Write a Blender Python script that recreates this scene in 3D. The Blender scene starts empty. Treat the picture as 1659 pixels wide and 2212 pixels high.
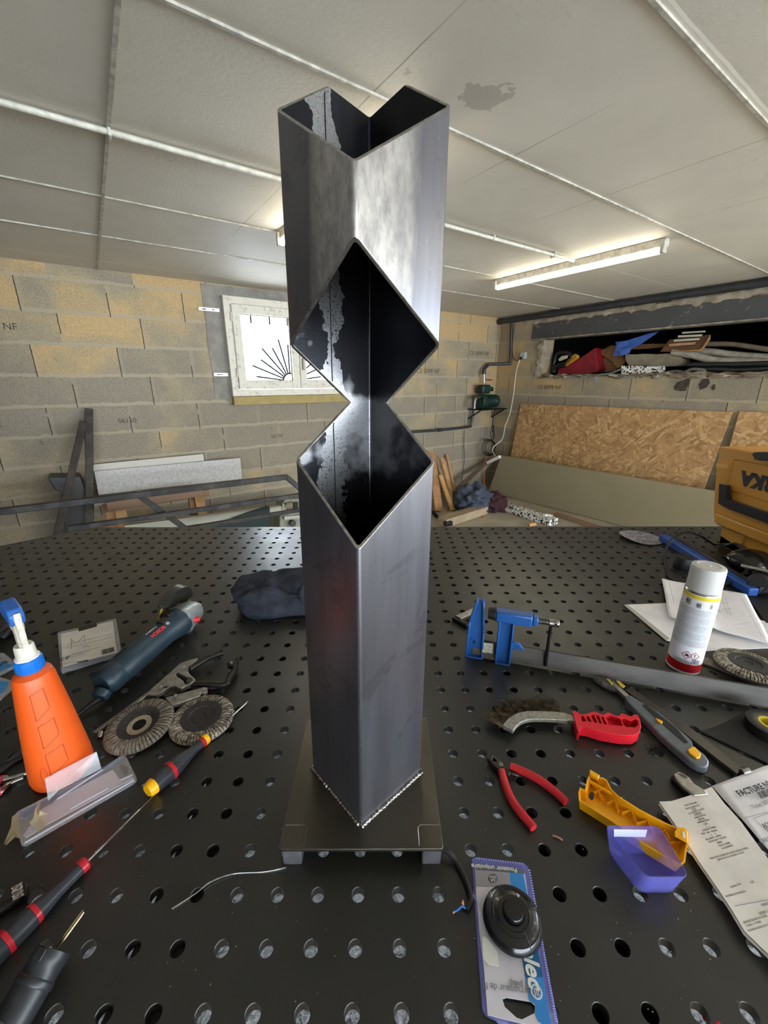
import bpy, bmesh, math, random
from mathutils import Vector, Matrix, noise, geometry
random.seed(7)
SC = bpy.context.scene
COL = SC.collection
PI = math.pi

# ------------------------------------------------------------------ camera
Z0 = 0.9                      # height of the welding table top
FPX, PIT, YAW, ROL, CH = 878.27, 0.3134, 0.0007, -0.0014, 0.607
_fw = Vector((math.sin(YAW)*math.cos(PIT), math.cos(YAW)*math.cos(PIT), -math.sin(PIT)))
_r = Vector((math.cos(YAW), -math.sin(YAW), 0)); _u = _r.cross(_fw)
CR = _r*math.cos(ROL)+_u*math.sin(ROL); CU = -_r*math.sin(ROL)+_u*math.cos(ROL)
CP = Vector((0, 0, Z0+CH))
cam = bpy.data.cameras.new('camera'); co = bpy.data.objects.new('camera', cam); COL.objects.link(co)
cam.sensor_fit = 'VERTICAL'; cam.sensor_height = 24; cam.lens = FPX/2212*24
cam.clip_start = 0.02
m = Matrix.Identity(4)
for i in range(3):
    m[i][0] = CR[i]; m[i][1] = CU[i]; m[i][2] = -_fw[i]; m[i][3] = CP[i]
co.matrix_world = m
SC.camera = co

# ------------------------------------------------------------------ world, exposure
SC.view_settings.view_transform = 'Standard'; SC.view_settings.look = 'None'
SC.view_settings.gamma = 1; SC.view_settings.exposure = 0.0
SC.view_settings.use_curve_mapping = False
W = bpy.data.worlds.new('sky'); SC.world = W; W.use_nodes = True
bg = W.node_tree.nodes['Background']
bg.inputs[0].default_value = (0.80, 0.90, 1.0, 1); bg.inputs[1].default_value = 14
TUBE_STRENGTH = 20.0

# ------------------------------------------------------------------ measuring helpers
def ray(x, y): return _fw*FPX+CR*(x-829.5)-CU*(y-1106)
def T(x, y, h=0.0):           # point on the horizontal plane h above the table top
    d = ray(x, y); t = (h-CH)/d.z
    return Vector((d.x*t, d.y*t, Z0+h))
def ONP(x, y, P, n):          # point on any plane
    d = ray(x, y); t = (Vector(P)-CP).dot(n)/d.dot(n)
    return CP+d*t
TH = math.radians(34.6)
RC = Vector((1.4884, 5.6556, 0))
E1 = Vector((math.cos(TH), math.sin(TH), 0)); E2 = Vector((math.sin(TH), -math.cos(TH), 0))
ZC, ZF = 2.252, 0.05
def RP(a, b, z): return RC+E1*a+E2*b+Vector((0, 0, z))
def LW(x, y, d=0.0): return ONP(x, y, RC+E2*d, E2)
def RW(x, y, d=0.0): return ONP(x, y, RC-E1*d, E1)
def crop(ox, oy, f): return lambda pts: [(ox+x/f, oy+y/f) for x, y in pts]

# ------------------------------------------------------------------ object helpers
def link(o, parent=None):
    COL.objects.link(o)
    if parent is not None: o.parent = parent
    return o
def thing(name, label, cat, loc, group=None):
    o = bpy.data.objects.new(name, None); o.empty_display_size = .02
    o.location = loc; o['label'] = label; o['category'] = cat
    if group: o['group'] = group
    return link(o)
def tag(o, label, cat, group=None):
    o['label'] = label; o['category'] = cat
    if group: o['group'] = group
    return o
def wloc(p):
    v = Vector((0, 0, 0))
    while p is not None: v += p.location; p = p.parent
    return v
def catmull(pts, k=6, closed=False):
    P = [Vector(p) for p in pts]; out = []; n = len(P)
    rng = range(n if closed else n-1)
    for i in rng:
        if closed: a, b, c, d = P[(i-1) % n], P[i], P[(i+1) % n], P[(i+2) % n]
        else: a, b, c, d = P[max(i-1, 0)], P[i], P[i+1], P[min(i+2, n-1)]
        for j in range(k):
            t = j/k
            out.append(.5*((2*b)+(c-a)*t+(2*a-5*b+4*c-d)*t*t+(3*b-a-3*c+d)*t**3))
    if not closed: out.append(P[-1])
    return out
class MB:
    def __init__(s, M=None): s.v = []; s.f = []; s.mi = []; s.M = M or Matrix.Identity(4)
    def add(s, vs, fs, mi=0):
        o = len(s.v); s.v += [s.M @ Vector(v) for v in vs]
        s.f += [[i+o for i in f] for f in fs]; s.mi += [mi]*len(fs); return s
    def box(s, c, sz, R=None, mi=0):
        hx, hy, hz = [q/2 for q in sz]; vs = []
        for z in (-hz, hz):
            for x, y in ((-hx, -hy), (hx, -hy), (hx, hy), (-hx, hy)):
                q = Vector((x, y, z)); q = R @ q if R is not None else q
                vs.append(Vector(c)+q)
        return s.add(vs, [(3, 2, 1, 0), (4, 5, 6, 7), (0, 1, 5, 4), (1, 2, 6, 5), (2, 3, 7, 6), (3, 0, 4, 7)], mi)
    def tube(s, pts, r, n=10, closed=False, cap=True, mi=0, flat=1.0, up=None):
        P = [Vector(p) for p in pts]; N = len(P)
        rr = r if isinstance(r, (list, tuple)) else [r]*N
        ring = []; prev = None
        for i in range(N):
            if closed: t = P[(i+1) % N]-P[i-1]
            else: t = P[min(i+1, N-1)]-P[max(i-1, 0)]
            if t.length < 1e-9: t = Vector((0, 0, 1))
            t.normalize()
            if prev is None:
                a = Vector(up) if up is not None else (Vector((0, 0, 1)) if abs(t.z) < .9 else Vector((1, 0, 0)))
                u = (a-t*a.dot(t)).normalized()
            else:
                u = prev-t*prev.dot(t)
                u = u.normalized() if u.length > 1e-6 else t.orthogonal().normalized()
            prev = u; w = t.cross(u)
            ring.append([P[i]+(u*math.cos(2*PI*k/n)*flat+w*math.sin(2*PI*k/n))*rr[i] for k in range(n)])
        vs = [q for rg in ring for q in rg]; fs = []
        for i in range(N if closed else N-1):
            j = (i+1) % N
            for k in range(n):
                fs.append((i*n+k, i*n+(k+1) % n, j*n+(k+1) % n, j*n+k))
        if not closed and cap:
            fs.append(tuple(reversed(range(n)))); fs.append(tuple((N-1)*n+k for k in range(n)))
        return s.add(vs, fs, mi)
    def cyl(s, p0, p1, r0, r1=None, n=24, mi=0): return s.tube([p0, p1], [r0, r0 if r1 is None else r1], n, mi=mi)
    def bar(s, p0, p1, w, h, up=(0, 0, 1), mi=0):   # rectangular bar, w across, h along up
        p0 = Vector(p0); p1 = Vector(p1); t = (p1-p0).normalized(); u = Vector(up); u = (u-t*u.dot(t)).normalized(); q = t.cross(u)
        vs = [p+q*(a*w/2)+u*(b*h/2) for p in (p0, p1) for a, b in ((-1, -1), (1, -1), (1, 1), (-1, 1))]
        return s.add(vs, [(3, 2, 1, 0), (4, 5, 6, 7), (0, 1, 5, 4), (1, 2, 6, 5), (2, 3, 7, 6), (3, 0, 4, 7)], mi)
    def lathe(s, prof, n=32, mi=0, mod=None):        # profile (r, z) about local z
        vs = []; fs = []
        for r, z in prof:
            for k in range(n):
                a = 2*PI*k/n; q = r*(mod(a, z) if mod else 1)
                vs.append((q*math.cos(a), q*math.sin(a), z))
        for i in range(len(prof)-1):
            for k in range(n): fs.append((i*n+k, i*n+(k+1) % n, (i+1)*n+(k+1) % n, (i+1)*n+k))
        if prof[0][0] > 1e-5: fs.append(tuple(reversed(range(n))))
        if prof[-1][0] > 1e-5: fs.append(tuple((len(prof)-1)*n+k for k in range(n)))
        return s.add(vs, fs, mi)
    def prism(s, poly, z0, z1, holes=(), mi=0):      # polygon in local xy between two heights
        loops = [[Vector((p[0], p[1], 0)) for p in L] for L in [poly]+list(holes)]
        tris = geometry.tessellate_polygon(loops)
        flat = [p for L in loops for p in L]; n = len(flat)
        vs = [(p.x, p.y, z0) for p in flat]+[(p.x, p.y, z1) for p in flat]
        fs = [tuple(t) for t in tris]+[tuple(i+n for i in reversed(t)) for t in tris]
        o = 0
        for L in loops:
            k = len(L)
            for i in range(k): fs.append((o+i, o+(i+1) % k, n+o+(i+1) % k, n+o+i))
            o += k
        return s.add(vs, fs, mi)
    def grid(s, fn, nu, nv, mi=0, wrap=False):
        vs = [fn(i/(nu-1), j/(nv-1)) for j in range(nv) for i in range(nu)]
        fs = [(j*nu+i, j*nu+i+1, (j+1)*nu+i+1, (j+1)*nu+i) for j in range(nv-1) for i in range(nu-1)]
        return s.add(vs, fs, mi)
    def build(s, name, mats, parent=None, bevel=0, seg=2, smooth=True, ang=40, solid=0, weld=1e-6, sub=0):
        L = wloc(parent); me = bpy.data.meshes.new(name)
        me.from_pydata([v-L for v in s.v], [], s.f)
        for mm in (mats if isinstance(mats, (list, tuple)) else [mats]): me.materials.append(mm)
        if len(set(s.mi)) > 1: me.polygons.foreach_set('material_index', s.mi)
        b = bmesh.new(); b.from_mesh(me)
        if weld: bmesh.ops.remove_doubles(b, verts=b.verts, dist=weld)
        bmesh.ops.recalc_face_normals(b, faces=b.faces); b.to_mesh(me); b.free()
        if smooth:
            me.polygons.foreach_set('use_smooth', [True]*len(me.polygons)); me.set_sharp_from_angle(angle=math.radians(ang))
        me.update()
        o = bpy.data.objects.new(name, me); link(o, parent)
        if solid: md = o.modifiers.new('s', 'SOLIDIFY'); md.thickness = solid; md.offset = 0
        if bevel:
            md = o.modifiers.new('b', 'BEVEL'); md.width = bevel; md.segments = seg; md.limit_method = 'ANGLE'; md.angle_limit = math.radians(35)
        if sub: md = o.modifiers.new('u', 'SUBSURF'); md.levels = sub; md.render_levels = sub
        return o
def frame(o, x, z=(0, 0, 1)):                        # matrix: origin o, x axis along x, z as near as possible
    x = Vector(x).normalized(); z = Vector(z); z = (z-x*z.dot(x)).normalized(); y = z.cross(x)
    m = Matrix.Identity(4)
    for i in range(3): m[i][0] = x[i]; m[i][1] = y[i]; m[i][2] = z[i]; m[i][3] = o[i]
    return m
def zframe(o, z, x=None):                            # origin o, z axis along z
    z = Vector(z).normalized(); x = Vector(x) if x is not None else z.orthogonal(); x = (x-z*x.dot(z)).normalized(); y = z.cross(x)
    m = Matrix.Identity(4)
    for i in range(3): m[i][0] = x[i]; m[i][1] = y[i]; m[i][2] = z[i]; m[i][3] = o[i]
    return m
def pm(pts, h): return [tuple(T(x, y, h).xy) for x, y in pts]     # pixels -> table-plane xy
def flat(pts, h, t, holes=(), M=None):                # a flat plate lying h above the table, outline measured at its top
    return MB().prism(pm(pts, h+t), Z0+h, Z0+h+t, [pm(H, h+t) for H in holes])
def text(s, size, M, mt, parent, name='lettering', ext=.0002, bold=0, align='CENTER', shear=0, space=1):
    cu = bpy.data.curves.new('t', 'FONT'); cu.body = s; cu.size = size; cu.extrude = ext; cu.align_x = align; cu.align_y = 'CENTER'
    cu.offset = bold; cu.shear = shear; cu.space_character = space; cu.resolution_u = 3
    ob = bpy.data.objects.new('t', cu); COL.objects.link(ob)
    dg = bpy.context.evaluated_depsgraph_get(); dg.update()
    me = bpy.data.meshes.new_from_object(ob.evaluated_get(dg)); bpy.data.objects.remove(ob)
    mb = MB(M); mb.add([v.co for v in me.vertices], [list(p.vertices) for p in me.polygons])
    bpy.data.meshes.remove(me)
    if not mb.v: return None
    return mb.build(name, mt, parent, smooth=False, weld=0)

# ------------------------------------------------------------------ materials
def lin(h):
    h = h.lstrip('#'); c = [int(h[i:i+2], 16)/255 for i in (0, 2, 4)]
    return tuple((q/12.92 if q <= .04045 else ((q+.055)/1.055)**2.4) for q in c)+(1,)
class NT:
    def __init__(s, name):
        s.m = bpy.data.materials.new(name); s.m.use_nodes = True; s.t = s.m.node_tree
        s.b = s.t.nodes['Principled BSDF']; s.out = s.t.nodes['Material Output']; s._c = None
    def n(s, t, **k):
        q = s.t.nodes.new(t)
        for a, b in k.items(): setattr(q, a, b)
        return q
    def l(s, a, b): s.t.links.new(a, b)
    def co(s):
        if s._c is None: s._c = s.n('ShaderNodeTexCoord').outputs['Object']
        return s._c
    def val(s, sock, v):
        if hasattr(v, 'is_linked') or hasattr(v, 'links'): s.l(v, sock)
        else: sock.default_value = v
    def math(s, op, a, b=0.0, c=None, clamp=False):
        q = s.n('ShaderNodeMath', operation=op, use_clamp=clamp); s.val(q.inputs[0], a); s.val(q.inputs[1], b)
        if c is not None: s.val(q.inputs[2], c)
        return q.outputs[0]
    def vmul(s, v, k):
        q = s.n('ShaderNodeVectorMath', operation='MULTIPLY'); s.val(q.inputs[0], v); q.inputs[1].default_value = k; return q.outputs[0]
    def noise(s, scale, detail=3, rough=.5, vec=None, stretch=None, dist=0):
        v = vec if vec is not None else s.co()
        if stretch: v = s.vmul(v, stretch)
        q = s.n('ShaderNodeTexNoise'); s.l(v, q.inputs['Vector']); q.inputs['Scale'].default_value = scale
        q.inputs['Detail'].default_value = detail; q.inputs['Roughness'].default_value = rough; q.inputs['Distortion'].default_value = dist
        return q.outputs['Fac']
    def ramp(s, f, stops):
        q = s.n('ShaderNodeValToRGB'); s.l(f, q.inputs[0]); e = q.color_ramp.elements
        while len(e) < len(stops): e.new(.5)
        for i, (p, c) in enumerate(stops):
            e[i].position = p; e[i].color = (lin(c) if isinstance(c, str) else (c, c, c, 1))
        return q.outputs[0]
    def mix(s, f, a, b):
        q = s.n('ShaderNodeMix', data_type='RGBA'); s.val(q.inputs[0], f)
        for k, c in ((6, a), (7, b)):
            if isinstance(c, str): q.inputs[k].default_value = lin(c)
            else: s.l(c, q.inputs[k])
        return q.outputs[2]
    def bump(s, h, strength=.3, dist=.001):
        q = s.n('ShaderNodeBump'); s.l(h, q.inputs['Height']); q.inputs['Strength'].default_value = strength; q.inputs['Distance'].default_value = dist
        s.l(q.outputs[0], s.b.inputs['Normal']); return q
    def base(s, c): s.val(s.b.inputs['Base Color'], lin(c) if isinstance(c, str) else c)
    def set(s, **k):
        for a, v in k.items(): s.val(s.b.inputs[a.replace('_', ' ')], v)
def mat(name, c, rough=.5, metal=0, c2=None, ns=20, nb=0, bs=200, stretch=None, spec=.5, trans=0, alpha=1, lo=.4, hi=.65, coat=0, ior=1.45):
    n = NT(name)
    if c2: n.base(n.mix(n.ramp(n.noise(ns, 5, .6, stretch=stretch), [(lo, 0.), (hi, 1.)]), c, c2))
    else: n.base(c)
    n.set(Roughness=rough, Metallic=metal); n.b.inputs['Specular IOR Level'].default_value = spec
    n.b.inputs['Transmission Weight'].default_value = trans; n.b.inputs['Alpha'].default_value = alpha
    n.b.inputs['Coat Weight'].default_value = coat; n.b.inputs['IOR'].default_value = ior
    if nb: n.bump(n.noise(bs, 3, stretch=stretch), nb, .0006)
    return n.m
def emit(name, c, s):
    n = NT(name); n.base(c); n.b.inputs['Emission Color'].default_value = lin(c); n.b.inputs['Emission Strength'].default_value = s; return n.m

black_pl = mat('black plastic', '#17181a', .38, c2='#202124', ns=60)
black_mt = mat('black painted metal', '#18181a', .35, .6, c2='#2b2a29', ns=50)
rubber = mat('black rubber', '#121214', .55)
chrome = mat('bright steel', '#b9b7b3', .22, 1, c2='#8d8b88', ns=80)
steel = mat('grey steel', '#85837f', .38, 1, c2='#5d5b58', ns=40, stretch=(1, 1, 1))
white_pl = mat('white plastic', '#dcdcd6', .45)
red_pl = mat('red plastic', '#cf1f27', .32)
red_band = mat('dark red plastic', '#b5202c', .3)
yellow_pl = mat('yellow plastic', '#f2b20d', .35)
blue_pl = mat('blue plastic', '#1767c0', .35)
ink = mat('black ink', '#26262a', .7)
ink_grey = mat('grey ink', '#77777c', .7)
paper = mat('white paper', '#e2dfe2', .75, c2='#d3d0d4', ns=14, nb=.1, bs=30)
paper_cream = mat('thermal receipt paper', '#d9d3cb', .7, c2='#c9c3bb', ns=18)
wire_white = mat('white cable', '#cfc8b8', .5)

# ================================================================== THE ROOM
def wall_mat(name, axis, off):
    n = NT(name); P = n.co()
    d = n.n('ShaderNodeVectorMath', operation='DOT_PRODUCT'); n.l(P, d.inputs[0]); d.inputs[1].default_value = axis
    a = n.math('SUBTRACT', d.outputs['Value'], RC.dot(axis))
    sep = n.n('ShaderNodeSeparateXYZ'); n.l(P, sep.inputs[0]); z = sep.outputs[2]
    wob = n.math('MULTIPLY', n.math('SUBTRACT', n.noise(6, 3), .5), .018)
    wob2 = n.math('MULTIPLY', n.math('SUBTRACT', n.noise(45, 3), .5), .018)
    zz = n.math('DIVIDE', n.math('ADD', n.math('ADD', n.math('SUBTRACT', z, 1.114-.2085*8), wob), wob2), .2085)
    row = n.math('FLOOR', zz); fz = n.math('FRACT', zz)
    odd = n.math('MODULO', row, 2)
    aa = n.math('DIVIDE', n.math('ADD', n.math('ADD', a, 20+off), n.math('MULTIPLY', wob2, .35)), .5)
    aa = n.math('ADD', aa, n.math('MULTIPLY', odd, .63))
    colm = n.math('FLOOR', aa); fx = n.math('FRACT', aa)
    cv = n.n('ShaderNodeCombineXYZ'); n.l(row, cv.inputs[0]); n.l(colm, cv.inputs[1])
    wn = n.n('ShaderNodeTexWhiteNoise', noise_dimensions='3D'); n.l(cv.outputs[0], wn.inputs['Vector'])
    # upper courses are a tan block, lower ones grey
    hz = n.n('ShaderNodeMapRange'); n.l(z, hz.inputs[0]); hz.inputs[1].default_value = 1.2; hz.inputs[2].default_value = 2.1; hz.inputs[3].default_value = -.22; hz.inputs[4].default_value = .38
    f = n.math('ADD', n.math('ADD', n.math('ADD', n.math('MULTIPLY', wn.outputs['Value'], .6), .2), hz.outputs[0]), n.math('MULTIPLY', n.math('SUBTRACT', n.noise(3.0, 5), .5), 1.9), clamp=True)
    blk = n.ramp(f, [(.25, '#8a8070'), (.55, '#998c74'), (.9, '#b3986f')])
    gr = n.ramp(n.noise(160, 4, .8), [(.32, .42), (.5, 1.), (.68, 1.35)])
    q = n.n('ShaderNodeMix', data_type='RGBA', blend_type='MULTIPLY'); q.inputs[0].default_value = .8; n.l(blk, q.inputs[6]); n.l(gr, q.inputs[7])
    c = q.outputs[2]
    # old splashes and scuffs
    sp = n.ramp(n.noise(9, 5, .75), [(.66, 0.), (.72, .55)])
    c = n.mix(sp, c, '#5c5349')
    hj = n.math('LESS_THAN', fz, n.math('ADD', .11, n.math('MULTIPLY', n.math('SUBTRACT', n.noise(14, 4), .5), .16)))
    c = n.mix(n.math('MULTIPLY', hj, .75), c, '#a39782')
    vj = n.math('MULTIPLY', n.math('LESS_THAN', fx, .012), n.math('GREATER_THAN', n.noise(2.5, 2), .42))
    vj2 = n.math('LESS_THAN', fx, .06)
    c = n.mix(n.math('MULTIPLY', vj2, .25), c, '#a39782')
    c = n.mix(n.math('MULTIPLY', vj, .9), c, '#2b2723')
    n.base(c); n.set(Roughness=.93); n.b.inputs['Specular IOR Level'].default_value = .2
    h = n.math('ADD', n.math('MULTIPLY', n.noise(260, 4, .7), .5), n.math('SUBTRACT', n.math('MULTIPLY', hj, .35), n.math('MULTIPLY', vj, 1.5)))
    n.bump(h, .7, .004)
    return n.m
left_blocks = wall_mat('concrete block wall', E1, .225)
right_blocks = wall_mat('concrete block wall by niche', E2, -.03)
def structure(o): o['kind'] = 'structure'; return o

def slabs(rects, fn, th, mt, name):     # wall pieces: rects (a0,a1,z0,z1) on plane fn(a, z, depth)
    mb = MB()
    for a0, a1, z0, z1 in rects:
        vs = [fn(a, z, d) for d in (0, -th) for a, z in ((a0, z0), (a1, z0), (a1, z1), (a0, z1))]
        mb.add(vs, [(0, 1, 2, 3), (7, 6, 5, 4), (0, 4, 5, 1), (1, 5, 6, 2), (2, 6, 7, 3), (3, 7, 4, 0)])
    return structure(mb.build(name, mt, smooth=False, weld=0))
WA0, WA1, WZ0, WZ1 = -3.40, -2.18, 1.42, 2.13       # window opening
lw = lambda a, z, d: RP(a, d, z)
slabs([(-10, WA0, ZF, ZC+.05), (WA0, WA1, ZF, WZ0), (WA0, WA1, WZ1, ZC+.05), (WA1, .2, ZF, ZC+.05)], lw, .2, left_blocks, 'wall_left')
NB0, NB1, NZ0, NZ1 = .665, 3.35, 1.545, 1.965        # niche opening
rw = lambda b, z, d: RP(-d, b, z)
slabs([(-.0, NB0, ZF, ZC+.05), (NB0, NB1, ZF, NZ0), (NB0, NB1, NZ1, ZC+.05), (NB1, 3.7, ZF, ZC+.05)], rw, .2, right_blocks, 'wall_right')
plaster = mat('dark brown wall paint', '#3b2018', .8, c2='#2c1a15', ns=3)
structure(MB().box(RP(-10.1, 5, 1.1), (.2, 10.4, 2.4), Matrix.Rotation(TH, 3, 'Z')).build('wall_back', plaster, smooth=False))
t = thing('added_cupboard', 'added dark cupboard out of frame on the left, a dark shape for the steel to reflect', 'cupboard', (-2.1, 0, ZF))  # unseen cupboard, added to darken reflections on the stand's left face
cw = mat('dark brown varnished wood', '#24110c', .55, c2='#1b0d0a', ns=6, stretch=(3, 3, .3))
MB().box((-2.12, .0, (ZF+2.15)/2), (.5, 2.9, 2.15-ZF)).build('carcass', cw, t, bevel=.01)
for y in (-.70, .70):
    d_ = MB().box((-1.86, y, 1.1), (.02, 1.36, 2.0)).build('door', cw, t, bevel=.005)
    MB().cyl((-1.85, y+(.6 if y < 0 else -.6), 1.0), (-1.82, y+(.6 if y < 0 else -.6), 1.0), .012).build('knob', steel, d_)
fl = NT('concrete floor')
fl.base(fl.mix(fl.ramp(fl.noise(3, 6, .65), [(.35, 0.), (.7, 1.)]), '#8f8674', '#aaa08c')); fl.set(Roughness=.85); fl.bump(fl.noise(90, 4), .3, .002)
structure(MB().add([RP(-10.2, -.3, ZF), RP(1.2, -.3, ZF), RP(1.2, 10.5, ZF), RP(-10.2, 10.5, ZF), RP(-10.2, -.3, ZF-.2), RP(1.2, -.3, ZF-.2), RP(1.2, 10.5, ZF-.2), RP(-10.2, 10.5, ZF-.2)],
    [(0, 1, 2, 3), (7, 6, 5, 4), (0, 4, 5, 1), (1, 5, 6, 2), (2, 6, 7, 3), (3, 7, 4, 0)]).build('floor', fl.m, smooth=False))
drv = mat('pale gravel driveway', '#b8b4aa', .95, c2='#9d988d', ns=8)
structure(MB().add([RP(1.2, -1, ZF-.02), RP(14, -1, ZF-.02), RP(14, 14, ZF-.02), RP(1.2, 14, ZF-.02)], [(0, 1, 2, 3)]).build('ground_outside', drv, smooth=False))

# ceiling of painted insulation panels
ce = NT('painted ceiling panel'); P = ce.co()
d1 = ce.n('ShaderNodeVectorMath', operation='DOT_PRODUCT'); ce.l(P, d1.inputs[0]); d1.inputs[1].default_value = E1
d2 = ce.n('ShaderNodeVectorMath', operation='DOT_PRODUCT'); ce.l(P, d2.inputs[0]); d2.inputs[1].default_value = E2
A = ce.math('SUBTRACT', d1.outputs['Value'], RC.dot(E1)); B = ce.math('SUBTRACT', d2.outputs['Value'], RC.dot(E2))
wv = ce.math('MULTIPLY', ce.math('SUBTRACT', ce.noise(4, 2), .5), .012)
fa = ce.math('FRACT', ce.math('DIVIDE', ce.math('ADD', ce.math('ADD', A, 3.66+.585*20), wv), .585))
fb = ce.math('FRACT', ce.math('DIVIDE', ce.math('ADD', ce.math('ADD', B, -.85+.5935*20), wv), .5935))
def near0(f, w): return ce.math('LESS_THAN', ce.math('MINIMUM', f, ce.math('SUBTRACT', 1, f)), w)
ja, jb = near0(fa, .004), near0(fb, .007)
cA = ce.mix(ce.ramp(ce.noise(2.2, 4, .6), [(.3, 0.), (.7, 1.)]), '#c6c0b4', '#d2ccc0')
cA = ce.mix(ce.ramp(ce.noise(7, 5, .7), [(.70, 0.), (.735, .55)]), cA, '#9d978b')      # damp spots
cA = ce.mix(ce.ramp(ce.noise(26, 3, .7, stretch=(.3, 1, 1)), [(.735, 0.), (.76, .6)]), cA, '#e4e2dc')   # scratches
cA = ce.mix(ce.math('MULTIPLY', ce.ramp(ce.noise(1.3, 2), [(.40, 0.), (.55, 1.)]), ce.math('MULTIPLY', ja, .8)), cA, '#8d887e')
cA = ce.mix(ce.math('MULTIPLY', jb, .85), cA, '#efece2')
# the brown damp stain above the lamp stand
ds = ce.n('ShaderNodeVectorMath', operation='DISTANCE'); ce.l(P, ds.inputs[0]); ds.inputs[1].default_value = T(1050, 207, ZC-Z0)
sm = ce.math('LESS_THAN', ce.math('ADD', ds.outputs['Value'], ce.math('MULTIPLY', ce.math('SUBTRACT', ce.noise(22, 3), .5), .14)), .058)
cA = ce.mix(ce.math('MULTIPLY', sm, .75), cA, '#a59d92')
ce.base(cA); ce.set(Roughness=.62)
hh = ce.math('SUBTRACT', ce.math('MULTIPLY', ce.noise(75, 3, .6), .6), ce.math('MULTIPLY', ce.math('MAXIMUM', ja, jb), 1.0))
ce.bump(hh, .55, .003)
structure(MB().add([RP(-10.2, -.2, ZC), RP(.3, -.2, ZC), RP(.3, 10.3, ZC), RP(-10.2, 10.3, ZC), RP(-10.2, -.2, ZC+.15), RP(.3, -.2, ZC+.15), RP(.3, 10.3, ZC+.15), RP(-10.2, 10.3, ZC+.15)],
    [(3, 2, 1, 0), (4, 5, 6, 7), (0, 1, 5, 4), (1, 2, 6, 5), (2, 3, 7, 6), (3, 0, 4, 7)]).build('ceiling', ce.m, smooth=False))
bead = mat('painted seam bead', '#b9b4a8', .5, c2='#8e897e', ns=25)
zf = ZC-.004
for i, (b, a0, a1, w) in enumerate(((2.637, -8, -.05, .009), (3.205, -8, -.05, .010), (1.445, -8, -.05, .005), (.852, -8, -.05, .005))):
    structure(MB().bar(RP(a0, b, zf+.001), RP(a1, b, zf+.001), w, .006).build('trim_%d' % (i+1), bead, smooth=False))
structure(MB().bar(RP(-4.25, .02, zf), RP(-4.25, 4.5, zf), .011, .008).build('trim_5', bead, smooth=False))
# raised pipe clip on the near bead
t = thing('cable_conduit', 'white cable conduit clipped along the ceiling left of the lamp stand', 'conduit', RP(-4, 2.05, ZC-.02))
cdm = mat('white conduit', '#c4c0b4', .4, c2='#a9a598', ns=30)
for a0, a1 in ((-8, -3.52), (-3.42, -1.735)):
    MB().tube([RP(a0, 2.05, ZC-.016), RP(a1, 2.05, ZC-.016)], .0090, 12).build('pipe', cdm, t)
    MB().tube([RP(a0, 2.025, ZC-.005), RP(a1, 2.025, ZC-.005)], .004, 8).build('cable', bead, t)
clipm = mat('conduit clip', '#b5b1a6', .45)
for a in (-7.17, -6.59, -6.0, -5.42, -4.25, -3.68, -3.08, -2.5, -1.95):
    MB().box(RP(a, 2.045, ZC-.0145), (.010, .036, .029), Matrix.Rotation(TH, 3, 'Z')).build('clip', clipm, t, bevel=.003)

# fluorescent lamps
tube_m = emit('fluorescent tube', '#fff6dd', TUBE_STRENGTH)
bat_m = mat('lamp batten', '#b5b0a4', .5, c2='#918c80', ns=30)
def lamp(a, b0, b1, label):
    L = b1-b0; t = thing('fluorescent_lamp', label, 'ceiling lamp', RP(a, (b0+b1)/2, ZC-.05), 'fluorescent tube lamps on the ceiling')
    MB().bar(RP(a+.012, b0-.03, ZC-.024), RP(a+.012, b1+.03, ZC-.024), .045, .044).build('housing', bat_m, t, bevel=.004)
    for b in (b0-.02, b1+.02): MB().box(RP(a-.002, b, ZC-.045), (.04, .022, .062), Matrix.Rotation(TH, 3, 'Z')).build('socket', bat_m, t, bevel=.004)
    MB().tube([RP(a-.002, b0, ZC-.062), RP(a-.002, b1, ZC-.062)], .016, 16).build('tube', tube_m, t)
lamp(-1.69, 1.40, 2.54, 'lit fluorescent tube lamp on the ceiling right of the lamp stand')
lamp(-3.48, 1.50, 2.62, 'fluorescent tube lamp on the ceiling mostly hidden behind the lamp stand')
lamp(-2.1, 3.6, 4.75, 'added fluorescent tube lamp out of frame to the right, brightens the lamp stand')  # added lamp out of view, gives the stand's right face a highlight
lamp(-3.1, 4.9, 6.05, 'added fluorescent tube lamp out of frame behind the camera, fills the room')  # added lamp out of view, extra light from behind

# plaster patch, window
pl = mat('grey cement render', '#8b867d', .9, c2='#77726a', ns=9, nb=.4, bs=60)
def ragged(p, amt, k=6):
    out = []
    for i in range(len(p)):
        a = Vector(p[i]); b = Vector(p[(i+1) % len(p)])
        for j in range(k):
            q = a.lerp(b, j/k); w = noise.noise(Vector((q.x*9, q.y*9, 3)))*amt; out.append((q.x+w, q.y+noise.noise(Vector((q.y*9, q.x*9, 7)))*amt))
    return out
def wallM(): return frame(RP(0, 0, 0), E1, E2)       # x = a, y = z-ish (sign handled), z out of the left wall
LM = Matrix.Identity(4)
for i in range(3): LM[i][0] = E1[i]; LM[i][1] = (0, 0, 1)[i]; LM[i][2] = E2[i]; LM[i][3] = RC[i]
RM = Matrix.Identity(4)
for i in range(3): RM[i][0] = E2[i]; RM[i][1] = (0, 0, 1)[i]; RM[i][2] = -E1[i]; RM[i][3] = RC[i]
def inv(M, p): q = M.inverted() @ p; return (q.x, q.y)
def lpx(pts, d=0.0): return [inv(LM, LW(x, y, d)) for x, y in pts]
def rpx(pts, d=0.0): return [inv(RM, RW(x, y, d)) for x, y in pts]
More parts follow.
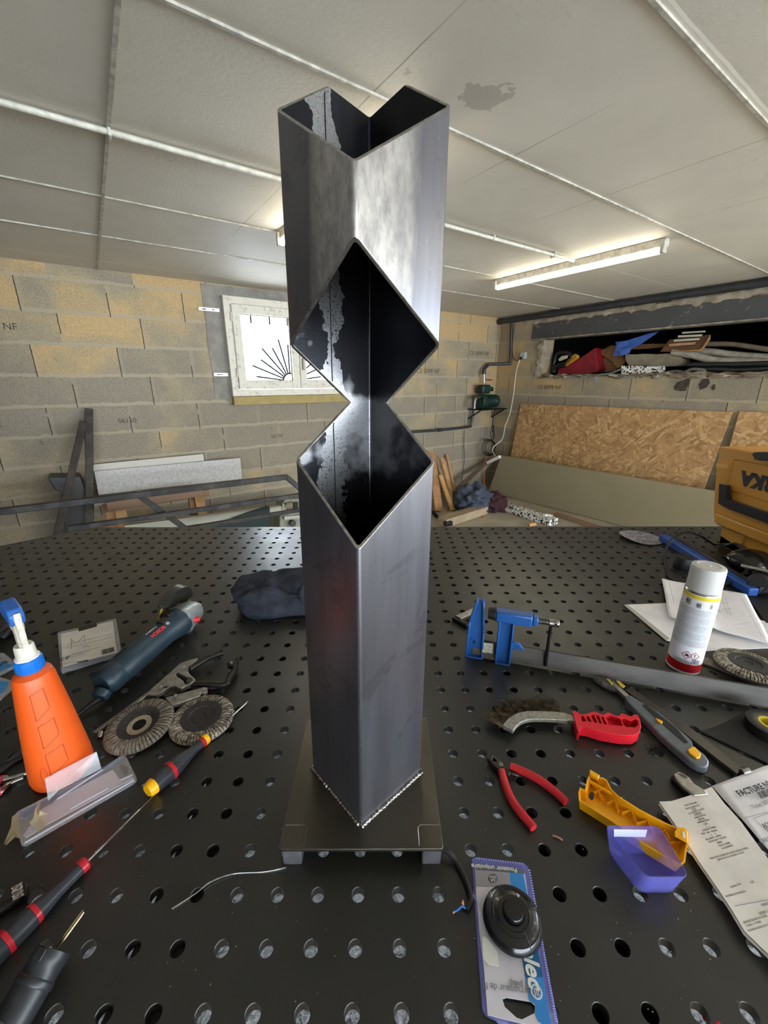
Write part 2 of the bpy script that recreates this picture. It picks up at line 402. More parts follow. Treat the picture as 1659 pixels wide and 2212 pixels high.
structure(MB(LM).prism(ragged([(-3.57, 1.36), (-3.45, 1.33), (-3.40, 1.42), (-3.40, 2.13), (-2.18, 2.13), (-2.18, 1.36), (-2.02, 1.36), (-2.02, 2.248), (-3.57, 2.248)], .02), 0, .006).build('trim_6', pl, smooth=False))
wp = mat('weathered cream window paint', '#c9c2b2', .5, c2='#a29a8a', ns=25, lo=.52, hi=.7)
t = bpy.data.objects.new('window_1', None); t.location = RP(-2.80, .05, 1.37); t['kind'] = 'structure'; link(t)
A0, A1, Z1w, Z2w = -3.43, -2.17, 1.375, 2.165; D0, D1 = .0, .06
def rect(a0, a1, z0, z1): return [(a0, z0), (a1, z0), (a1, z1), (a0, z1)]
MB(LM).prism(rect(A0, A1, Z1w, Z2w), D0+.004, D1, [rect(A0+.055, A1-.055, Z1w+.055, Z2w-.055)]).build('window_frame', wp, t, bevel=.004)
MB(LM).prism(rect(A0+.0, A1+.0, Z1w-.075, Z1w-.002), D0, D1+.01).build('window_sill', mat('yellow foam sill board', '#a08c58', .8, c2='#938052', ns=12), t, bevel=.004)
mid = (A0+A1)/2
gm = NT('window glass'); gm.base('#ffffff'); gm.set(Roughness=.02); gm.b.inputs['Transmission Weight'].default_value = 1; gm.b.inputs['IOR'].default_value = 1.01
hinge_m = mat('old hinge', '#8a8274', .5, .5)
for s0, s1 in ((A0+.06, mid-.002), (mid+.002, A1-.06)):
    sa = MB(LM).prism(rect(s0, s1, Z1w+.06, Z2w-.06), D0+.02, D1+.014, [rect(s0+.065, s1-.065, Z1w+.125, Z2w-.125)]).build('casement', wp, t, bevel=.004)
    MB(LM).prism(rect(s0+.06, s1-.06, Z1w+.12, Z2w-.12), D0+.03, D0+.034).build('pane', gm.m, sa, smooth=False)
    MB(LM).prism(rect(s0+.06, s1-.06, Z1w+.12, Z2w-.12), D0+.036, D0+.042, [rect(s0+.072, s1-.072, Z1w+.132, Z2w-.132)]).build('glazing_bead', hinge_m, sa, smooth=False)
MB(LM).box((mid+.03, (Z1w+Z2w)/2-.12, D1+.022), (.02, .10, .018)).build('window_handle', hinge_m, t, bevel=.006)
for z in (Z1w+.16, Z2w-.19): MB(LM).cyl((A0+.052, z, D1+.012), (A0+.052, z+.07, D1+.012), .006).build('hinge', wp, t)
# metal fixing straps
gz = mat('galvanised strap', '#c9c7c2', .35, .9)
slot = mat('dark slot', '#1d1b19', .8)
for i, (a, b, z) in enumerate((( -3.61, -3.45, 2.055), (-3.555, -3.44, 1.555))):
    t2 = thing('fixing_strap', ['upper', 'lower'][i]+' galvanised fixing strap left of the window frame', 'bracket', RP(a, 0, z), 'window fixing straps')
    MB(LM).box(((a+b)/2, z, .009), (b-a, .026, .004)).build('plate', gz, t2, bevel=.001)
    MB(LM).box((a+.04, z, .0115), (.03, .008, .001)).build('hole', slot, t2); MB(LM).cyl((b-.05, z, .010), (b-.05, z, .0125), .006).build('screw', slot, t2)
# sunburst grille outside the window
t = thing('window_grille', 'wrought iron sunburst grille outside the window', 'grille', RP(mid, -.1, 1.5))
gr = mat('dark painted iron', '#0d1420', .6)
mb = MB(LM); c0 = Vector((mid-.03, 1.50, -.11))
for k in range(13):
    a = PI*(k+.0)/12*.92+PI*.04; mb.tube([c0+Vector((math.cos(a), math.sin(a), 0))*.07, c0+Vector((math.cos(a), math.sin(a), 0))*(.33+.05*(k % 2))], .008, 6)
mb.tube([c0+Vector((math.cos(PI*k/12), math.sin(PI*k/12), 0))*.07 for k in range(13)], .009, 6)
mb.build('sun_rays', gr, t)
mb = MB(LM)
for k in range(7): mb.tube([(A0+.1+.17*k, 2.14, -.11), (A0+.1+.17*k, 1.99, -.11)], .008, 6)
for z in (2.02,): mb.tube([(A0, 2.07, -.11), (A1, 2.07, -.11)], .006, 6)
mb.build('top_bars', gr, t)
# stamped codes on the blocks
st = mat('faded stamp ink', '#4a433b', .9)
def wtext(s, px, size, M=LM, plane=LW, k=.003, **kw):
    p = plane(*px); m = M.copy()
    for i in range(3): m[i][3] = (p+(E2 if M is LM else -E1)*k)[i]
    return m
for s, px, size, M, pf in (('06150', (275, 909), .05, LM, LW), ('06150', (598, 942), .045, LM, LW), ('NF', (22, 706), .06, LM, LW), ('CE 0099 NF', (1035, 764), .07, LM, LW), ('CE 0099 NF', (925, 802), .07, LM, LW), ('CE 0099 NF', (1186, 837), .065, RM, RW)):
    m = wtext(s, px, size, M, pf)
    o = text(s, size, m, st, None, name='block_stamp')
    tag(o, {'06150': 'faded number 06150 stamped on a grey block '+('beside the leaning tubes' if px[0] < 400 else 'below the window'),
            'NF': 'faded letters NF stamped on the block at the left photo edge'}.get(s, 'faded CE mark stamped on a block '+('near the corner above the pump pipe' if px[0] == 1035 else 'directly right of the lamp stand' if px[0] == 925 else 'under the niche in the right wall')), 'stamp')

# niche in the right wall, lintel, pipes
dark = mat('niche shade black', '#0b0a09', .95)  # near-black colour stands in for the shade deep in the niche
mb = MB()
for c, s in (((.75, 2.0, 1.2), None),):
    pass
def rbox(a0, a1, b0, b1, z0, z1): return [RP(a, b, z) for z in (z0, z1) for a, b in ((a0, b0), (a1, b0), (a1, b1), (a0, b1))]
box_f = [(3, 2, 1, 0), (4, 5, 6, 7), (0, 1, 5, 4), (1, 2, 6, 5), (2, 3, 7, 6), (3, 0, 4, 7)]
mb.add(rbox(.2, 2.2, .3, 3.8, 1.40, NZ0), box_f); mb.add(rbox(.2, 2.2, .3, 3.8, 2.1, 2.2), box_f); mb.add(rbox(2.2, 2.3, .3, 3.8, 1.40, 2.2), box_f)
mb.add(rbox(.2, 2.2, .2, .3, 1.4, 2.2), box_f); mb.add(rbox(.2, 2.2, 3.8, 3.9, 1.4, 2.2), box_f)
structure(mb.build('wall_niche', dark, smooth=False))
mort = mat('crumbling mortar', '#9d9281', .95, c2='#7d7365', ns=18, nb=.9, bs=40)
# rough broken mortar around the opening
def rough_bar(p0, p1, w, h, n=40, amp=.35, seed=0, M=None):
    mb = MB(M); p0 = Vector(p0); p1 = Vector(p1); k = 10; P = []
    t = (p1-p0).normalized(); u = Vector((0, 0, 1)); u = (u-t*u.dot(t)).normalized() if abs(t.z) < .9 else E2; q = t.cross(u); vs = []
    for i in range(n+1):
        c = p0.lerp(p1, i/n)
        for j in range(k):
            a = 2*PI*j/k; r = 1+amp*noise.noise(Vector((i*.5, math.cos(a)*1.2+seed, math.sin(a)*1.2)))
            vs.append(c+(q*math.cos(a)*w/2+u*math.sin(a)*h/2)*r)
    fs = [(i*k+j, i*k+(j+1) % k, (i+1)*k+(j+1) % k, (i+1)*k+j) for i in range(n) for j in range(k)]
    fs += [tuple(range(k)), tuple(n*k+j for j in range(k))]
    return mb.add(vs, fs)
structure(rough_bar(RP(-.0, .63, 1.53), RP(-.0, .65, 1.97), .05, .09, 16, 1.2, 3).build('trim_7', mort))
structure(rough_bar(RP(.03, .66, 1.547), RP(.03, 3.4, 1.547), .14, .035, 80, 1.6, 5).build('trim_8', mort))
structure(rough_bar(RP(.0, .40, 2.165), RP(.0, 3.6, 2.17), .05, .075, 90, 1.0, 9).build('trim_9', mort))
bm = NT('scuffed dark grey beam')
bmx = bm.math('MULTIPLY', bm.ramp(bm.noise(9, 5, .75), [(.60, 0.), (.63, 1.)]), .8)
bm.base(bm.mix(bmx, bm.mix(bm.noise(4), '#38383a', '#4a4a4b'), '#8c8272')); bm.set(Roughness=.6)
t = thing('steel_beam', 'dark grey steel lintel beam over the niche', 'beam', RP(-.02, 2, 2.04))
MB().add(rbox(-.012, .10, .50, 3.6, 1.962, 2.135), box_f).build('beam_web', bm.m, t, bevel=.006)
MB().add(rbox(-.035, .10, .52, 3.6, 1.952, 1.966), box_f).build('beam_flange', mat('rusty flange', '#6b6660', .6, c2='#9b9484', ns=14), t, bevel=.003)
pvc = mat('dark grey pvc pipe', '#35363a', .42, c2='#2a2a2d', ns=12)
t = thing('drain_pipe', 'dark grey drain pipe running along the ceiling over the niche', 'pipe', RP(-.05, 2, 2.2))
MB().tube([RP(-.055, .012, 2.205), RP(-.055, 3.7, 2.215)], .032, 18).build('pipe', pvc, t)
for b in (.03, .74, 1.9): MB().tube([RP(-.055, b, 2.206), RP(-.055, b+.05, 2.206)], .037, 18).build('collar', pvc, t)
c5 = crop(860, 560, 3.687)
def lwp(pts, d): return [LW(x, y, d) for x, y in pts]
# down pipe and pump feed
t = thing('water_pipe', 'dark grey pipe dropping from the drain pipe to the pump in the corner', 'pipe', RP(-.1, .1, 1.8))
q = c5([(905, 510), (895, 820)]); a0 = RW(*q[0], .05); a1 = RW(*q[1], .05)
p2 = LW(*c5([(720, 840)])[0], .08); p3 = LW(*c5([(685, 880)])[0], .08)
MB().tube([a0, a1], .019, 12).build('riser', pvc, t)
MB().tube(catmull([a1+Vector((0, 0, .02)), a1-Vector((0, 0, .012)), a1.lerp(p2, .08)-Vector((0, 0, .015)), p2.lerp(a1, .1)+Vector((0, 0, .004)), p2, p3, p3-Vector((0, 0, .04))], 6), .0195, 12).build('elbow_run', pvc, t)
q = LW(*c5([(683, 915)])[0], .08); MB().tube([p3-Vector((0, 0, .01)), q], .026, 12).build('coupling', pvc, t)
q2 = LW(*c5([(683, 985)])[0], .08); MB().tube([q, q2], .013, 12).build('brass_nipple', chrome, t)
t = thing('red_valve', 'small red valve handle on the pump inlet', 'valve', LW(*c5([(725, 960)])[0], .08))
MB().tube(lwp(c5([(700, 962), (722, 960), (745, 962)]), .08), [.006, .008, .009], 8).build('lever', mat('red valve', '#8f2a1f', .5), t)
# green pump on its bracket
gp = mat('dark green pump paint', '#16352b', .4, c2='#0e231d', ns=25)
c = LW(*c5([(715, 1130)])[0], .14)
t = thing('water_pump', 'dark green water pump on a wall bracket in the corner', 'pump', c-Vector((0, 0, .09)))
c = c-E2*.0
mb = MB(zframe(c-E1*.16, E1)); mb.lathe([(0, 0), (.075, 0), (.088, .012), (.088, .07), (.072, .08), (.072, .25), (.08, .26), (.08, .30), (.05, .32), (0, .32)], 28)
mb.build('motor', gp, t)
mb = MB(zframe(c-E1*.07, E1))
for k in range(22):
    a = 2*PI*k/22; mb.box((math.cos(a)*.076, math.sin(a)*.076, .075), (.014, .004, .15), Matrix.Rotation(a, 3, 'Z'))
mb.build('cooling_fins', gp, t)
h = LW(*c5([(682, 1035)])[0], .13)
MB().box(h, (.15, .11, .11), Matrix.Rotation(TH, 3, 'Z')).build('pump_head', gp, t, bevel=.02)
MB().cyl(h+E1*.05, h+E1*.15, .028).build('outlet', gp, t)
MB().tube(catmull(lwp(c5([(650, 1100), (620, 1105), (608, 1140), (605, 1190)]), .16), 5), .026, 12).build('inlet_elbow', steel, t)
t = thing('pump_bracket', 'black steel bracket shelf carrying the green pump', 'bracket', c-Vector((0, 0, .1)))
MB().add([RP(*v) for v in [(a_, b_, c.z-.092+z_) for z_ in (-.012, 0) for a_, b_ in ((-.50, 0), (-.02, 0), (-.02, .24), (-.50, .24))]], box_f).build('shelf', black_mt, t)
for a in (-.48, -.04): MB().bar(RP(a, .01, c.z-.22), RP(a, .2, c.z-.11), .02, .012).build('strut', black_mt, t)
t = thing('supply_pipe', 'dark grey pipe running low along the block wall to the pump', 'pipe', LW(950, 930, .05))
MB().tube(catmull(lwp(c5([(603, 1185), (580, 1310), (560, 1335), (340, 1360), (90, 1378), (-600, 1445)]), .06), 6), .0155, 12).build('pipe', pvc, t)
MB().tube(lwp(c5([(345, 1358), (315, 1361)]), .06), .022, 12).build('pipe_clip', pvc, t)
# socket, cables, power strip
t = thing('wall_socket', 'small grey surface socket box on the right wall below the drain pipe', 'socket', RW(1130, 769, .02))
MB().box(RW(*c5([(998, 768)])[0], .025), (.05, .07, .075), Matrix.Rotation(TH, 3, 'Z')).build('box', mat('grey socket box', '#9fa2a3', .5), t, bevel=.005)
MB().cyl(RW(*c5([(975, 790)])[0], .07), RW(*c5([(985, 785)])[0], .03), .017).build('plug', black_pl, t)
t = thing('black_feed_cable', 'thin black cable curving from the drain pipe to the socket box', 'cable', RW(*c5([(930, 800)])[0], .02))
MB().tube(catmull([RW(*p, .05) for p in c5([(928, 520), (912, 640), (912, 770), (935, 805), (970, 800)])], 6), .004, 8).build('lead', rubber, t)
t = thing('white_extension_cable', 'white cable hanging from the socket box to the power strip', 'cable', RW(1085, 880, .2))
pw = [RW(*p, d) for p, d in zip(c5([(968, 800), (940, 900), (918, 1080), (890, 1230), (855, 1320), (830, 1430), (765, 1490), (752, 1530), (775, 1565)]), (.07, .06, .06, .07, .08, .12, .2, .25, .3))]
MB().tube(catmull(pw, 8), .0055, 8).build('lead', wire_white, t)
sp = [RW(*p, .33) for p in c5([(712, 1620), (812, 1572)])]
t = thing('power_strip', 'white power strip hanging at the top corner of the leaning khaki board', 'power strip', sp[0].lerp(sp[1], .5))
MB().bar(sp[0], sp[1], .05, .035).build('strip_body', white_pl, t, bevel=.006)
mb = MB()
for k in range(4):
    q = sp[0].lerp(sp[1], .2+.2*k); mb.box(q+Vector((-.006, -.026, 0)), (.018, .004, .018), Matrix.Rotation(-.3, 3, 'Z'))
mb.build('outlet', mat('socket hollow', '#8b8a85', .6), t)
t = thing('orange_cord', 'thin orange cord dropping from the power strip to the floor', 'cord', RW(1045, 1050, .3))
MB().tube(catmull([RW(*p, d) for p, d in zip(c5([(735, 1590), (712, 1575), (692, 1610), (685, 1750), (697, 1880), (690, 1960)]), (.33, .34, .35, .36, .5, .75))]+[T(*c5([(672, 2060)])[0], ZF-Z0+.01)], 8), .005, 8).build('lead', mat('orange cord', '#b3552e', .5), t)
t = thing('coiled_black_cable', 'black cable coil hanging in the corner below the pump', 'cable', LW(1062, 950, .1))
mb = MB()
for k in range(4):
    cx, cy = 722+4*k, 1500; rx, ry = 56-7*k, 66-5*k
    mb.tube(catmull([LW(*c5([(cx+rx*math.cos(a), cy+ry*math.sin(a))])[0], .12+.01*k) for a in [2*PI*j/9 for j in range(9)]], 4, True), .0045, 6, closed=True)
mb.tube(catmull(lwp(c5([(720, 1080), (745, 1200), (755, 1290), (735, 1380), (745, 1440)]), .14), 6), .0045, 8)
mb.tube(catmull(lwp(c5([(770, 1190), (755, 1270), (750, 1330), (765, 1400), (750, 1450)]), .15), 6), .0045, 8)
mb.build('coil', rubber, t)
MB().tube(lwp(c5([(757, 1320), (757, 1375)]), .14), .013, 10).build('connector', black_pl, t)
t = thing('thin_wall_cable', 'thin black cable with plug dangling down the block wall', 'cable', LW(*c5([(520, 1600)])[0], .03))
MB().tube(catmull(lwp(c5([(528, 1360), (524, 1450), (528, 1580), (515, 1700), (510, 1780)]), .03), 6), .0035, 8).build('lead', rubber, t)
MB().box(LW(*c5([(510, 1790)])[0], .03), (.03, .03, .035)).build('plug', black_pl, t, bevel=.004)

# ================================================================== THINGS IN THE NICHE
c6 = crop(1130, 560, 3.136)
def nz(pts, d): return [RW(x, y, -d) for x, y in c6(pts)]          # d metres behind the wall face
def NM(d):                                                         # plane parallel to the right wall, d behind its face
    m = RM.copy(); o = RC+E1*d
    for i in range(3): m[i][3] = o[i]
    return m
def npx(pts, d): M = NM(d); return M, [inv(M, RW(x, y, -d)) for x, y in c6(pts)]
def slab(name, pts, d, th, mt, parent=None, bevel=.004, holes=(), **k):
    M, p = npx(pts, d); H = [npx(h, d)[1] for h in holes]
    return MB(M).prism(p, -th, 0, H).build(name, mt, parent, bevel=bevel, **k)
t = thing('red_bucket', 'dark red plastic bucket lying on its side in the niche', 'bucket', nz([(370, 760)], .2)[0])
redm = mat('dark red bucket', '#8a1424', .5, c2='#6d101c', ns=14)
o1 = nz([(245, 770)], .12)[0]; o2 = nz([(480, 700)], .30)[0]
M = zframe(nz([(300, 740)], .1)[0]+Vector((0, 0, .07)), (nz([(480, 690)], .28)[0]-nz([(300, 730)], .1)[0]))
slab('bucket_wall', [(233, 760), (242, 740), (300, 715), (380, 675), (490, 600), (500, 690), (515, 745), (500, 765), (430, 775), (300, 785), (235, 788)], .16, .16, redm, t, .02)
t = thing('headset', 'black helmet-like ear cup with a pale pad in the left end of the niche', 'helmet', nz([(265, 690)], .2)[0])
MB().tube(catmull(nz([(202, 742), (210, 705), (226, 650), (265, 632), (315, 640), (330, 670), (290, 705), (230, 718)], .16), 5), .022, 10).build('band', black_pl, t)
slab('pad', [(235, 680), (260, 655), (300, 650), (295, 670), (245, 692)], .13, .02, mat('cream pad', '#b7ac93', .7), t)
MB().tube(catmull(nz([(205, 768), (215, 742), (238, 725), (285, 715)], .13), 5), .03, 10).build('body', rubber, t)
t = thing('yellow_label_tool', 'yellow strip with dark lettering behind the red bucket rim', 'label', nz([(330, 690)], .14)[0])
slab('strip', [(272, 712), (350, 640), (378, 652), (378, 668), (300, 722), (275, 726)], .14, .01, mat('yellow label', '#c9971f', .5), t, .001)
pA, pB = nz([(288, 716)], .128)[0], nz([(366, 655)], .128)[0]
text('CIT5T', .055, frame(pA.lerp(pB, .5), pB-pA, -E1), ink, t)
card_m = mat('brown cardboard', '#7d5c3a', .85, c2='#6a4c2f', ns=10)
t = thing('cardboard_box', 'brown cardboard box behind the red bucket', 'box', nz([(570, 680)], .3)[0])
slab('box_body', [(500, 630), (600, 580), (635, 760), (540, 765), (515, 730)], .3, .2, card_m, t, .003)
slab('flap', [(500, 628), (640, 578), (700, 690), (640, 745), (600, 690)], .27, .01, card_m, t, .002)
blue_sh = mat('blue corrugated sheet', '#4267b5', .45, c2='#3357a3', ns=9)
t = thing('blue_sheets', 'folded blue plastic sheets sticking up out of the niche', 'sheet', nz([(680, 610)], .2)[0])
for pts, d in (([(605, 655), (640, 575), (700, 550), (720, 580), (660, 600), (655, 655)], .16), ([(625, 560), (700, 552), (860, 500), (920, 490), (790, 580), (735, 605), (640, 620)], .2), ([(650, 615), (735, 600), (718, 635), (660, 655)], .13)):
    slab('sheet', pts, d, .006, blue_sh, t, .001)
blk = mat('light cement block', '#8f8672', .95, c2='#7a725f', ns=16, nb=.6, bs=60)
t = thing('cement_block', 'broken cement block lying behind the niche sill', 'block', nz([(850, 690)], .25)[0])
M, p = npx([(690, 645), (985, 640), (1005, 665), (1050, 655), (1085, 680), (1070, 720), (985, 725), (715, 720), (700, 690)], .22)
MB(M).prism(ragged(p, .01, 4), -.15, 0).build('block_body', blk, t, smooth=False)
def speck(name, dark='#2c2b29', light='#d8d4cc', sc=38):
    n = NT(name); v = n.n('ShaderNodeTexVoronoi'); v.inputs['Scale'].default_value = sc; n.l(n.co(), v.inputs['Vector'])
    s = n.n('ShaderNodeSeparateColor'); n.l(v.outputs['Color'], s.inputs[0])
    n.base(n.mix(n.ramp(s.outputs[0], [(.30, 0.), (.36, 1.)]), dark, light)); n.set(Roughness=.9); n.bump(v.outputs['Distance'], .8, .006); return n.m
spm = speck('speckled foam offcuts', sc=70)
t = thing('speckled_foam_block', 'black and white speckled foam block on the niche sill', 'foam block', nz([(800, 750)], .02)[0])
M, p = npx([(665, 722), (935, 724), (940, 780), (665, 780)], .03); MB(M).prism(ragged(p, .004, 6), -.09, .0).build('block_body', spm, t, smooth=False)
wd = lambda nm, a, b, s=8: mat(nm, a, .7, c2=b, ns=s, stretch=(1, 1, 1))
oak = wd('tan wood', '#a87c50', '#8c6541'); pine = wd('pale pine', '#c39a66', '#a9824f', 12); redwood = wd('reddish stained wood', '#7d6350', '#8a6a50'); greywood = wd('weathered grey wood', '#8a7a66', '#73644f', 10)
t = thing('slatted_panel', 'stack of wooden slats with pale edges propped on the niche pipes', 'wood', nz([(1080, 580)], .2)[0])
slab('board', [(928, 625), (990, 545), (1265, 510), (1215, 600), (1190, 612)], .2, .02, wd('brown slat', '#6b4a30', '#55391f'), t, .002)
slab('board_edge', [(928, 626), (1190, 612), (1212, 598), (1265, 515), (1262, 545), (1205, 622)], .17, .02, oak, t, .002)
for i, pts in enumerate(([(985, 574), (1165, 560), (1155, 578), (990, 590)], [(1022, 545), (1190, 534), (1185, 548), (1020, 558)], [(1050, 516), (1210, 508), (1205, 522), (1048, 530)], [(1078, 492), (1232, 484), (1228, 494), (1074, 504)])):
    slab('slat', pts, .15, .02, (wd('pinkish slat', '#b58a6c', '#a07a5c') if i == 0 else mat('white slat edge %d' % i, '#b9b2a4', .7)), t, .001)
t = thing('cardboard_sheets', 'flat brown cardboard sheets between blue sheets and slats', 'cardboard', nz([(860, 590)], .3)[0])
slab('sheet', [(720, 600), (775, 575), (960, 572), (980, 590), (860, 605), (720, 612)], .3, .01, card_m, t, .001)
pvcw = mat('off-white pvc pipe', '#a8a194', .5, c2='#8b8476', ns=14)
for lab, pts, r in (('upper thick off-white pipe curving out of the niche right side', [(1010, 628), (1150, 650), (1300, 685), (1480, 692), (1680, 700), (1900, 700)], .032),
                    ('off-white pipe running above the thick one in the niche', [(1180, 620), (1280, 628), (1450, 650), (1660, 665), (1900, 680)], .03),
                    ('dark beige pipe lying highest at the back of the niche', [(1230, 575), (1400, 575), (1520, 590), (1660, 610), (1900, 625)], .022)):
    t = thing('pvc_pipe', lab, 'pipe', nz([pts[2]], .2)[0], 'off-white pipes stored in the niche')
    MB().tube(catmull(nz(pts, .22 if r > .03 else .32 if r > .025 else .45), 5), r, 14).build('pipe_body', pvcw if r > .025 else greywood, t)
for lab, pts in (('black tube lying under the white pipes in the niche', [(1120, 715), (1300, 715), (1500, 712), (1700, 705)]), ('lower black tube lying on the niche sill', [(1150, 760), (1270, 745), (1450, 752), (1700, 740)])):
    t = thing('black_tube', lab, 'tube', nz([pts[1]], .1)[0], 'black tubes on the niche sill')
    MB().tube(catmull(nz(pts, .10), 4), .022, 12).build('tube_body', black_pl, t)
t = thing('loose_cable_bundle', 'grey crumpled offcuts lying on the niche sill beside the speckled block', 'scrap', nz([(1050, 770)], .05)[0])
MB().tube(catmull(nz([(960, 770), (1030, 760), (1090, 765), (1150, 745), (1230, 755), (1190, 775), (1100, 775)], .07), 6), .014, 8).build('scrap_body', mat('grey scrap', '#7a756b', .8, c2='#4d4944', ns=40), t)
MB().tube(nz([(1175, 782), (1240, 772), (1180, 790)], .03), .006, 8).build('white_strip', white_pl, t)
t = thing('blue_string', 'frayed blue grey string hanging over the niche sill', 'string', nz([(510, 800)], 0)[0])
MB().tube(catmull(nz([(660, 745), (600, 770), (535, 780), (500, 795), (492, 835), (512, 815)], -.06), 6), .006, 6).build('strand', mat('blue grey string', '#6f7f8a', .9), t)
# broken holes in the hollow block below the sill
hole_m = mat('hollow of a broken block', '#4b4136', .95, c2='#2f2a25', ns=30)
for lab, pts in (('largest ragged hole in the hollow block under the niche', [(1020, 865), (1040, 835), (1100, 815), (1125, 805), (1132, 830), (1110, 870), (1100, 890), (1060, 892), (1025, 885)]),
                 ('middle ragged hole in the hollow block under the niche', [(1190, 850), (1215, 812), (1255, 812), (1262, 840), (1240, 870), (1200, 885)]),
                 ('smallest ragged hole in the hollow block under the niche', [(1272, 870), (1285, 848), (1302, 848), (1300, 880), (1280, 885)])):
    M, p = npx(pts, -.004); o = MB(M).prism(ragged(p, .006, 3), -.006, 0).build('block_hole', hole_m, None, smooth=False); tag(o, lab, 'hole')

# ================================================================== BOARDS AND CLUTTER BY THE RIGHT WALL
ob = NT('oriented strand board')
P = ob.co(); lay = None
for i, (sc, rot) in enumerate(((42, .3), (55, 1.3), (48, 2.3))):
    vr = ob.n('ShaderNodeVectorRotate', rotation_type='AXIS_ANGLE'); ob.l(P, vr.inputs['Vector']); vr.inputs['Axis'].default_value = E1; vr.inputs['Angle'].default_value = rot
    v = ob.n('ShaderNodeTexVoronoi'); ob.l(ob.vmul(vr.outputs[0], (1, 1, .28)), v.inputs['Vector']); v.inputs['Scale'].default_value = sc
    s = ob.n('ShaderNodeSeparateColor'); ob.l(v.outputs['Color'], s.inputs[0])
    cc = ob.ramp(s.outputs[i], [(.0, '#82603a'), (.3, '#9c7850'), (.65, '#a98559'), (1., '#c4a478')])
    lay = cc if lay is None else ob.mix(ob.math('GREATER_THAN', s.outputs[(i+1) % 3], .62), lay, cc)
ob.base(ob.mix(ob.ramp(ob.noise(3), [(.3, 0.), (.8, .4)]), lay, '#b48a58')); ob.set(Roughness=.65)
def leanboard(name, label, cat, top, bot, th, mt, group=None):
    """top: two points at the upper edge, bot: two points at the lower edge (world)."""
    n = (top[1]-top[0]).cross(bot[0]-top[0]).normalized(); n = n if n.dot(-E1) > 0 else -n
    q = [top[0], top[1], bot[1], bot[0]]
    t = thing(name, label, cat, (bot[0]+bot[1])/2, group)
    mb = MB(); mb.add(q+[v-n*th for v in q], [(0, 1, 2, 3), (7, 6, 5, 4), (0, 4, 5, 1), (1, 5, 6, 2), (2, 6, 7, 3), (3, 7, 4, 0)])
    mb.build('panel', mt, t, bevel=.002); return t
def toFloor(p, q, d):   # extend p->q down to floor
    k = (ZF+.005-p.z)/(q.z-p.z); return p+(q-p)*k
tl, tr = RW(1125, 872, .03), RW(1582, 890, .03)
bl = RW(1100, 1000, .22)
bl = toFloor(tl, RW(1103, 985, .06), 0); br = bl+(tr-tl)+E1*0
leanboard('osb_board', 'large chipboard sheet leaning against the right wall', 'board', (tl, tr), (bl+Vector((0, 0, 0)), Vector((br.x, br.y, ZF+.005))), .018, ob.m)
tl2, tr2 = RW(1597, 888, .03), RW(1800, 898, .03); bl2 = toFloor(tl2, RW(1570, 985, .06), 0)
t = leanboard('osb_board', 'second chipboard sheet, behind the yellow tool case at the right edge', 'board', (tl2, tr2), (bl2, Vector((bl2.x+(tr2-tl2).x, bl2.y+(tr2-tl2).y, ZF+.005))), .018, ob.m)
mdf = mat('khaki fibreboard', '#8d8267', .7, c2='#857b60', ns=3, lo=.35, hi=.75)
mt0, mt1 = T(1082, 984, .60-Z0), T(1541, 1061, .60-Z0); kk = (mt1-mt0).normalized(); mdfl = T(1055, 1062, ZF-Z0+.006)
leanboard('fibreboard_panel', 'khaki fibreboard panel leaning low in front of the chipboard', 'board', (mt0, mt0+kk*2.45), (mdfl, mdfl+kk*2.45), .016, mdf)
t = thing('speckled_foam_strip', 'speckled foam strip on the floor under the khaki board with a crumpled white end', 'foam strip', T(1140, 1110, ZF-Z0))
a, b = T(1088, 1092, ZF-Z0+.04), T(1196, 1128, ZF-Z0+.04)
MB().bar(a, b, .14, .07).build('strip_body', spm, t, bevel=.004)
q = T(1180, 1122, ZF-Z0+.03); M = Matrix.Translation(q)
def blob(M, sx, sy, sz, amp, sc, nu=28, nv=18, seed=0, zmin=None):
    mb = MB(M); vs = []; fs = []
    for j in range(nv):
        ph = PI*j/(nv-1)
        for i in range(nu):
            a = 2*PI*i/nu; d = Vector((math.sin(ph)*math.cos(a), math.sin(ph)*math.sin(a), math.cos(ph)))
            r = 1+amp*noise.fractal(d*sc+Vector((seed, seed*2, 0)), .8, 2.1, 4)
            v = Vector((d.x*sx, d.y*sy, d.z*sz))*r
            if zmin is not None: v.z = max(v.z, zmin)
            vs.append(v)
    for j in range(nv-1):
        for i in range(nu): fs.append((j*nu+i, j*nu+(i+1) % nu, (j+1)*nu+(i+1) % nu, (j+1)*nu+i))
    return mb.add(vs, fs)
blob(Matrix.Translation(q), .09, .08, .05, .5, 3.5, seed=4).build('crumpled_end', mat('white foam end', '#d5d2cd', .8), t, ang=25)
t = thing('long_plank', 'thin reddish plank on the floor under the khaki board', 'plank', T(1240, 1130, ZF-Z0))
MB().bar(T(1200, 1110, ZF-Z0+.02), T(1300, 1142, ZF-Z0+.02), .06, .03).build('plank_body', redwood, t)
blob(Matrix.Translation(T(1022, 1082, ZF-Z0+.11)), .20, .20, .19, .38, 2.6, 60, 40, 1, -.1).build('work_clothes', mat('blue grey cloth', '#454b59', .95, c2='#363b48', ns=8, nb=.5, bs=60), None, ang=80)
o = COL.objects[-1]; tag(o, 'crumpled blue grey work clothes heaped on the floor in the corner', 'clothes')
blob(Matrix.Translation(T(1066, 1088, ZF-Z0+.07)), .15, .16, .13, .4, 2.8, 50, 34, 6, -.07).build('maroon_cloth', mat('maroon cloth', '#412329', .95, c2='#331a20', ns=9, nb=.5, bs=60), None, ang=80)
tag(COL.objects[-1], 'maroon cloth heaped between the work clothes and the khaki board', 'cloth')
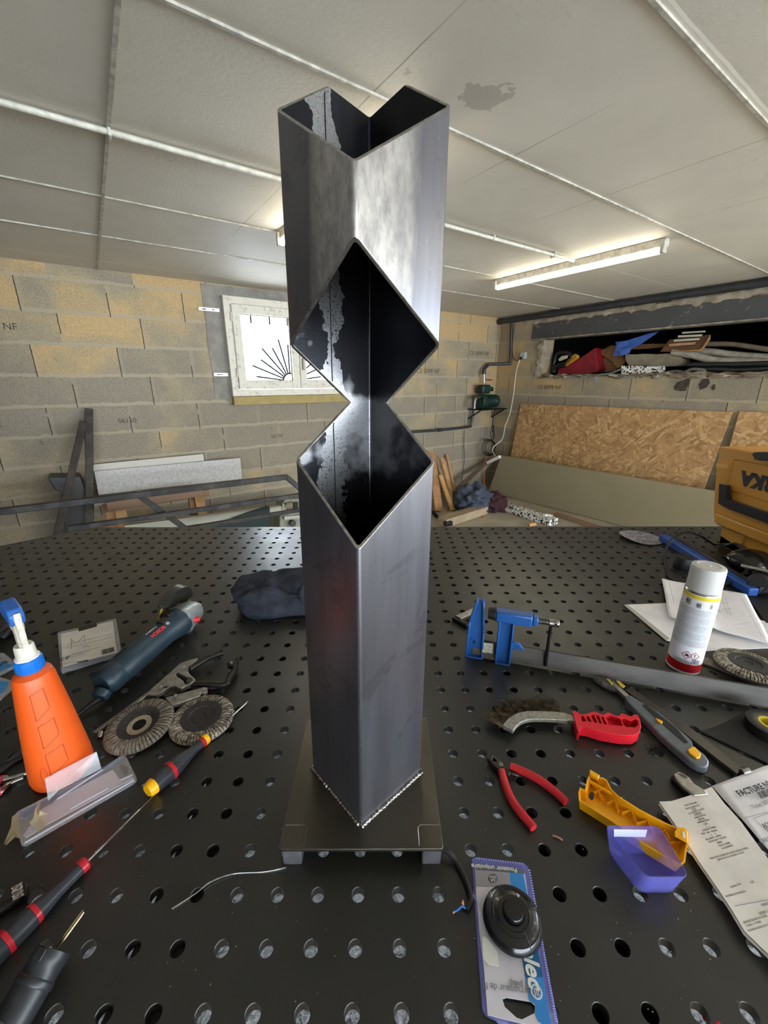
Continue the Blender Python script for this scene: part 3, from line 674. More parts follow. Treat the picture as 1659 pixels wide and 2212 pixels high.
# planks leaning by the lamp stand
t = None
for i, (lab, pts, d0, d1, w, mm) in enumerate((
        ('wide orange tan board leaning right beside the lamp stand', [(262, 1540), (325, 2010)], .06, .45, .13, oak),
        ('weathered brown plank behind the pale battens', [(300, 1560), (420, 1990)], .02, .32, .06, greywood),
        ('longest pale batten leaning in the middle of the planks', [(350, 1585), (455, 1990)], .08, .42, .065, pine),
        ('shorter pale batten leaning in front of the others', [(335, 1720), (435, 2000)], .26, .56, .06, pine),
        ('rightmost thin pinkish plank leaning by the corner', [(385, 1555), (480, 1985)], .02, .26, .04, wd('pinkish plank', '#b98d68', '#a27956')))):
    q = c5(pts); a = LW(*q[0], d0); b = T(*q[1], ZF-Z0+.01); o = MB().bar(a, b, w, .022, up=E2).build('leaning_plank', mm, None, bevel=.002)
    o2 = tag(o, lab, 'plank', 'planks leaning in the corner')
t = thing('floor_timber', 'pale timber beam lying on the floor in front of the leaning planks', 'timber', T(1000, 1115, ZF-Z0))
a, b = T(955, 1128, ZF-Z0+.05), T(1044, 1100, ZF-Z0+.05)
MB().bar(a, b, .13, .09).build('beam_body', wd('dusty timber', '#8c7a62', '#a08d72'), t, bevel=.004)
t = thing('diagonal_batten', 'grey batten leaning diagonally into the corner behind the clothes', 'batten', LW(1035, 1020, .2))
a = LW(*c5([(735, 1600)])[0], .12); b = LW(*c5([(480, 1840)])[0], .35)
MB().bar(a, b, .05, .09, up=E2).build('batten_body', wd('grey batten', '#7f7361', '#67594a'), t)
t = thing('corner_board', 'narrow brown board edge standing behind the chipboard near the corner', 'board', RW(1108, 960, .03))
MB().bar(RW(1118, 920, .02), RW(1090, 1010, .03)-Vector((0, 0, .5)), .10, .018, up=-E1).build('board_body', wd('brown edge', '#8b6f50', '#6f573d'), t)
t = thing('black_bar_clamp', 'black clamp end on the floor beside the lamp stand', 'clamp', T(960, 1128, ZF-Z0))
MB().bar(T(934, 1105, .1-.9), T(955, 1128, .03-.9), .03, .03).build('bar_body', black_mt, t); MB().box(T(968, 1131, ZF-Z0+.05), (.09, .05, .05), Matrix.Rotation(.4, 3, 'Z')).build('head', black_mt, t, bevel=.01)
t = thing('wood_scrap', 'small pale wood wedge on the floor behind the table', 'wood', T(1148, 1134, ZF-Z0+.01))
MB().bar(T(1143, 1134, ZF-Z0+.02), T(1157, 1131, ZF-Z0+.03), .03, .03).build('wedge', pine, t)

# ================================================================== CLUTTER BY THE LEFT WALL
dk = mat('dark grey square tube', '#34302e', .42, .5, c2='#463f3b', ns=18)
for lab, top, bot, d0, d1, w in (('taller dark square tube standing against the block wall', (192, 884), (194, 1140), .04, .30, .05),
                                 ('shorter dark square tube leaning diagonally beside the taller one', (180, 912), (128, 1137), .12, .44, .045)):
    a = LW(*top, d0); b = T(*bot, ZF-Z0+.0) if False else LW(*bot, d1); k = (ZF-a.z)/(b.z-a.z)
    o = MB().bar(a, a+(b-a)*k, w, w, up=E2).build('square_tube', dk, None, bevel=.003); tag(o, lab, 'tube', 'dark tubes against the wall')
t = thing('dark_crate', 'dark grey metal crate standing behind the leaning tubes', 'crate', LW(145, 1085, .15)-Vector((0, 0, .3)))
MB(LM).prism(lpx([(103, 1032), (172, 1030), (182, 1050), (183, 1160), (150, 1220), (130, 1060), (118, 1058)], .2), .02, .2).build('crate_shell', mat('dark grey crate', '#3a3a39', .5, c2='#4b4a48', ns=6), t, bevel=.006)
t = thing('granite_shelf', 'white speckled stone-look panel propped on the trestle against the wall', 'panel', LW(360, 1040, .12))
stn = NT('grey stone laminate'); stn.base(stn.ramp(stn.noise(55, 4, .8), [(.35, '#9f9a95'), (.6, '#bdb9b5')])); stn.set(Roughness=.5)
q = [LW(203, 1018, .10), LW(519, 989, .10), LW(523, 1034, .17), LW(213, 1069, .17)]; n = (q[1]-q[0]).cross(q[3]-q[0]).normalized(); n = n if n.dot(E2) > 0 else -n
MB().add(q+[v-n*.025 for v in q], box_f).build('panel_body', stn.m, t, bevel=.002)
t = thing('white_trim_board', 'thin white board standing behind the speckled panel', 'board', LW(330, 1005, .05))
MB().bar(LW(201, 1012, .06), LW(440, 988, .06), .012, .06).build('board_body', mat('white laminate edge', '#b9b2a6', .5), t)
t = thing('wooden_trestle', 'reddish wooden trestle with tan legs standing by the left wall', 'trestle', LW(330, 1140, .3)-Vector((0, 0, .3)))
c3 = crop(0, 540, 2.592)
def lz(pts, d): return [LW(x, y, d) for x, y in c3(pts)]
MB().bar(*lz([(525, 1415), (1150, 1345)], .26), .12, .035).build('top_board', wd('stained top board', '#9a8d80', '#8a6f5b'), t, bevel=.003)
MB().bar(*lz([(575, 1450), (1165, 1355)], .36), .05, .05).build('top_rail', redwood, t, bevel=.003)
for a, b, d in (((620, 1445), (640, 1580), .34), ((670, 1440), (700, 1580), .40), ((1080, 1385), (1105, 1560), .34), ((1110, 1375), (1150, 1560), .40)):
    p = lz([a, b], d); k = (ZF-p[0].z)/(p[1].z-p[0].z); MB().bar(p[0], p[0]+(p[1]-p[0])*k, .045, .07).build('leg', mat('tan wooden leg', '#a67c4c', .6, c2='#8c663c', ns=9), t, bevel=.003)
MB().bar(*lz([(600, 1440), (1130, 1350)], .42), .03, .07).build('brace', redwood, t)
t = thing('welded_frame', 'dark welded steel tube frame lying behind the table, left of the lamp stand', 'steel frame', LW(320, 1090, .7)-Vector((0, 0, .3)))
fm = mat('dark frame tube', '#2f2d2c', .45, .5, c2='#4a4643', ns=12)
for nm, a, b, w, d in (('rail', (-300, 1500), (1610, 1270), .04, .7), ('rail', (760, 1362), (1040, 1560), .036, .7), ('rail', (380, 1560), (1700, 1370), .034, .75), ('rail', (1050, 1560), (1700, 1452), .032, .72), ('rail', (1600, 1268), (1720, 1370), .04, .7)):
    MB().bar(*lz([a, b], d), w, w, up=E2).build(nm, fm, t, bevel=.003)
MB().tube([lz([(760, 1362)], .68)[0], lz([(790, 1362)], .68)[0]], .024, 10).build('weld', chrome, t)
p = lz([(-300, 1500)], .7)[0]
for q in (p, lz([(1610, 1270)], .7)[0]+E1*.12): MB().bar(q, Vector((q.x, q.y, ZF)), .04, .04).build('post', fm, t)
t = thing('green_panel', 'dark green panel lying on edge under the steel frame', 'panel', LW(545, 1120, .5))
pp = c3([(1180, 1545), (1500, 1430), (1510, 1440), (1512, 1560), (1510, 1700), (1100, 1700)])
MB(LM).prism(lpx(pp, .5), .49, .5).build('panel_body', mat('dark green panel', '#1d2a2a', .35), t, bevel=.002)
t = thing('white_plank', 'long off-white plank lying behind the green panel', 'plank', LW(500, 1120, .6))
MB().bar(*lz([(700, 1560), (1570, 1450)], .45), .05, .06, up=(0, 0, 1)).build('plank_body', mat('off white plank', '#a9a595', .6), t)
t = thing('old_machine', 'beige grey machine with a round knob half hidden by the lamp stand', 'machine', LW(620, 1110, .4))
mch = mat('beige machine paint', '#8c8b78', .5, c2='#7a7968', ns=12)
MB(LM).prism(lpx(c3([(1580, 1420), (1600, 1395), (1680, 1395), (1720, 1420), (1720, 1700), (1570, 1700), (1565, 1500)]), .40), .25, .4, [lpx(c3([(1605, 1415), (1670, 1412), (1672, 1470), (1600, 1475)]), .4)]).build('housing', mch, t, bevel=.008)
p = lz([(1635, 1528)], .42)[0]; MB().cyl(p, p+E2*.03, .03).build('knob', mat('dark knob', '#3b3a36', .5), t, bevel=.003)
MB().bar(*lz([(1590, 1500), (1700, 1490)], .43), .02, .03).build('band', mat('pale band', '#a8a796', .5), t)

# ================================================================== WELDING TABLE
HX, HY, S = .0175, .2835, .05
tb = NT('blackened steel table top')
bc = tb.mix(tb.ramp(tb.noise(5, 6, .65), [(.3, 0.), (.75, 1.)]), '#212220', '#2c2a26')
bc = tb.mix(tb.ramp(tb.noise(700, 2, .8), [(.70, 0.), (.76, .35)]), bc, '#77756e')
bc = tb.mix(tb.ramp(tb.noise(38, 6, .85, stretch=(1, .5, 1)), [(.66, 0.), (.75, .25)]), bc, '#5f5c55')
def stain(p0, p1, w, amp=.35, sc=110):
    a, b = T(*p0), T(*p1); c = (a+b)/2; L = (b-a).length/2+w*.6
    mp = tb.n('ShaderNodeMapping', vector_type='TEXTURE'); tb.l(tb.co(), mp.inputs['Vector'])
    mp.inputs['Location'].default_value = (c.x, c.y, Z0); mp.inputs['Rotation'].default_value = (0, 0, math.atan2(b.y-a.y, b.x-a.x)); mp.inputs['Scale'].default_value = (L, w, .01)
    ln = tb.n('ShaderNodeVectorMath', operation='LENGTH'); tb.l(mp.outputs[0], ln.inputs[0])
    return tb.math('LESS_THAN', tb.math('ADD', ln.outputs['Value'], tb.math('MULTIPLY', tb.math('SUBTRACT', NZ[0], .5), amp*4)), 1.0)
NZ = [tb.noise(60, 3)]
c7 = crop(340, 1650, 4.608); acc = None
for a, b, w in (((615, 375), (560, 470), .0022), ((545, 530), (440, 600), .0058), ((520, 620), (410, 840), .0042), ((445, 640), (330, 740), .0032), ((380, 830), (345, 1010), .0062),
                ((325, 580), (240, 690), .0042), ((250, 810), (240, 905), .0028), ((130, 1085), (215, 1075), .0034), ((790, 690), (815, 690), .0025)):
    q = c7([a, b]); f = stain(q[0], q[1], w); acc = f if acc is None else tb.math('MAXIMUM', acc, f)
for a, b, w in (((1288, 1832), (1290, 1850), .002), ((1296, 1832), (1298, 1855), .002)):
    acc = tb.math('MAXIMUM', acc, stain(a, b, w))
bc = tb.mix(tb.math('MULTIPLY', acc, .85), bc, '#9c9081')
tb.base(bc)
tb.l(tb.ramp(tb.noise(9, 5, .7), [(.3, .27), (.7, .40)]), tb.b.inputs['Roughness']); tb.b.inputs['Specular IOR Level'].default_value = .62
tb.bump(tb.noise(900, 2), .12, .0004)
def holed_top(x0, x1, y0, y1, z, th):
    vs = []; fs = []; cache = {}
    def V(x, y, z):
        k = (round(x*1e5), round(y*1e5), round(z*1e5)); i = cache.get(k)
        if i is None: i = len(vs); cache[k] = i; vs.append((x, y, z))
        return i
    n = 20; nx = range(math.floor((x0-HX)/S)-1, math.ceil((x1-HX)/S)+2); ny = range(math.floor((y0-HY)/S)-1, math.ceil((y1-HY)/S)+2)
    for i in nx:
        for j in ny:
            cx, cy = HX+i*S, HY+j*S
            if cx-.02 < x0 or cx+.02 > x1 or cy-.02 < y0 or cy+.02 > y1: continue
            l, r, b, t = cx-S/2, cx+S/2, cy-S/2, cy+S/2
            L = []
            for rr, zz in ((.00845, z), (.0079, z-.0007), (.0079, z-th)):
                L.append([V(cx+rr*math.cos(2*PI*k/n+PI/4), cy+rr*math.sin(2*PI*k/n+PI/4), zz) for k in range(n)])
            sq = []
            m = n//4; C = [(r, t), (l, t), (l, b), (r, b)]
            for q in range(4):
                a, c = C[q], C[(q+1) % 4]
                for k in range(m): sq.append(V(a[0]+(c[0]-a[0])*k/m, a[1]+(c[1]-a[1])*k/m, z))
            sb = [V(vs[q][0], vs[q][1], z-th) for q in sq]
            R = [sq]+L+[sb]
            for u in range(4):
                for k in range(n): fs.append((R[u][k], R[u][(k+1) % n], R[u+1][(k+1) % n], R[u+1][k]))
            rng.append((l, r, b, t))
    return vs, fs
rng = []
TX0, TX1, TY0, TY1 = -1.52, 1.68, .16, 1.668
vs, fs = holed_top(TX0, TX1, TY0, TY1, Z0, .012)
gx0 = min(q[0] for q in rng); gx1 = max(q[1] for q in rng); gy0 = min(q[2] for q in rng); gy1 = max(q[3] for q in rng)
tab = thing('welding_table', 'large black perforated steel welding table carrying the tools', 'table', (0, .9, Z0))
me = bpy.data.meshes.new('table_top'); me.from_pydata([(x, y-.9, z-Z0) for x, y, z in vs], [], fs); me.materials.append(tb.m)
b = bmesh.new(); b.from_mesh(me)
bmesh.ops.bisect_plane(b, geom=b.verts[:]+b.edges[:]+b.faces[:], plane_co=(-1.36, 1.555-.9, 0), plane_no=Vector((-.70, .71, 0)).normalized(), clear_outer=True)
bmesh.ops.recalc_face_normals(b, faces=b.faces); b.to_mesh(me); b.free()
me.polygons.foreach_set('use_smooth', [True]*len(me.polygons)); me.set_sharp_from_angle(angle=math.radians(25))
link(bpy.data.objects.new('table_top', me), tab)
edge = mat('blackened steel side', '#262522', .4)
# skirt with rounded back left corner
sk = [(gx1, gy0), (gx1, gy1), (-1.25, gy1), (gx0, 1.42), (gx0, gy0)]
mb = MB(); Lp = [Vector((x, y, 0)) for x, y in sk]
def ringwall(P, z0, z1, t):
    n = len(P); c = Vector((0, .9, 0)); o = [p+(p-c).normalized()*t for p in P]
    vs = [v+Vector((0, 0, z)) for z in (z0, z1) for v in (P+o)]
    fs = []
    for i in range(n):
        j = (i+1) % n
        fs += [(i, j, 2*n+j, 2*n+i), (n+i, 3*n+i, 3*n+j, n+j), (2*n+i, 2*n+j, 3*n+j, 3*n+i), (i, n+i, n+j, j)]
    return vs, fs
a, f = ringwall(Lp, Z0-.05, Z0-.0, .010); mb.add(a, f); mb.build('side_skirt', tb.m, tab)
for x in (-.257, .318, -.86, .92, -1.3, 1.5):
    MB().box((x-.026, .9, Z0-.032), (.008, 1.4, .04)).build('rib', edge, tab)
MB().box((-.235, .9, Z0-.016), (.04, 1.4, .006)).build('rib_flange', edge, tab); MB().box((.245, .9, Z0-.04), (.10, 1.4, .003)).build('rib_flange', edge, tab)
for x, y in ((-1.35, .3), (1.5, .3), (-1.2, 1.5), (1.5, 1.5)): MB().box((x, y, (Z0+ZF)/2), (.09, .09, Z0-ZF-.02)).build('leg', edge, tab)
foil = NT('crumpled bright slag tray'); foil.base(foil.ramp(foil.noise(55, 5, .8, dist=1.5), [(.40, '#6c6d70'), (.5, '#d2d3d6'), (.62, '#ffffff')])); foil.set(Roughness=.5); foil.bump(foil.noise(130, 4, .8), 1.0, .01)
t = MB().box((0, .9, Z0-.28), (2.9, 1.4, .004)).build('slag_tray', foil.m, tab)

# ================================================================== THE STEEL LAMP STAND
def steel_mat(name, bright=0, seam=False):
    n = NT(name)
    st = n.noise(26, 5, .65, stretch=(1, 1, .10)); sc = n.noise(420, 3, .7, stretch=(1, 1, .06))
    blot = n.ramp(n.noise(9, 4, .6, dist=.6), [(.56, 0.), (.60, 1.)])
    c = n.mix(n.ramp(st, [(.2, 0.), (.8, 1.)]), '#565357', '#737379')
    c = n.mix(n.math('MULTIPLY', blot, .35), c, '#444345')
    c = n.mix(n.ramp(n.noise(300, 2, .8), [(.70, 0.), (.76, .5)]), c, '#c9c8c6')
    r = n.ramp(n.math('ADD', n.math('MULTIPLY', st, .6), n.math('MULTIPLY', sc, .4)), [(.3, .27), (.7, .38)])
    if bright == 'sanded':      # brushed patch either side of the upper front edge
        sy = n.n('ShaderNodeSeparateXYZ'); n.l(n.co(), sy.inputs[0])
        w_ = n.math('ADD', n.math('MULTIPLY', n.math('SUBTRACT', n.noise(14, 4, .6, stretch=(1, 1, .12)), .5), .09), sy.outputs[1])
        k_ = n.n('ShaderNodeMapRange'); n.l(w_, k_.inputs[0]); k_.inputs[1].default_value = -.034; k_.inputs[2].default_value = -.056; k_.inputs[3].default_value = 0; k_.inputs[4].default_value = 1
        z_ = n.n('ShaderNodeMapRange'); n.l(sy.outputs[2], z_.inputs[0]); z_.inputs[1].default_value = .62; z_.inputs[2].default_value = .68
        c = n.mix(n.math('MULTIPLY', n.math('MULTIPLY', k_.outputs[0], z_.outputs[0]), n.ramp(n.noise(90, 3, .7, stretch=(1, 1, .5)), [(.3, .35), (.65, .95)])), c, '#b9b5b0')
    n.base(c); n.l(r, n.b.inputs['Roughness']); n.set(Metallic=.8)
    n.bump(n.math('ADD', n.math('MULTIPLY', sc, .5), n.noise(60, 3, .6, stretch=(1, 1, .25))), .06, .0006)
    return n.m
tube_mt = steel_mat('hot rolled steel', 'sanded')
ground = mat('ground bare steel edge', '#b5b3ae', .3, .95, c2='#8e8b86', ns=120)
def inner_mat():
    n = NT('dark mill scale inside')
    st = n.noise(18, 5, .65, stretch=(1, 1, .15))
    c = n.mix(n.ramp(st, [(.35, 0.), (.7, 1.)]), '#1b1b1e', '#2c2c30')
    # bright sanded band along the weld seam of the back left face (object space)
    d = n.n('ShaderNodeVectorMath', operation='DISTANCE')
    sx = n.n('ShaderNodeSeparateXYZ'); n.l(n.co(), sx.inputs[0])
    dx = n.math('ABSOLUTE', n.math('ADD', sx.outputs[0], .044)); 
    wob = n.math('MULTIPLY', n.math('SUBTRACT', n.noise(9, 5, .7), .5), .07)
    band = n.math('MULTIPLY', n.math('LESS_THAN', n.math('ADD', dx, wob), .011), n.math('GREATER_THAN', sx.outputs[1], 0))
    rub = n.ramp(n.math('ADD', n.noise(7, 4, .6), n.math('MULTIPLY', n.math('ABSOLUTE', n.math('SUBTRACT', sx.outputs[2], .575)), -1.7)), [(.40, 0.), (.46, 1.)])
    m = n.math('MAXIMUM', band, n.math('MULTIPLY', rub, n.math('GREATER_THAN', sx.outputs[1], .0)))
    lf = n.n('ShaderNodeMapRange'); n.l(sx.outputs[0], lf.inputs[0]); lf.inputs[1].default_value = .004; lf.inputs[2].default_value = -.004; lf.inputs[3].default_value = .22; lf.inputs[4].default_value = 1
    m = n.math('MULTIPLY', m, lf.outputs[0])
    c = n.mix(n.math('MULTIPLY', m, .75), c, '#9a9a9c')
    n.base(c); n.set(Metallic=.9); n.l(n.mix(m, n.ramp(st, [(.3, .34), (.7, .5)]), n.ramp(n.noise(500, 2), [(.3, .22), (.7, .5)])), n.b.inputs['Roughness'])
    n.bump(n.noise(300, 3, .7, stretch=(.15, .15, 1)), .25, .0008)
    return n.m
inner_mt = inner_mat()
CX, CY, LX, LY, ROT = -.02801, .47756, .01027, .01502, -.04707
DD = .0839; side = DD*math.sqrt(2)+.0016; hs = side/2; wl = .003; R0 = .005
up = Vector((LX, LY, 1)).normalized()
CM = zframe(Vector((CX, CY, Z0)), up, Vector((math.cos(ROT), math.sin(ROT), 0)))
stand = thing('steel_lamp_stand', 'tall square steel tube sculpture with zigzag diamond cuts on a footed plate', 'lamp stand', (CX, CY, Z0))
def ring(h, r, k=5):
    out = []
    for q, (sx, sy) in enumerate(((1, 1), (-1, 1), (-1, -1), (1, -1))):
        for j in range(k+1):
            a = q*PI/2+PI/2*j/k; out.append(Vector((sx*(h-r)+r*math.cos(a), sy*(h-r)+r*math.sin(a), 0)))
    rot = Matrix.Rotation(PI/4, 3, 'Z')
    return [rot @ v for v in out]
def tubemesh():
    o = ring(hs, R0); i = ring(hs-wl, R0-wl+.0008); n = len(o); z0, z1 = .030, 1.0
    vs = [v+Vector((0, 0, z)) for L in (o, i) for z in (z0, z1) for v in L]; fs = []; mi = []
    for k in range(n):
        j = (k+1) % n
        fs.append((k, j, n+j, n+k)); mi.append(0)
        fs.append((2*n+j, 2*n+k, 3*n+k, 3*n+j)); mi.append(1)
        fs.append((n+k, n+j, 3*n+j, 3*n+k)); mi.append(2)
        fs.append((j, k, 2*n+k, 2*n+j)); mi.append(2)
    me = bpy.data.meshes.new('square_tube'); me.from_pydata(vs, [], fs)
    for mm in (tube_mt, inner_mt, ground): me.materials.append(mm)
    me.polygons.foreach_set('material_index', mi)
    return me
ob_t = bpy.data.objects.new('square_tube', tubemesh()); COL.objects.link(ob_t)
F = -DD
top_poly = [(-.2, .7765-.2+DD+.0), (-.2, 1.3), (.2, 1.3), (.2, .889), (DD, .889), (F+1.5*DD, .896), (F+DD, .856), (F, .7765), (-.2, .7765-(.2-DD)*.93)][1:]
notch = [(-.2, .7239+(.2-DD)*.93), (F, .7239), (F+DD, .6445), (F+1.70*DD, .5805), (F+DD, .5150), (F, .4337), (-.2, .4337-(.2-DD)*.95)]
for poly in (top_poly, notch):
    mb = MB(); n = len(poly); vs = [(x, y, z) for x in (-.3, .3) for y, z in poly]
    fs = [tuple(range(n)), tuple(n+i for i in reversed(range(n)))]+[(i, n+i, n+(i+1) % n, (i+1) % n) for i in range(n)]
    mb.add(vs, fs); c = mb.build('cutter', ground, None, smooth=False)
    md = ob_t.modifiers.new('cut', 'BOOLEAN'); md.operation = 'DIFFERENCE'; md.solver = 'EXACT'; md.object = c
    dg = bpy.context.evaluated_depsgraph_get(); dg.update()
    me = bpy.data.meshes.new_from_object(ob_t.evaluated_get(dg)); ob_t.modifiers.clear(); ob_t.data = me
    bpy.data.objects.remove(c)
me = ob_t.data
if not me.materials or len(me.materials) < 3:
    me.materials.clear()
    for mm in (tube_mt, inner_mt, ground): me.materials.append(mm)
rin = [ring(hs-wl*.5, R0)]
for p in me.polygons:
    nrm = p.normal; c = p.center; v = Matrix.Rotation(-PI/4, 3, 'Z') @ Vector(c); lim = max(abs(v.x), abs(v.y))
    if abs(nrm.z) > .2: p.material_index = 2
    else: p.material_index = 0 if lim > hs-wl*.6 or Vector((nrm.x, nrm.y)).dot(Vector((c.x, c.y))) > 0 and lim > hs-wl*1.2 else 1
    p.use_smooth = True
me.set_sharp_from_angle(angle=math.radians(30))
ob_t.parent = stand
lift = CM.copy(); lift.translation = Vector((0, 0, 0)); ob_t.matrix_local = lift
md = ob_t.modifiers.new('b', 'BEVEL'); md.width = .0009; md.segments = 2; md.limit_method = 'ANGLE'; md.angle_limit = math.radians(50); md.material = 2
# weld seam inside the back left face
u = Vector((-1, 1, 0)).normalized(); tt = Vector((1, 1, 0)).normalized(); cc = u*(hs-wl-.0002)
for k, (za, zb) in enumerate(((.035, .556), (.606, .889))):
    pts = [cc+tt*(-.004+.0006*noise.noise(Vector((0, 0, (za+(zb-za)*i/50)*60))))+Vector((0, 0, za+(zb-za)*i/50)) for i in range(51)]
    MB(CM).tube(pts, .0007, 5).build('weld_seam', mat('dark weld seam', '#2a2a2c', .6, .6), stand)
# base plate with rounded corners, four feet
px0, px1, py0, py1 = -.1367, .0765, .3660, .5765
def rrect(x0, x1, y0, y1, r, k=6):
    out = []
    for cx, cy, a0 in ((x1-r, y1-r, 0), (x0+r, y1-r, PI/2), (x0+r, y0+r, PI), (x1-r, y0+r, 1.5*PI)):
        out += [(cx+r*math.cos(a0+PI/2*j/k), cy+r*math.sin(a0+PI/2*j/k)) for j in range(k+1)]
    return out
plm = NT('satin steel plate')
pc = plm.mix(plm.ramp(plm.noise(7, 4), [(.3, 0.), (.7, 1.)]), '#4c4841', '#625d54')
plm.base(pc); plm.set(Metallic=.85, Roughness=.36); plm.bump(plm.noise(700, 2), .1, .0004)
MB().prism(rrect(px0, px1, py0, py1, .004), Z0+.0255, Z0+.030).build('base_plate', [plm.m, ground], stand, bevel=.0007)
bp = COL.objects[-1]; bp.modifiers['b'].material = 1
ftm = mat('bright foot tube', '#8b8a8f', .3, .6, c2='#717075', ns=30)
for x in (px0+.0155, px1-.0145):
    for y in (py0+.0135, py1-.0145):
        fo = ring(.0125, .0025); rot = Matrix.Rotation(-PI/4, 3, 'Z')
        MB(Matrix.Translation((x, y, 0))).prism([((rot @ v).x, (rot @ v).y) for v in fo], Z0, Z0+.0255).build('foot', ftm, stand)
        rr = MB(); rr.tube([(x+sx*.0165*(-1 if x > 0 else 1), y+sy, Z0+.0300) for sx, sy in ((-.8, .0165), (.8, .0165), (1.0, .013), (1.0, -.010))], .0006, 5)
        rr.build('heat_mark', mat('pale heat mark', '#8d877c', .3, .9), stand)
# weld beads round the foot of the tube
wm = mat('bright weld bead', '#9b9894', .25, .95, c2='#5b5856', ns=160, nb=.8, bs=300)
cor = [Vector((DD+.001, 0, 0)), Vector((0, DD+.001, 0)), Vector((-DD-.001, 0, 0)), Vector((0, -DD-.001, 0))]
for i in range(4):
    a, b = CM @ cor[i], CM @ cor[(i+1) % 4]; n = 60
    P = [a.lerp(b, k/n) for k in range(n+1)]
    for q in P: q.z = Z0+.0312
    MB().tube(P, [(.0034, .0034, .0034, .0044)[i]+.0007*math.sin(k*2.2)+.0007*noise.noise(Vector((k*.6, i, 0))) for k in range(n+1)], 10).build('weld_bead', wm, stand)
# supply cable out from under the plate
cb = [T(935, 1828, .012), T(965, 1838, .012), T(985, 1862, .005), T(1003, 1895, .004), T(1015, 1930, .004), T(1016, 1950, .004), T(1006, 1962, .004)]
cab = MB().tube(catmull(cb, 8), .0034, 12).build('power_cable', rubber, stand)
MB().tube(catmull([cb[-1], T(998, 1958, .006), T(988, 1966, .005), T(981, 1970, .003)], 4), .0011, 8).build('blue_wire', mat('blue wire', '#2f7fd0', .4), cab)
for a, b in (((1002, 1958), (999, 1945)), ((1001, 1957), (997, 1950)), ((981, 1970), (978, 1974))):
    MB().tube([T(*a, .005), T(*b, .006)], .0011, 8).build('copper_end', mat('bare copper', '#c98f68', .3, .9), cab)
# thin bare wire
MB().tube(catmull([T(618, 1873, .001), T(604, 1878, .001), T(565, 1885, .001), T(500, 1889, .002), T(455, 1905, .003), T(425, 1928, .002), T(395, 1948, .001), T(371, 1963, .001)], 8), .0007, 8).build('bare_wire', chrome, None)
tag(COL.objects[-1], 'thin bare silver wire curving from the front left foot of the lamp stand', 'wire')

# ================================================================== BEANIE
kn = mat('dark charcoal knit', '#30333c', 1, c2='#3e414b', ns=30, nb=.8, bs=400, spec=.1)
t = thing('knit_beanie', 'dark charcoal knitted beanie crumpled behind the lamp stand', 'hat', T(600, 1325))
c = Vector((-.275, 1.035, Z0+.03)); mb = MB(Matrix.Translation(c) @ Matrix.Rotation(.12, 4, 'Z'))
def cap(u, v):
    a = 2*PI*u; ph = PI*v; d = Vector((math.sin(ph)*math.cos(a), math.sin(ph)*math.sin(a), math.cos(ph)))
    r = 1+.16*noise.fractal(d*1.6+Vector((3, 1, 0)), .9, 2, 3)
    sg_ = lambda q, e: math.copysign(abs(q)**e, q)
    p = Vector((sg_(d.x, .8)*.150, sg_(d.y, .8)*.092, sg_(d.z, .8)*.055))*r
    fold = math.exp(-((p.x+.02+p.y*.4)/.02)**2)*.010+math.exp(-((p.y+.045+.02*math.sin(p.x*30))/.012)**2)*.012
    p.z -= fold if p.z > 0 else 0; p.z = max(p.z, -.029); return p
mb.grid(cap, 72, 40); mb.build('crown', kn, t, ang=80, weld=1e-5)
mb = MB(Matrix.Translation(c+Vector((.075, .015, .006))) @ Matrix.Rotation(-.1, 4, 'Z') @ Matrix.Rotation(.12, 4, 'Y'))
pts = [Vector((.014*math.cos(a)-.0+.020*math.sin(a*.5), .094*math.sin(a), .041*math.cos(a)*1)) for a in [2*PI*i/30 for i in range(30)]]
pts = [Vector((.016*math.sin(2*a), .092*math.sin(a), max(.040*math.cos(a), -.028))) for a in [2*PI*i/40 for i in range(40)]]
mb.tube(pts, .013, 12, closed=True, up=(1, 0, 0)); mb.build('folded_brim', kn, t, ang=80)

# ================================================================== ORANGE SPRAY BOTTLE
orange = NT('scuffed orange plastic'); om = orange.ramp(orange.noise(26, 6, .8), [(.60, 0.), (.72, .8)])
orange.base(orange.mix(om, orange.mix(orange.noise(8, 3), '#d9500f', '#e35d1c'), '#98401c')); orange.set(Roughness=.42)
bx, by = -.524, .503
t = thing('spray_bottle', 'scuffed orange spray bottle with blue collar and white trigger head', 'bottle', (bx, by, Z0))
BM = Matrix.Translation((bx, by, Z0)) @ Matrix.Rotation(-.3, 4, 'Z')
MB(BM).lathe([(0, .001), (.034, .001), (.041, .004), (.0425, .012), (.0415, .03), (.0375, .075), (.0325, .125), (.0275, .170), (.0258, .186), (.0235, .194), (.016, .199), (.0135, .2), (0, .2)], 48).build('bottle_body', orange.m, t)
MB(BM).lathe([(0, .198), (.014, .198), (.0155, .2), (.0172, .203), (.0165, .219), (.0145, .221), (0, .221)], 60, mod=lambda a, z: 1+.035*(math.sin(a*30) > 0)).build('collar', blue_pl, t)
hd = mat('worn white plastic', '#d5d2c6', .45, c2='#b1aa97', ns=60)
MB(BM).lathe([(0, .22), (.0150, .22), (.0150, .2225), (.0125, .225), (.012, .240), (.0105, .243), (0, .243)], 32).build('neck', hd, t)
hx = Vector((-.25, -.97, 0)).normalized()          # nozzle points away to the back left
HM = frame(Vector((bx, by, Z0+.24)), Vector((-.80, .60, 0))) @ Matrix.Scale(.92, 4)
MB(HM).prism([(-.008, -.006), (.010, -.006), (.010, .006), (-.008, .006)], 0, .035).build('head_stem', hd, t, bevel=.002)
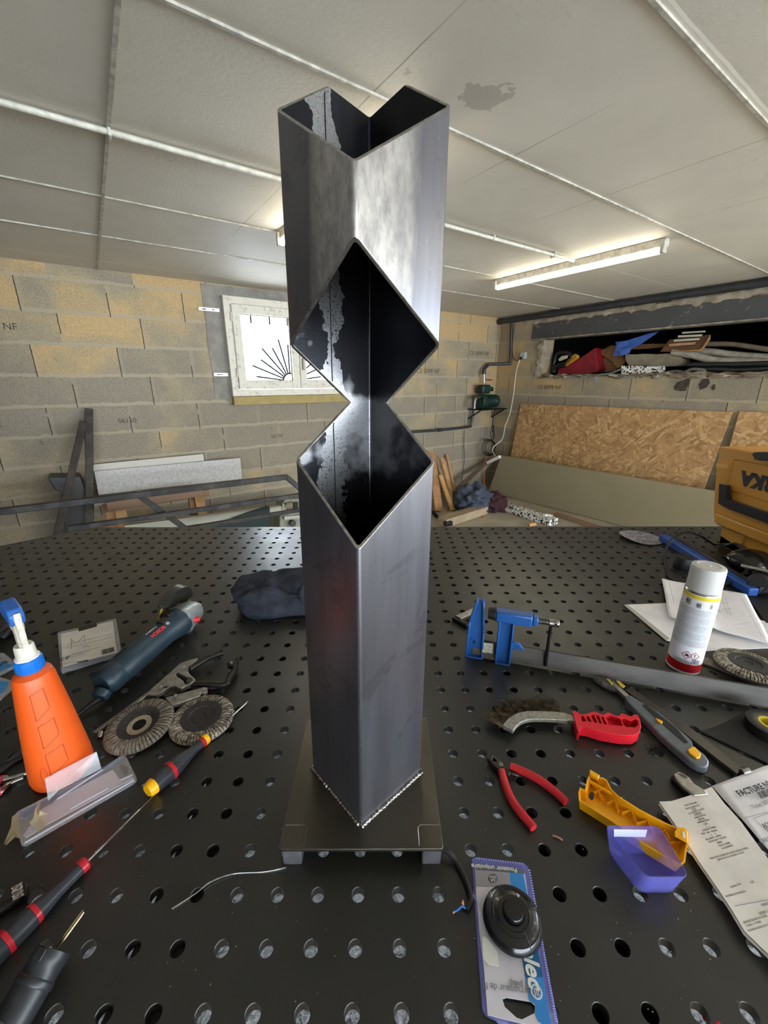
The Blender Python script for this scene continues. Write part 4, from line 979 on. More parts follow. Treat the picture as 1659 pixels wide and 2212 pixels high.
mb = MB(HM); mb.add([(x, y, z) for y in (-.0065, .0065) for x, z in ((-.020, .066), (-.024, .060), (-.012, .030), (.012, .026), (.030, .045), (.030, .062), (.012, .070))],
   [tuple(range(7)), tuple(7+i for i in reversed(range(7)))]+[(i, 7+i, 7+(i+1) % 7, (i+1) % 7) for i in range(7)]); mb.build('spray_head', hd, t, bevel=.0025)
mb = MB(HM); mb.add([(x, y, z) for y in (-.0095, .0095) for x, z in ((-.018, .072), (-.024, .062), (-.018, .045), (.005, .045), (.034, .048), (.036, .066), (.018, .078))],
   [tuple(range(7)), tuple(7+i for i in reversed(range(7)))]+[(i, 7+i, 7+(i+1) % 7, (i+1) % 7) for i in range(7)]); mb.build('blue_shroud', mat('blue shroud', '#2c5fa8', .4), t, bevel=.003)
mb = MB(HM); mb.bar((-.026, 0, .068), (-.0165, 0, .002), .0085, .0035, up=(1, 0, 0)); mb.build('trigger', hd, t, bevel=.0012)
MB(HM).cyl((.034, 0, .057), (.046, 0, .058), .0085, .007).build('nozzle', hd, t, bevel=.001)
for a in (-.55, -.30, .02):                         # moulded panels on the bottle
    pass
em = mat('dark orange moulded groove', '#b0410e', .5)
def on_bottle(ang, z):
    prof = [(.0425, .012), (.0415, .03), (.0375, .075), (.0325, .125), (.0275, .170), (.0258, .186)]
    for (r0, z0), (r1, z1) in zip(prof, prof[1:]):
        if z <= z1 or z1 == .186: r = r0+(r1-r0)*(z-z0)/(z1-z0); break
    return Vector((bx+(r+.0001)*math.cos(ang), by+(r+.0001)*math.sin(ang), Z0+z))
for z0, z1 in ((.130, .172), (.083, .120), (.034, .072)):
    P = [on_bottle(a, z) for a, z in [(-1.15, z1), (-.9, z1+.004), (-.55, z1+.006), (-.5, z0+.014), (-.8, z0+.004), (-1.15, z0), (-1.15, (z0+z1)/2)]]
    P = [P[0]]+[on_bottle(-1.15+.6*k/8, z1+.006*k/8) for k in range(1, 9)]+[on_bottle(-.55, z1-(z1-z0-.014)*k/5) for k in range(1, 6)]+[on_bottle(-.55-.6*k/8, z0+.014-.014*k/8) for k in range(1, 9)]
    MB().tube(P, .0006, 5, closed=True).build('panel_groove', em, t)
P = [on_bottle(-1.35+.11*math.cos(a), .035+.016*math.sin(a)) for a in [2*PI*k/20 for k in range(20)]]
MB().tube(P, .0005, 5, closed=True).build('level_mark', em, t)

# ================================================================== TOOLS ON THE LEFT
def V2(p, q): return Vector((q.x-p.x, q.y-p.y, 0)).normalized()
# --- angle grinder
gb = mat('dark blue grey grinder plastic', '#22343f', .42, c2='#1b2a34', ns=20)
g0, g1 = T(222, 1478, .035), T(410, 1322, .040); gd = (g1-g0).normalized(); GL = (g1-g0).length
t = thing('angle_grinder', 'dark blue grey angle grinder lying on the table, red lettering on its barrel', 'angle grinder', (g0.x*.5+g1.x*.5, g0.y*.5+g1.y*.5, Z0))
GM = zframe(g0, gd, Vector((0, 0, 1)))
MB(GM).lathe([(0, -.004), (.020, -.004), (.026, .002), (.0285, .012), (.0285, .028), (.0275, .032), (.0275, .036), (.0290, .040), (.0295, .075), (.0285, .12), (.0285, .165), (.030, .180), (.0345, .200), (.036, .212), (.036, .222), (0, .222)], 44).build('body', gb, t)
for k in range(3):
    for q in (0,):
        a = Vector((math.cos(.25), math.sin(.25)*1, 0)); 
vm = mat('vent slot', '#0a0d10', .8)
def gsurf(ang, z, r): return GM @ Vector((r*math.cos(ang), r*math.sin(ang), z))
sgn = 1 if (GM @ Vector((0, 1, 0))-g0).x < 0 else -1    # local y side that faces left
for k in range(3): MB().tube([gsurf(sgn*(.25+.17*k), .045, .0288), gsurf(sgn*(.25+.17*k), .078, .0290)], .0014, 6).build('vent', vm, t)
for k in range(3): MB().tube([gsurf(PI-.0+sgn*-(1.9+.22*k), .0, .0265), gsurf(PI+sgn*-(1.9+.22*k), .024, .0283)], .0016, 6).build('vent', vm, t)
hM = GM @ Matrix.Translation((0, 0, .222))
alu = mat('cast grey gear housing', '#9aa09f', .38, .5, c2='#7d8382', ns=50)
mb = MB(GM)
secs = [(.219, .034, .034), (.226, .0345, .0345), (.235, .030, .033), (.262, .026, .030), (.280, .021, .026), (.284, .016, .020)]
rg = []
for z, a, b in secs:
    for k in range(28):
        an = 2*PI*k/28; c, s_ = math.cos(an), math.sin(an); e = .62
        rg.append((a*math.copysign(abs(c)**e, c), b*math.copysign(abs(s_)**e, s_), z))
fs = [(i*28+k, i*28+(k+1) % 28, (i+1)*28+(k+1) % 28, (i+1)*28+k) for i in range(5) for k in range(28)]+[tuple(range(28)), tuple(5*28+k for k in range(28))]
mb.add(rg, fs); mb.build('gear_housing', alu, t)
sd = Vector((-gd.y, gd.x, .25)).normalized(); sd = sd if sd.x < 0 else -sd
hc = GM @ Vector((0, 0, .255))
MB().cyl(hc, hc+sd*.052, .018, .014).build('spindle_neck', alu, t)
DMt = zframe(hc+sd*.040, sd, Vector((0, 0, 1)))
gy = mat('worn yellow and black disc', '#b09a2c', .5, c2='#2a261a', ns=60, lo=.5, hi=.6)
MB(DMt).lathe([(.010, 0), (.048, 0), (.0565, -.004), (.0575, -.003), (.0575, 0), (.048, .004), (.010, .004), (.010, 0)], 48).build('flap_disc', gy, t)
mb = MB(DMt); n = 22; vs = []
for k in range(n+1):
    a = -1.0+2.5*k/n; c, s_ = math.cos(a), math.sin(a)
    vs += [(.020*c, .020*s_, -.009), (.060*c, .060*s_, -.009), (.0605*c, .0605*s_, .010), (.057*c, .057*s_, .010)]
mb.add(vs, [(4*k+j, 4*k+j+1, 4*k+5+j, 4*k+4+j) for k in range(n) for j in range(3)]); mb.build('wheel_guard', mat('guard steel', '#4b4a45', .4, .8), t, solid=.0012)
rb = T(431, 1336, .035); MB().cyl(rb-Vector((.012, .008, 0)), rb, .007).build('spindle_lock', red_pl, t, bevel=.001)
# slide switch panel and lettering, placed on the upper left flank of the barrel
def gsurfM(px, py, r=.0302, lift=.0004):
    d = ray(px, py); o = CP-g0; dx = d-gd*d.dot(gd); ox = o-gd*o.dot(gd)
    A_, B_, C_ = dx.dot(dx), 2*dx.dot(ox), ox.dot(ox)-r*r; D_ = max(B_*B_-4*A_*C_, 0); k = (-B_-math.sqrt(D_))/(2*A_); P = CP+d*k
    n = (P-g0)-gd*(P-g0).dot(gd); n.normalize(); return P+n*lift, n
c4 = crop(160, 1260, 4.1475)
P, n = gsurfM(*c4([(835, 295)])[0], .0325); Mx = frame(P, gd, n)
MB(Mx).prism([(-.026, -.010), (.018, -.010), (.018, .010), (-.026, .010)], -.006, .0006).build('switch_plate', black_pl, t, bevel=.001)
MB(Mx).prism([(-.002, -.006), (.014, -.006), (.014, .006), (-.002, .006)], 0, .004).build('slide_switch', black_pl, t, bevel=.001)
P, n = gsurfM(*c4([(752, 432)])[0], .0290); Mx = frame(P, -gd, n)
text('BOSCH', .0125, Mx, mat('red lettering', '#d03a3a', .5), t, 'red_lettering', bold=.0003)
P, n = gsurfM(*c4([(838, 358)])[0], .0300)
MB(frame(P, -gd, n)).tube([(.0035*math.cos(a), .0035*math.sin(a), 0) for a in [2*PI*k/20 for k in range(20)]], .0005, 5, closed=True).build('emblem', white_pl, t)
MB(frame(P, -gd, n)).bar((-.002, 0, 0), (.002, 0, 0), .001, .0006).build('emblem_bar', white_pl, t)
P, n = gsurfM(*c4([(690, 425)])[0], .0290); text('Professional', .0065, frame(P, -gd, n), white_pl, t, 'small_lettering')
cb = [g0+Vector((.004, -.012, -.012)), T(238, 1495, .020), T(210, 1512, .014), T(182, 1533, .009), T(150, 1560, .006), T(100, 1600, .004), T(40, 1640, .004), T(-60, 1680, .004)]
MB().tube(catmull(cb, 5), [(.0105-.0062*min(1, i/15)) for i in range(36)], 12).build('power_cord', rubber, t)
MB().cyl(g0+Vector((.006, -.008, -.008)), g0+Vector((.004, -.022, -.014)), .016, .0145).build('cord_socket', gb, t, bevel=.002)

# --- clear case with a paper label, propped behind the grinder
clear = NT('clear plastic'); clear.base('#eef2f6'); clear.set(Roughness=.08); clear.b.inputs['Alpha'].default_value = .22; clear.b.inputs['Specular IOR Level'].default_value = .9
cl = clear.m
ce_ = crop(0, 1120, 4.1475)
t = thing('drill_bit_case', 'clear plastic case with a white barcode label lying behind the spray bottle', 'case', T(190, 1390))
oq = ce_([(510, 1020), (1040, 890), (1085, 1190), (545, 1355)])
MB().prism(pm(oq, .014), Z0+.001, Z0+.014).build('case_shell', cl, t, bevel=.002)
lq = ce_([(545, 1035), (1010, 915), (1045, 1195), (560, 1330)])
MB().prism(pm(lq, .0155), Z0+.0143, Z0+.0151).build('paper_label', paper_cream, t)
p0, p1 = T(*oq[0], .0148), T(*oq[1], .0148); p3 = T(*oq[3], .0148)
MB().prism(pm(ce_([(700, 975), (860, 935), (870, 965), (705, 1010)]), .016), Z0+.0152, Z0+.0158).build('hang_tab', black_pl, t)
def decal(parent, pts, h, mt, name='mark', t_=.0002): return MB().prism(pm(pts, h), Z0+h-t_, Z0+h).build(name, mt, parent, smooth=False)
def barcode(parent, A, B, Cc, n, h, mt, name='barcode', seed=1):
    """A-B along the bars' row, A-Cc along their height, pixel corners"""
    rnd = random.Random(seed); a, b, c = T(*A, h), T(*B, h), T(*Cc, h); mb = MB(); x = 0; L = []
    while x < 1:
        w = rnd.choice((.012, .02, .03)); L.append((x, min(x+w, 1))); x += w+rnd.choice((.012, .02, .028))
    for u0, u1 in L:
        q = [a+(b-a)*u0, a+(b-a)*u1, a+(b-a)*u1+(c-a), a+(b-a)*u0+(c-a)]
        o = len(mb.v); mb.add(q+[v+Vector((0, 0, .0002)) for v in q], box_f)
    return mb.build(name, mt, parent, smooth=False)
barcode(t, *ce_([(905, 1180), (1020, 1150), (915, 1220)]), 14, .0158, ink)
dk_l = [((555, 1300), (790, 1245)), ((600, 1225), (800, 1175)), ((640, 1205), (905, 1140))]
for k, (a, b) in enumerate(ce_([(600, 1290), (790, 1245), (800, 1268), (605, 1310)]) and [((690, 1290), (790, 1268))]):
    q = ce_([a, b]); MB().bar(T(*q[0], .0158), T(*q[1], .0158), .004, .0003).build('printed_bar', ink, t)
for a, b in (((600, 1235), (800, 1185)), ((600, 1250), (760, 1212)), ((650, 1215), (900, 1150)), ((560, 1305), (700, 1275)), ((600, 1130), (1020, 1030)), ((590, 1160), (1020, 1060))):
    q = ce_([a, b]); MB().bar(T(*q[0], .0158), T(*q[1], .0158), .0008, .0003).build('printed_line', ink_grey, t)
q = ce_([(575, 1255), (620, 1245)]); text('CE', .016, frame(T(*q[0], .0158), T(*q[1], .0158)-T(*q[0], .0158)), ink, t)
for P in (((640, 1075), (640, 1170)), ((640, 1090), (690, 1110), (750, 1050)), ((755, 1045), (760, 1105)), ((740, 1160), (770, 1140), (800, 1150))):
    MB().tube(catmull([T(*w, .0158) for w in ce_(P)], 5), .0005, 5).build('pen_stroke', ink_grey, t)

# --- blister packs at the left edge
blu = mat('blue printed card', '#2f6fa5', .5, c2='#3c86c0', ns=10)
for lab, oq, iq in (('blue blister pack at the left photo edge, upper of two', [(-40, 1412), (8, 1410), (32, 1428), (35, 1436), (-40, 1475)], [(-40, 1432), (10, 1430), (27, 1438), (-40, 1468)]),
                    ('pale blue blister pack at the left photo edge, lower of two', [(-40, 1475), (0, 1462), (28, 1470), (30, 1480), (0, 1508), (-40, 1540)], [(-40, 1480), (0, 1470), (20, 1475), (0, 1500), (-40, 1530)])):
    t = thing('blister_pack', lab, 'packaging', T(10, 1450), 'blister packs at the left edge')
    MB().prism(pm(oq, .008), Z0+.001, Z0+.008).build('plastic_shell', cl, t, bevel=.001); MB().prism(pm(iq, .009), Z0+.0082, Z0+.009).build('printed_card', blu, t)
    if 'upper' in lab: text('50', .02, frame(T(4, 1434, .0092), V2(T(0, 1440), T(10, 1434))), ink, t)
t = thing('black_glove', 'black rounded object cut off by the left photo edge', 'glove', T(0, 1360))
blob(Matrix.Translation(T(-12, 1358, .02)), .05, .055, .022, .25, 2.2, seed=3).build('body', rubber, t, ang=80)
MB().tube(catmull([T(0, 1330, .03), T(14, 1345, .03), T(18, 1362, .02), T(5, 1378, .01)], 5), .008, 10).build('loop', rubber, t)

# --- the torn blister in front of the bottle
t = thing('torn_blister', 'torn clear blister pack with grey-white card in front of the spray bottle', 'packaging', T(160, 1740))
cb2 = crop(0, 1400, 4.608)
MB().prism(pm(cb2([(150, 1625), (560, 1420), (990, 1215), (1215, 1050), (1250, 1060), (1360, 1280), (1340, 1310), (240, 1940), (200, 1935)]), .010), Z0+.001, Z0+.0095).build('plastic_shell', cl, t, bevel=.002)
MB().prism(pm(cb2([(400, 1600), (520, 1540), (560, 1500), (1120, 1205), (1190, 1300), (1310, 1260), (1325, 1290), (480, 1740), (260, 1880), (230, 1860)]), .004), Z0+.0015, Z0+.003).build('white_card', mat('lilac grey card', '#c6c0cf', .6), t)
MB().prism(pm(cb2([(200, 1620), (560, 1440), (1200, 1080), (1240, 1095), (1010, 1240), (560, 1500), (470, 1560), (230, 1690)]), .004), Z0+.002, Z0+.0036).build('blue_strip', mat('muted blue print', '#41658c', .5), t)
MB().prism(pm(cb2([(1180, 1180), (1210, 1155), (1275, 1180), (1270, 1255), (1240, 1260)]), .005), Z0+.004, Z0+.0045).build('hang_hole', mat('dark hole', '#1b1a1a', .6), t)
mb = MB(); P = cb2([(445, 1300), (960, 1030), (1010, 1200), (540, 1440), (480, 1520)]); hs_ = [.045, .040, .012, .012, .012]
mb.add([T(x, y, h) for (x, y), h in zip(P, hs_)], [(0, 1, 2, 3, 4)]); mb.build('raised_blister', cl, t, solid=.0006, smooth=False)
rnd = random.Random(5)
for nm, pts in (('torn_flap', [(120, 1680), (175, 1640), (190, 1800), (210, 1900), (150, 1880), (60, 1960), (40, 1950), (110, 1780)]), ('torn_flap', [(350, 1600), (410, 1510), (395, 1620), (480, 1650), (440, 1780), (380, 1830), (290, 1740), (330, 1700)])):
    mb = MB(); P = cb2(pts); c = sum((Vector((x, y)) for x, y in P), Vector((0, 0)))/len(P)
    vs = [T(c.x, c.y, .010)]+[T(x, y, .004+.012*rnd.random()) for x, y in P]; mb.add(vs, [(0, i+1, (i+1) % len(P)+1) for i in range(len(P))])
    mb.build(nm, mat('creased cellophane', '#c9bf9c', .15, spec=.9, alpha=.55), t, solid=.0004, smooth=False)
for a, b in (((570, 1500), (1020, 1210)), ((700, 1600), (1080, 1390)), ((250, 1935), (1335, 1310)), ((1200, 1310), (1320, 1260))):
    q = cb2([a, b]); MB().bar(T(*q[0], .0105), T(*q[1], .0105), .0022, .0012).build('plastic_rim', mat('bright plastic rim', '#d8dcec', .2, alpha=.8), t)

# --- flap discs
abr = NT('worn grey brown abrasive'); abr.base(abr.mix(abr.ramp(abr.noise(160, 4, .8), [(.35, 0.), (.65, 1.)]), '#5f574d', '#938a7c')); abr.set(Roughness=.95); abr.bump(abr.noise(900, 2), .6, .0006)
abr2 = NT('abrasive with white edges'); abr2.base(abr2.mix(abr2.ramp(abr2.noise(110, 4, .8), [(.4, 0.), (.6, 1.)]), '#4f4941', '#b5ab9b')); abr2.set(Roughness=.95)
plate_m = mat('dark fibre backing', '#262320', .8, c2='#35312d', ns=200, nb=.4, bs=700)
flap_edge_shade = mat('dark flap edge and shade', '#35302a', .9)  # dark flap edges, also standing in for shading between the flaps
def flap_disc(label, c, nrm, R=.0575, hub=True, am=abr.m, nf=56, ri=.034, plate=plate_m, up=1):
    t = thing('flap_disc', label, 'flap disc', (c.x, c.y, Z0), 'loose flap discs'); M = zframe(c, nrm, Vector((1, 0, 0)))
    mb = MB(M)
    for k in range(nf):
        a = 2*PI*k/nf; w = 2*PI/nf; vs = []
        for r, z, wob in ((ri, .0035, 0), ((ri+R)/2, .0045, .02), (R-.003, .0020, -.02), (R, -.0040, 0)):
            for da, dz in ((-.15*w, .0), (1.15*w, -.0022)):
                an = a+da+wob*math.sin(k*1.7)*.6; vs.append((r*math.cos(an), r*math.sin(an), z+dz+.0004*math.sin(k*2.3)))
        for r, z in ((R, -.006), (ri, -.006)):
            for da in (-.15*w, 1.15*w): vs.append((r*math.cos(a+da), r*math.sin(a+da), z))
        mb.add(vs, [(2*j, 2*j+1, 2*j+3, 2*j+2) for j in range(5)]+[(10, 11, 1, 0)]+[(0, 2, 4, 6, 8, 10), (11, 9, 7, 5, 3, 1)])
        ed = []
        for r, z, wob in ((ri, .0035, 0), ((ri+R)/2, .0045, .02), (R-.003, .0020, -.02), (R, -.0040, 0)):
            for da, dz in ((.62*w, -.0009), (.86*w, -.0013)):
                an = a+da+wob*math.sin(k*1.7)*.6; ed.append((r*math.cos(an), r*math.sin(an), z+dz+.00035+.0004*math.sin(k*2.3)))
        mb.add(ed, [(2*j, 2*j+1, 2*j+3, 2*j+2) for j in range(3)], 1)
    mb.build('flaps', [am, flap_edge_shade], t, smooth=False, weld=0)
    mb = MB(M)
    if hub:
        mb.lathe([(.0135, -.004), (.020, -.0035), (.027, .0010), (.0345, .0038), (.0350, .0030), (.034, -.0062), (.0135, -.0062), (.0135, -.004)], 48); mb.build('backing_plate', plate, t)
        MB(M).prism([(.0205*math.cos(2*PI*k/40), .0205*math.sin(2*PI*k/40)) for k in range(40)], -.0034, -.0026, [[(.0115*math.cos(2*PI*k/32), .0115*math.sin(2*PI*k/32)) for k in range(32)]]+[[(.0165*math.cos(q*PI/3)+.0011*math.cos(2*PI*k/8), .0165*math.sin(q*PI/3)+.0011*math.sin(2*PI*k/8)) for k in range(8)] for q in range(6)]).build('centre_ring', mat('cream centre ring', '#b6ad99', .4, .4), t)
        MB(M).lathe([(.0115, -.0028), (.0108, -.009), (.0112, -.0095), (.012, -.0035)], 32).build('bore', black_mt, t)
    else:
        mb.lathe([(0, .0006), (.008, .0006), (.0085, .0016), (.022, .0022), (.024, .0042), (.0350, .0048), (.0358, .004), (.0358, -.005), (0, -.005)], 48); mb.build('backing_plate', plate, t)
    return t
flap_disc('grey brown flap disc with a cream hub ring beside the spray bottle', T(300, 1563, .0155), Vector((-.05, -.10, 1)))
flap_disc('flap disc with a plain black centre under the thin screwdriver shaft', T(436, 1549, .0105), Vector((.02, -.03, 1)), hub=False, am=abr2.m, nf=58, R=.0565)

# --- locking C-clamp pliers
t = thing('locking_clamp', 'silver and black locking C-clamp pliers lying between the grinder and the flap discs', 'locking pliers', T(400, 1480))
nick = mat('brushed nickel', '#b3aea6', .35, .85, c2='#96918a', ns=60)
def plate(name, pts, z0, z1, mt, parent, fn=c4, bevel=.0006, holes=()):
    return MB().prism(pm(fn(pts), z1), Z0+z0, Z0+z1, [pm(fn(h), z1) for h in holes]).build(name, mt, parent, bevel=bevel)
plate('upper_handle', [(655, 1000), (690, 945), (870, 790), (950, 715), (1110, 662), (1100, 690), (1030, 745), (1015, 780), (1035, 815), (1082, 855), (1078, 878), (1020, 912), (960, 940), (930, 935), (905, 915), (860, 920), (800, 960), (735, 1003)], .010, .019, nick, t,
      holes=[[(905, 815), (925, 795), (1045, 860), (1040, 890), (1015, 905), (990, 900), (975, 870), (920, 835)]])
plate('lower_handle', [(815, 1025), (960, 985), (1160, 930), (1195, 935), (1190, 965), (1165, 980), (1130, 980), (1130, 1005), (1000, 1050), (880, 1092), (850, 1060)], .009, .018, nick, t)
plate('release_lever', [(745, 1000), (870, 930), (905, 935), (975, 950), (985, 970), (900, 985), (830, 1015)], .004, .010, mat('dark lever', '#4b4741', .4, .7), t)
ca = lambda pts, h: [T(x, y, h) for x, y in c4(pts)]
blk_j = mat('black forged jaw', '#232220', .38, .6, c2='#35332f', ns=40)
MB().tube(catmull(ca([(1035, 770), (1110, 725), (1200, 670), (1330, 620)], .014), 5), [.0065]*15+[.0085], 12).build('upper_jaw', blk_j, t)
MB().tube(catmull(ca([(1060, 905), (1200, 905), (1350, 905), (1395, 850), (1440, 770), (1425, 725)], .012), 5), .0065, 12).build('lower_jaw', blk_j, t)
MB().tube(catmull(ca([(1000, 940), (1200, 945), (1370, 920)], .006), 4), .005, 10).build('jaw_rib', blk_j, t)
plate('swivel_pad', [(1365, 705), (1440, 705), (1480, 655), (1465, 700), (1430, 740), (1380, 735)], .010, .020, blk_j, t)
for q in ((985, 748), (910, 1005), (1165, 945), (780, 925), (1410, 712)): MB().cyl(ca([q], .017)[0], ca([q], .0215)[0], .0032, n=16).build('rivet', steel, t, bevel=.0005)
MB().cyl(ca([(1035, 875)], .012)[0], ca([(1035, 875)], .020)[0], .0070, n=20).build('pivot', blk_j, t, bevel=.001)
MB().bar(ca([(690, 975)], .013)[0], ca([(185, 1345)], .006)[0], .008, .006).build('adjusting_screw', nick, t, bevel=.001)
MB().cyl(ca([(235, 1335)], .009)[0], ca([(235, 1390)], .005)[0], .006).build('screw_knob', chrome, t, bevel=.001)

# --- screwdrivers
grip = mat('dark grey soft grip', '#2c2e33', .48, c2='#363840', ns=30)
def screwdriver(label, tail, collar, tip, h, HL, prof, bands, endc, collar_m, rsh, name='screwdriver', taper=False):
    a, b = T(*tail, h), T(*tip, .004 if not taper else h*.6); t = thing(name, label, 'screwdriver', ((a.x+b.x)/2, (a.y+b.y)/2, Z0)); d = (b-a).normalized(); M = zframe(a, d, Vector((0, 0, 1)))
    cut = []
    mb = MB(M); mb.lathe(prof, 32, mod=lambda an, z: 1+.03*math.cos(6*an)); mb.build('handle', grip, t)
    def rad(z):
        for (r0, z0), (r1, z1) in zip(prof, prof[1:]):
            if z0 <= z <= z1: return r0+(r1-r0)*(z-z0)/max(z1-z0, 1e-6)
        return prof[-1][0]
    for z, w, mm in bands: MB(M).lathe([(rad(z)-.001, z)]+[(rad(z+w*k/4)*1.035+.0003, z+w*k/4) for k in range(5)]+[(rad(z+w)-.001, z+w)], 32, mod=lambda an, z: 1+.02*math.cos(6*an)).build('red_band', mm, t)
    if endc: MB(M).lathe([(0, -.0035), (rad(.004)*.8, -.003), (rad(.004)*1.03, 0), (rad(.01)*1.03, .008), (rad(.01)*.9, .009)], 32).build('yellow_end_cap', endc, t)
    L = (b-a).length
    MB(M).lathe([(rad(HL)*.7, HL-.006), (rad(HL)*1.12, HL-.005), (rad(HL)*1.12, HL+.002), (rad(HL)*.85, HL+.004), (0, HL+.0045)], 24).build('collar', collar_m, t, bevel=.0004)
    if taper: MB(M).lathe([(rsh, HL), (rsh, L-.022), (rsh*.45, L-.0205), (rsh*.4, L)], 16).build('shaft', chrome, t)
    else: MB(M).lathe([(rsh, HL), (rsh, L-.010), (rsh*1.15, L-.008), (rsh*.5, L)], 16).build('shaft', chrome, t)
    return t
pa = [(0, 0), (.008, .0005), (.0110, .003), (.0125, .012), (.0135, .028), (.0138, .045), (.0115, .060), (.0082, .074), (.0070, .085), (.0075, .100), (.0082, .107)]
screwdriver('short grey screwdriver with yellow end and red bands beside the torn blister', (322, 1706), None, (536, 1515), .0135, .107, pa, [(.034, .006, red_band), (.096, .010, red_band)], yellow_pl, yellow_pl, .0020)
pb = [(0, 0), (.008, .0005), (.0115, .003), (.0125, .014), (.0130, .04), (.0125, .058), (.0105, .072), (.0078, .088), (.0072, .102), (.0078, .120)]
a, b = T(182, 1866, .012), T(330, 1721, .010); dd = (b-a).normalized(); tl_ = a-dd*.120
def unproj(p):
    v = p-CP; z = v.dot(_fw); return (829.5+FPX*v.dot(CR)/z, 1106-FPX*v.dot(CU)/z)
screwdriver('long thin-shafted grey screwdriver with red bands at the lower left', unproj(Vector((tl_.x, tl_.y, Z0+.012))), None, (330, 1721), .012, .120, pb, [(.034, .005, red_band), (.070-.008, .005, red_band)], None, red_band, .0016, taper=True)

# --- black cable end with metal tag, red pliers, flat bar at the left edge
t = thing('tagged_cable_end', 'black cable end with crinkled silver tag at the lower left edge', 'cable', T(20, 1940))
MB().tube(catmull([T(-40, 1990, .006), T(0, 1965, .006), T(28, 1948, .006), T(48, 1932, .006)], 5), .0060, 12).build('cable_end', rubber, t)
mb = MB(); P = [(22, 1915), (44, 1903), (52, 1925), (30, 1948)]
mb.grid(lambda u, v: T(22+26*u+4*v, 1918-14*u+30*v, .013+.0012*math.sin(v*22)+.0006*math.sin(u*9)), 10, 24); mb.build('silver_tag', chrome, t, solid=.0005, ang=80)
MB().box(T(54, 1930, .006), (.006, .014, .012), Matrix.Rotation(.6, 3, 'Z')).build('plug_end', black_pl, t, bevel=.001)
t = thing('red_handled_pliers', 'small pliers with translucent red grips cut off by the left photo edge', 'pliers', T(20, 1695))
MB().tube(catmull([T(-30, 1690, .006), T(0, 1684, .006), T(20, 1682, .006), T(58, 1670, .004)], 4), [.0055]*8+[.0035]*5, 10).build('upper_jaw', chrome, t)
MB().tube(catmull([T(-30, 1725, .006), T(0, 1712, .006), T(22, 1692, .006), T(50, 1680, .004)], 4), [.0055]*8+[.0033]*5, 10).build('lower_jaw', chrome, t)
rg_ = mat('translucent red grip', '#b8434f', .25)
MB().tube([T(-40, 1690, .007), T(8, 1684, .007)], .0065, 10).build('grip', rg_, t); MB().tube([T(-40, 1728, .007), T(4, 1708, .007)], .0065, 10).build('grip', rg_, t)
t = MB().bar(T(-60, 1712, .003), T(55, 1622, .003), .016, .005).build('flat_steel_bar', steel_mat('dull bar steel'), None, bevel=.0006); tag(t, 'narrow flat steel bar behind the spray bottle base at the left edge', 'bar')

# --- black connector with brass pin
t = thing('cable_connector', 'black ribbed cable connector with a brass pin at the bottom left corner', 'connector', T(100, 2080))
P = T(116, 2050, .030); Q = T(4, 2216, .024); d = (P-Q).normalized(); d = (d+Vector((0, 0, .22))).normalized(); M = zframe(P, d, Vector((0, 0, 1)))
cbk = mat('satin black connector', '#1d1e21', .4, c2='#26272b', ns=80)
MB(M).lathe([(.0150, -.004), (.0165, 0), (.0178, 0), (.0182, -.003), (.0182, -.009), (.0174, -.010), (.0174, -.020), (.0186, -.021), (.0190, -.023), (.0186, -.026), (.0176, -.027), (.0172, -.045), (.0165, -.075), (.0150, -.12), (.013, -.16), (0, -.16)], 48).build('shell', cbk, t)
MB(M).lathe([(.0166, -.0005), (.015, -.001), (.0145, -.006), (0, -.006)], 40).build('socket_face', black_pl, t)
brass = mat('brass', '#cdbb90', .25, 1)
fw = (M.to_3x3() @ Vector((0, 0, 1)))
pd = (T(163, 1992, .045)-T(122, 2048, .032)).normalized(); p0 = T(122, 2048, .0315)
for k in (-.0013, .0013):
    s = Vector((pd.y, -pd.x, 0)).normalized()*k; MB().tube([p0+s, p0+s+pd*.030, p0+s+pd*.034], [.0013, .0013, .0007], 8).build('brass_pin', brass, t)
MB(M).box((.010, -.004, -.004), (.003, .005, .003)).build('key_slot', brass, t)
MB(M).box((.0178, 0, -.006), (.003, .010, .009)).build('locking_tab', cbk, t, bevel=.001)
q = M @ Vector((.0168, -.002, -.062)); MB(M).tube([(.0166+.0006, .0055*math.copysign(abs(math.cos(a))**.5, math.cos(a)), -.062+.012*math.copysign(abs(math.sin(a))**.5, math.sin(a))) for a in [2*PI*k/28 for k in range(28)]], .0008, 6, closed=True).build('raised_frame', mat('grey raised frame', '#44464b', .4), t)

# ================================================================== TOOLS ON THE RIGHT
# --- blue bar clamp
c1 = crop(960, 1250, 4.484)
bl_m = NT('chipped blue paint'); bl_m.base(bl_m.mix(bl_m.ramp(bl_m.noise(45, 5, .8), [(.66, 0.), (.70, .6)]), bl_m.mix(bl_m.noise(9), '#143f75', '#22599b'), '#2f3440')); bl_m.set(Roughness=.34)
bd = Vector((.472, -.112, 0)).normalized(); b0 = Vector((.228, .802, Z0+.0)); bn = Vector((-bd.y, bd.x, 0))
t = thing('bar_clamp', 'long blue bar clamp lying across the right side of the table', 'bar clamp', (.45, .75, Z0))
p0 = T(1040, 1398, .022); p1 = T(1662, 1507, .022)
clamp_bar_m = mat('dark clamp bar steel', '#4c4844', .5, .45, c2='#3e3b38', ns=14, stretch=(1, 1, 3))
bdir = (p1-p0); bdir.z = 0; bdir.normalize(); bside = Vector((-bdir.y, bdir.x, 0)); tilt = (Vector((0, 0, 1))+bside*.35).normalized()
MB().bar(p0-bdir*.02, p0+bdir*.62, .009, .036, up=tilt).build('clamp_bar', clamp_bar_m, t, bevel=.0008)
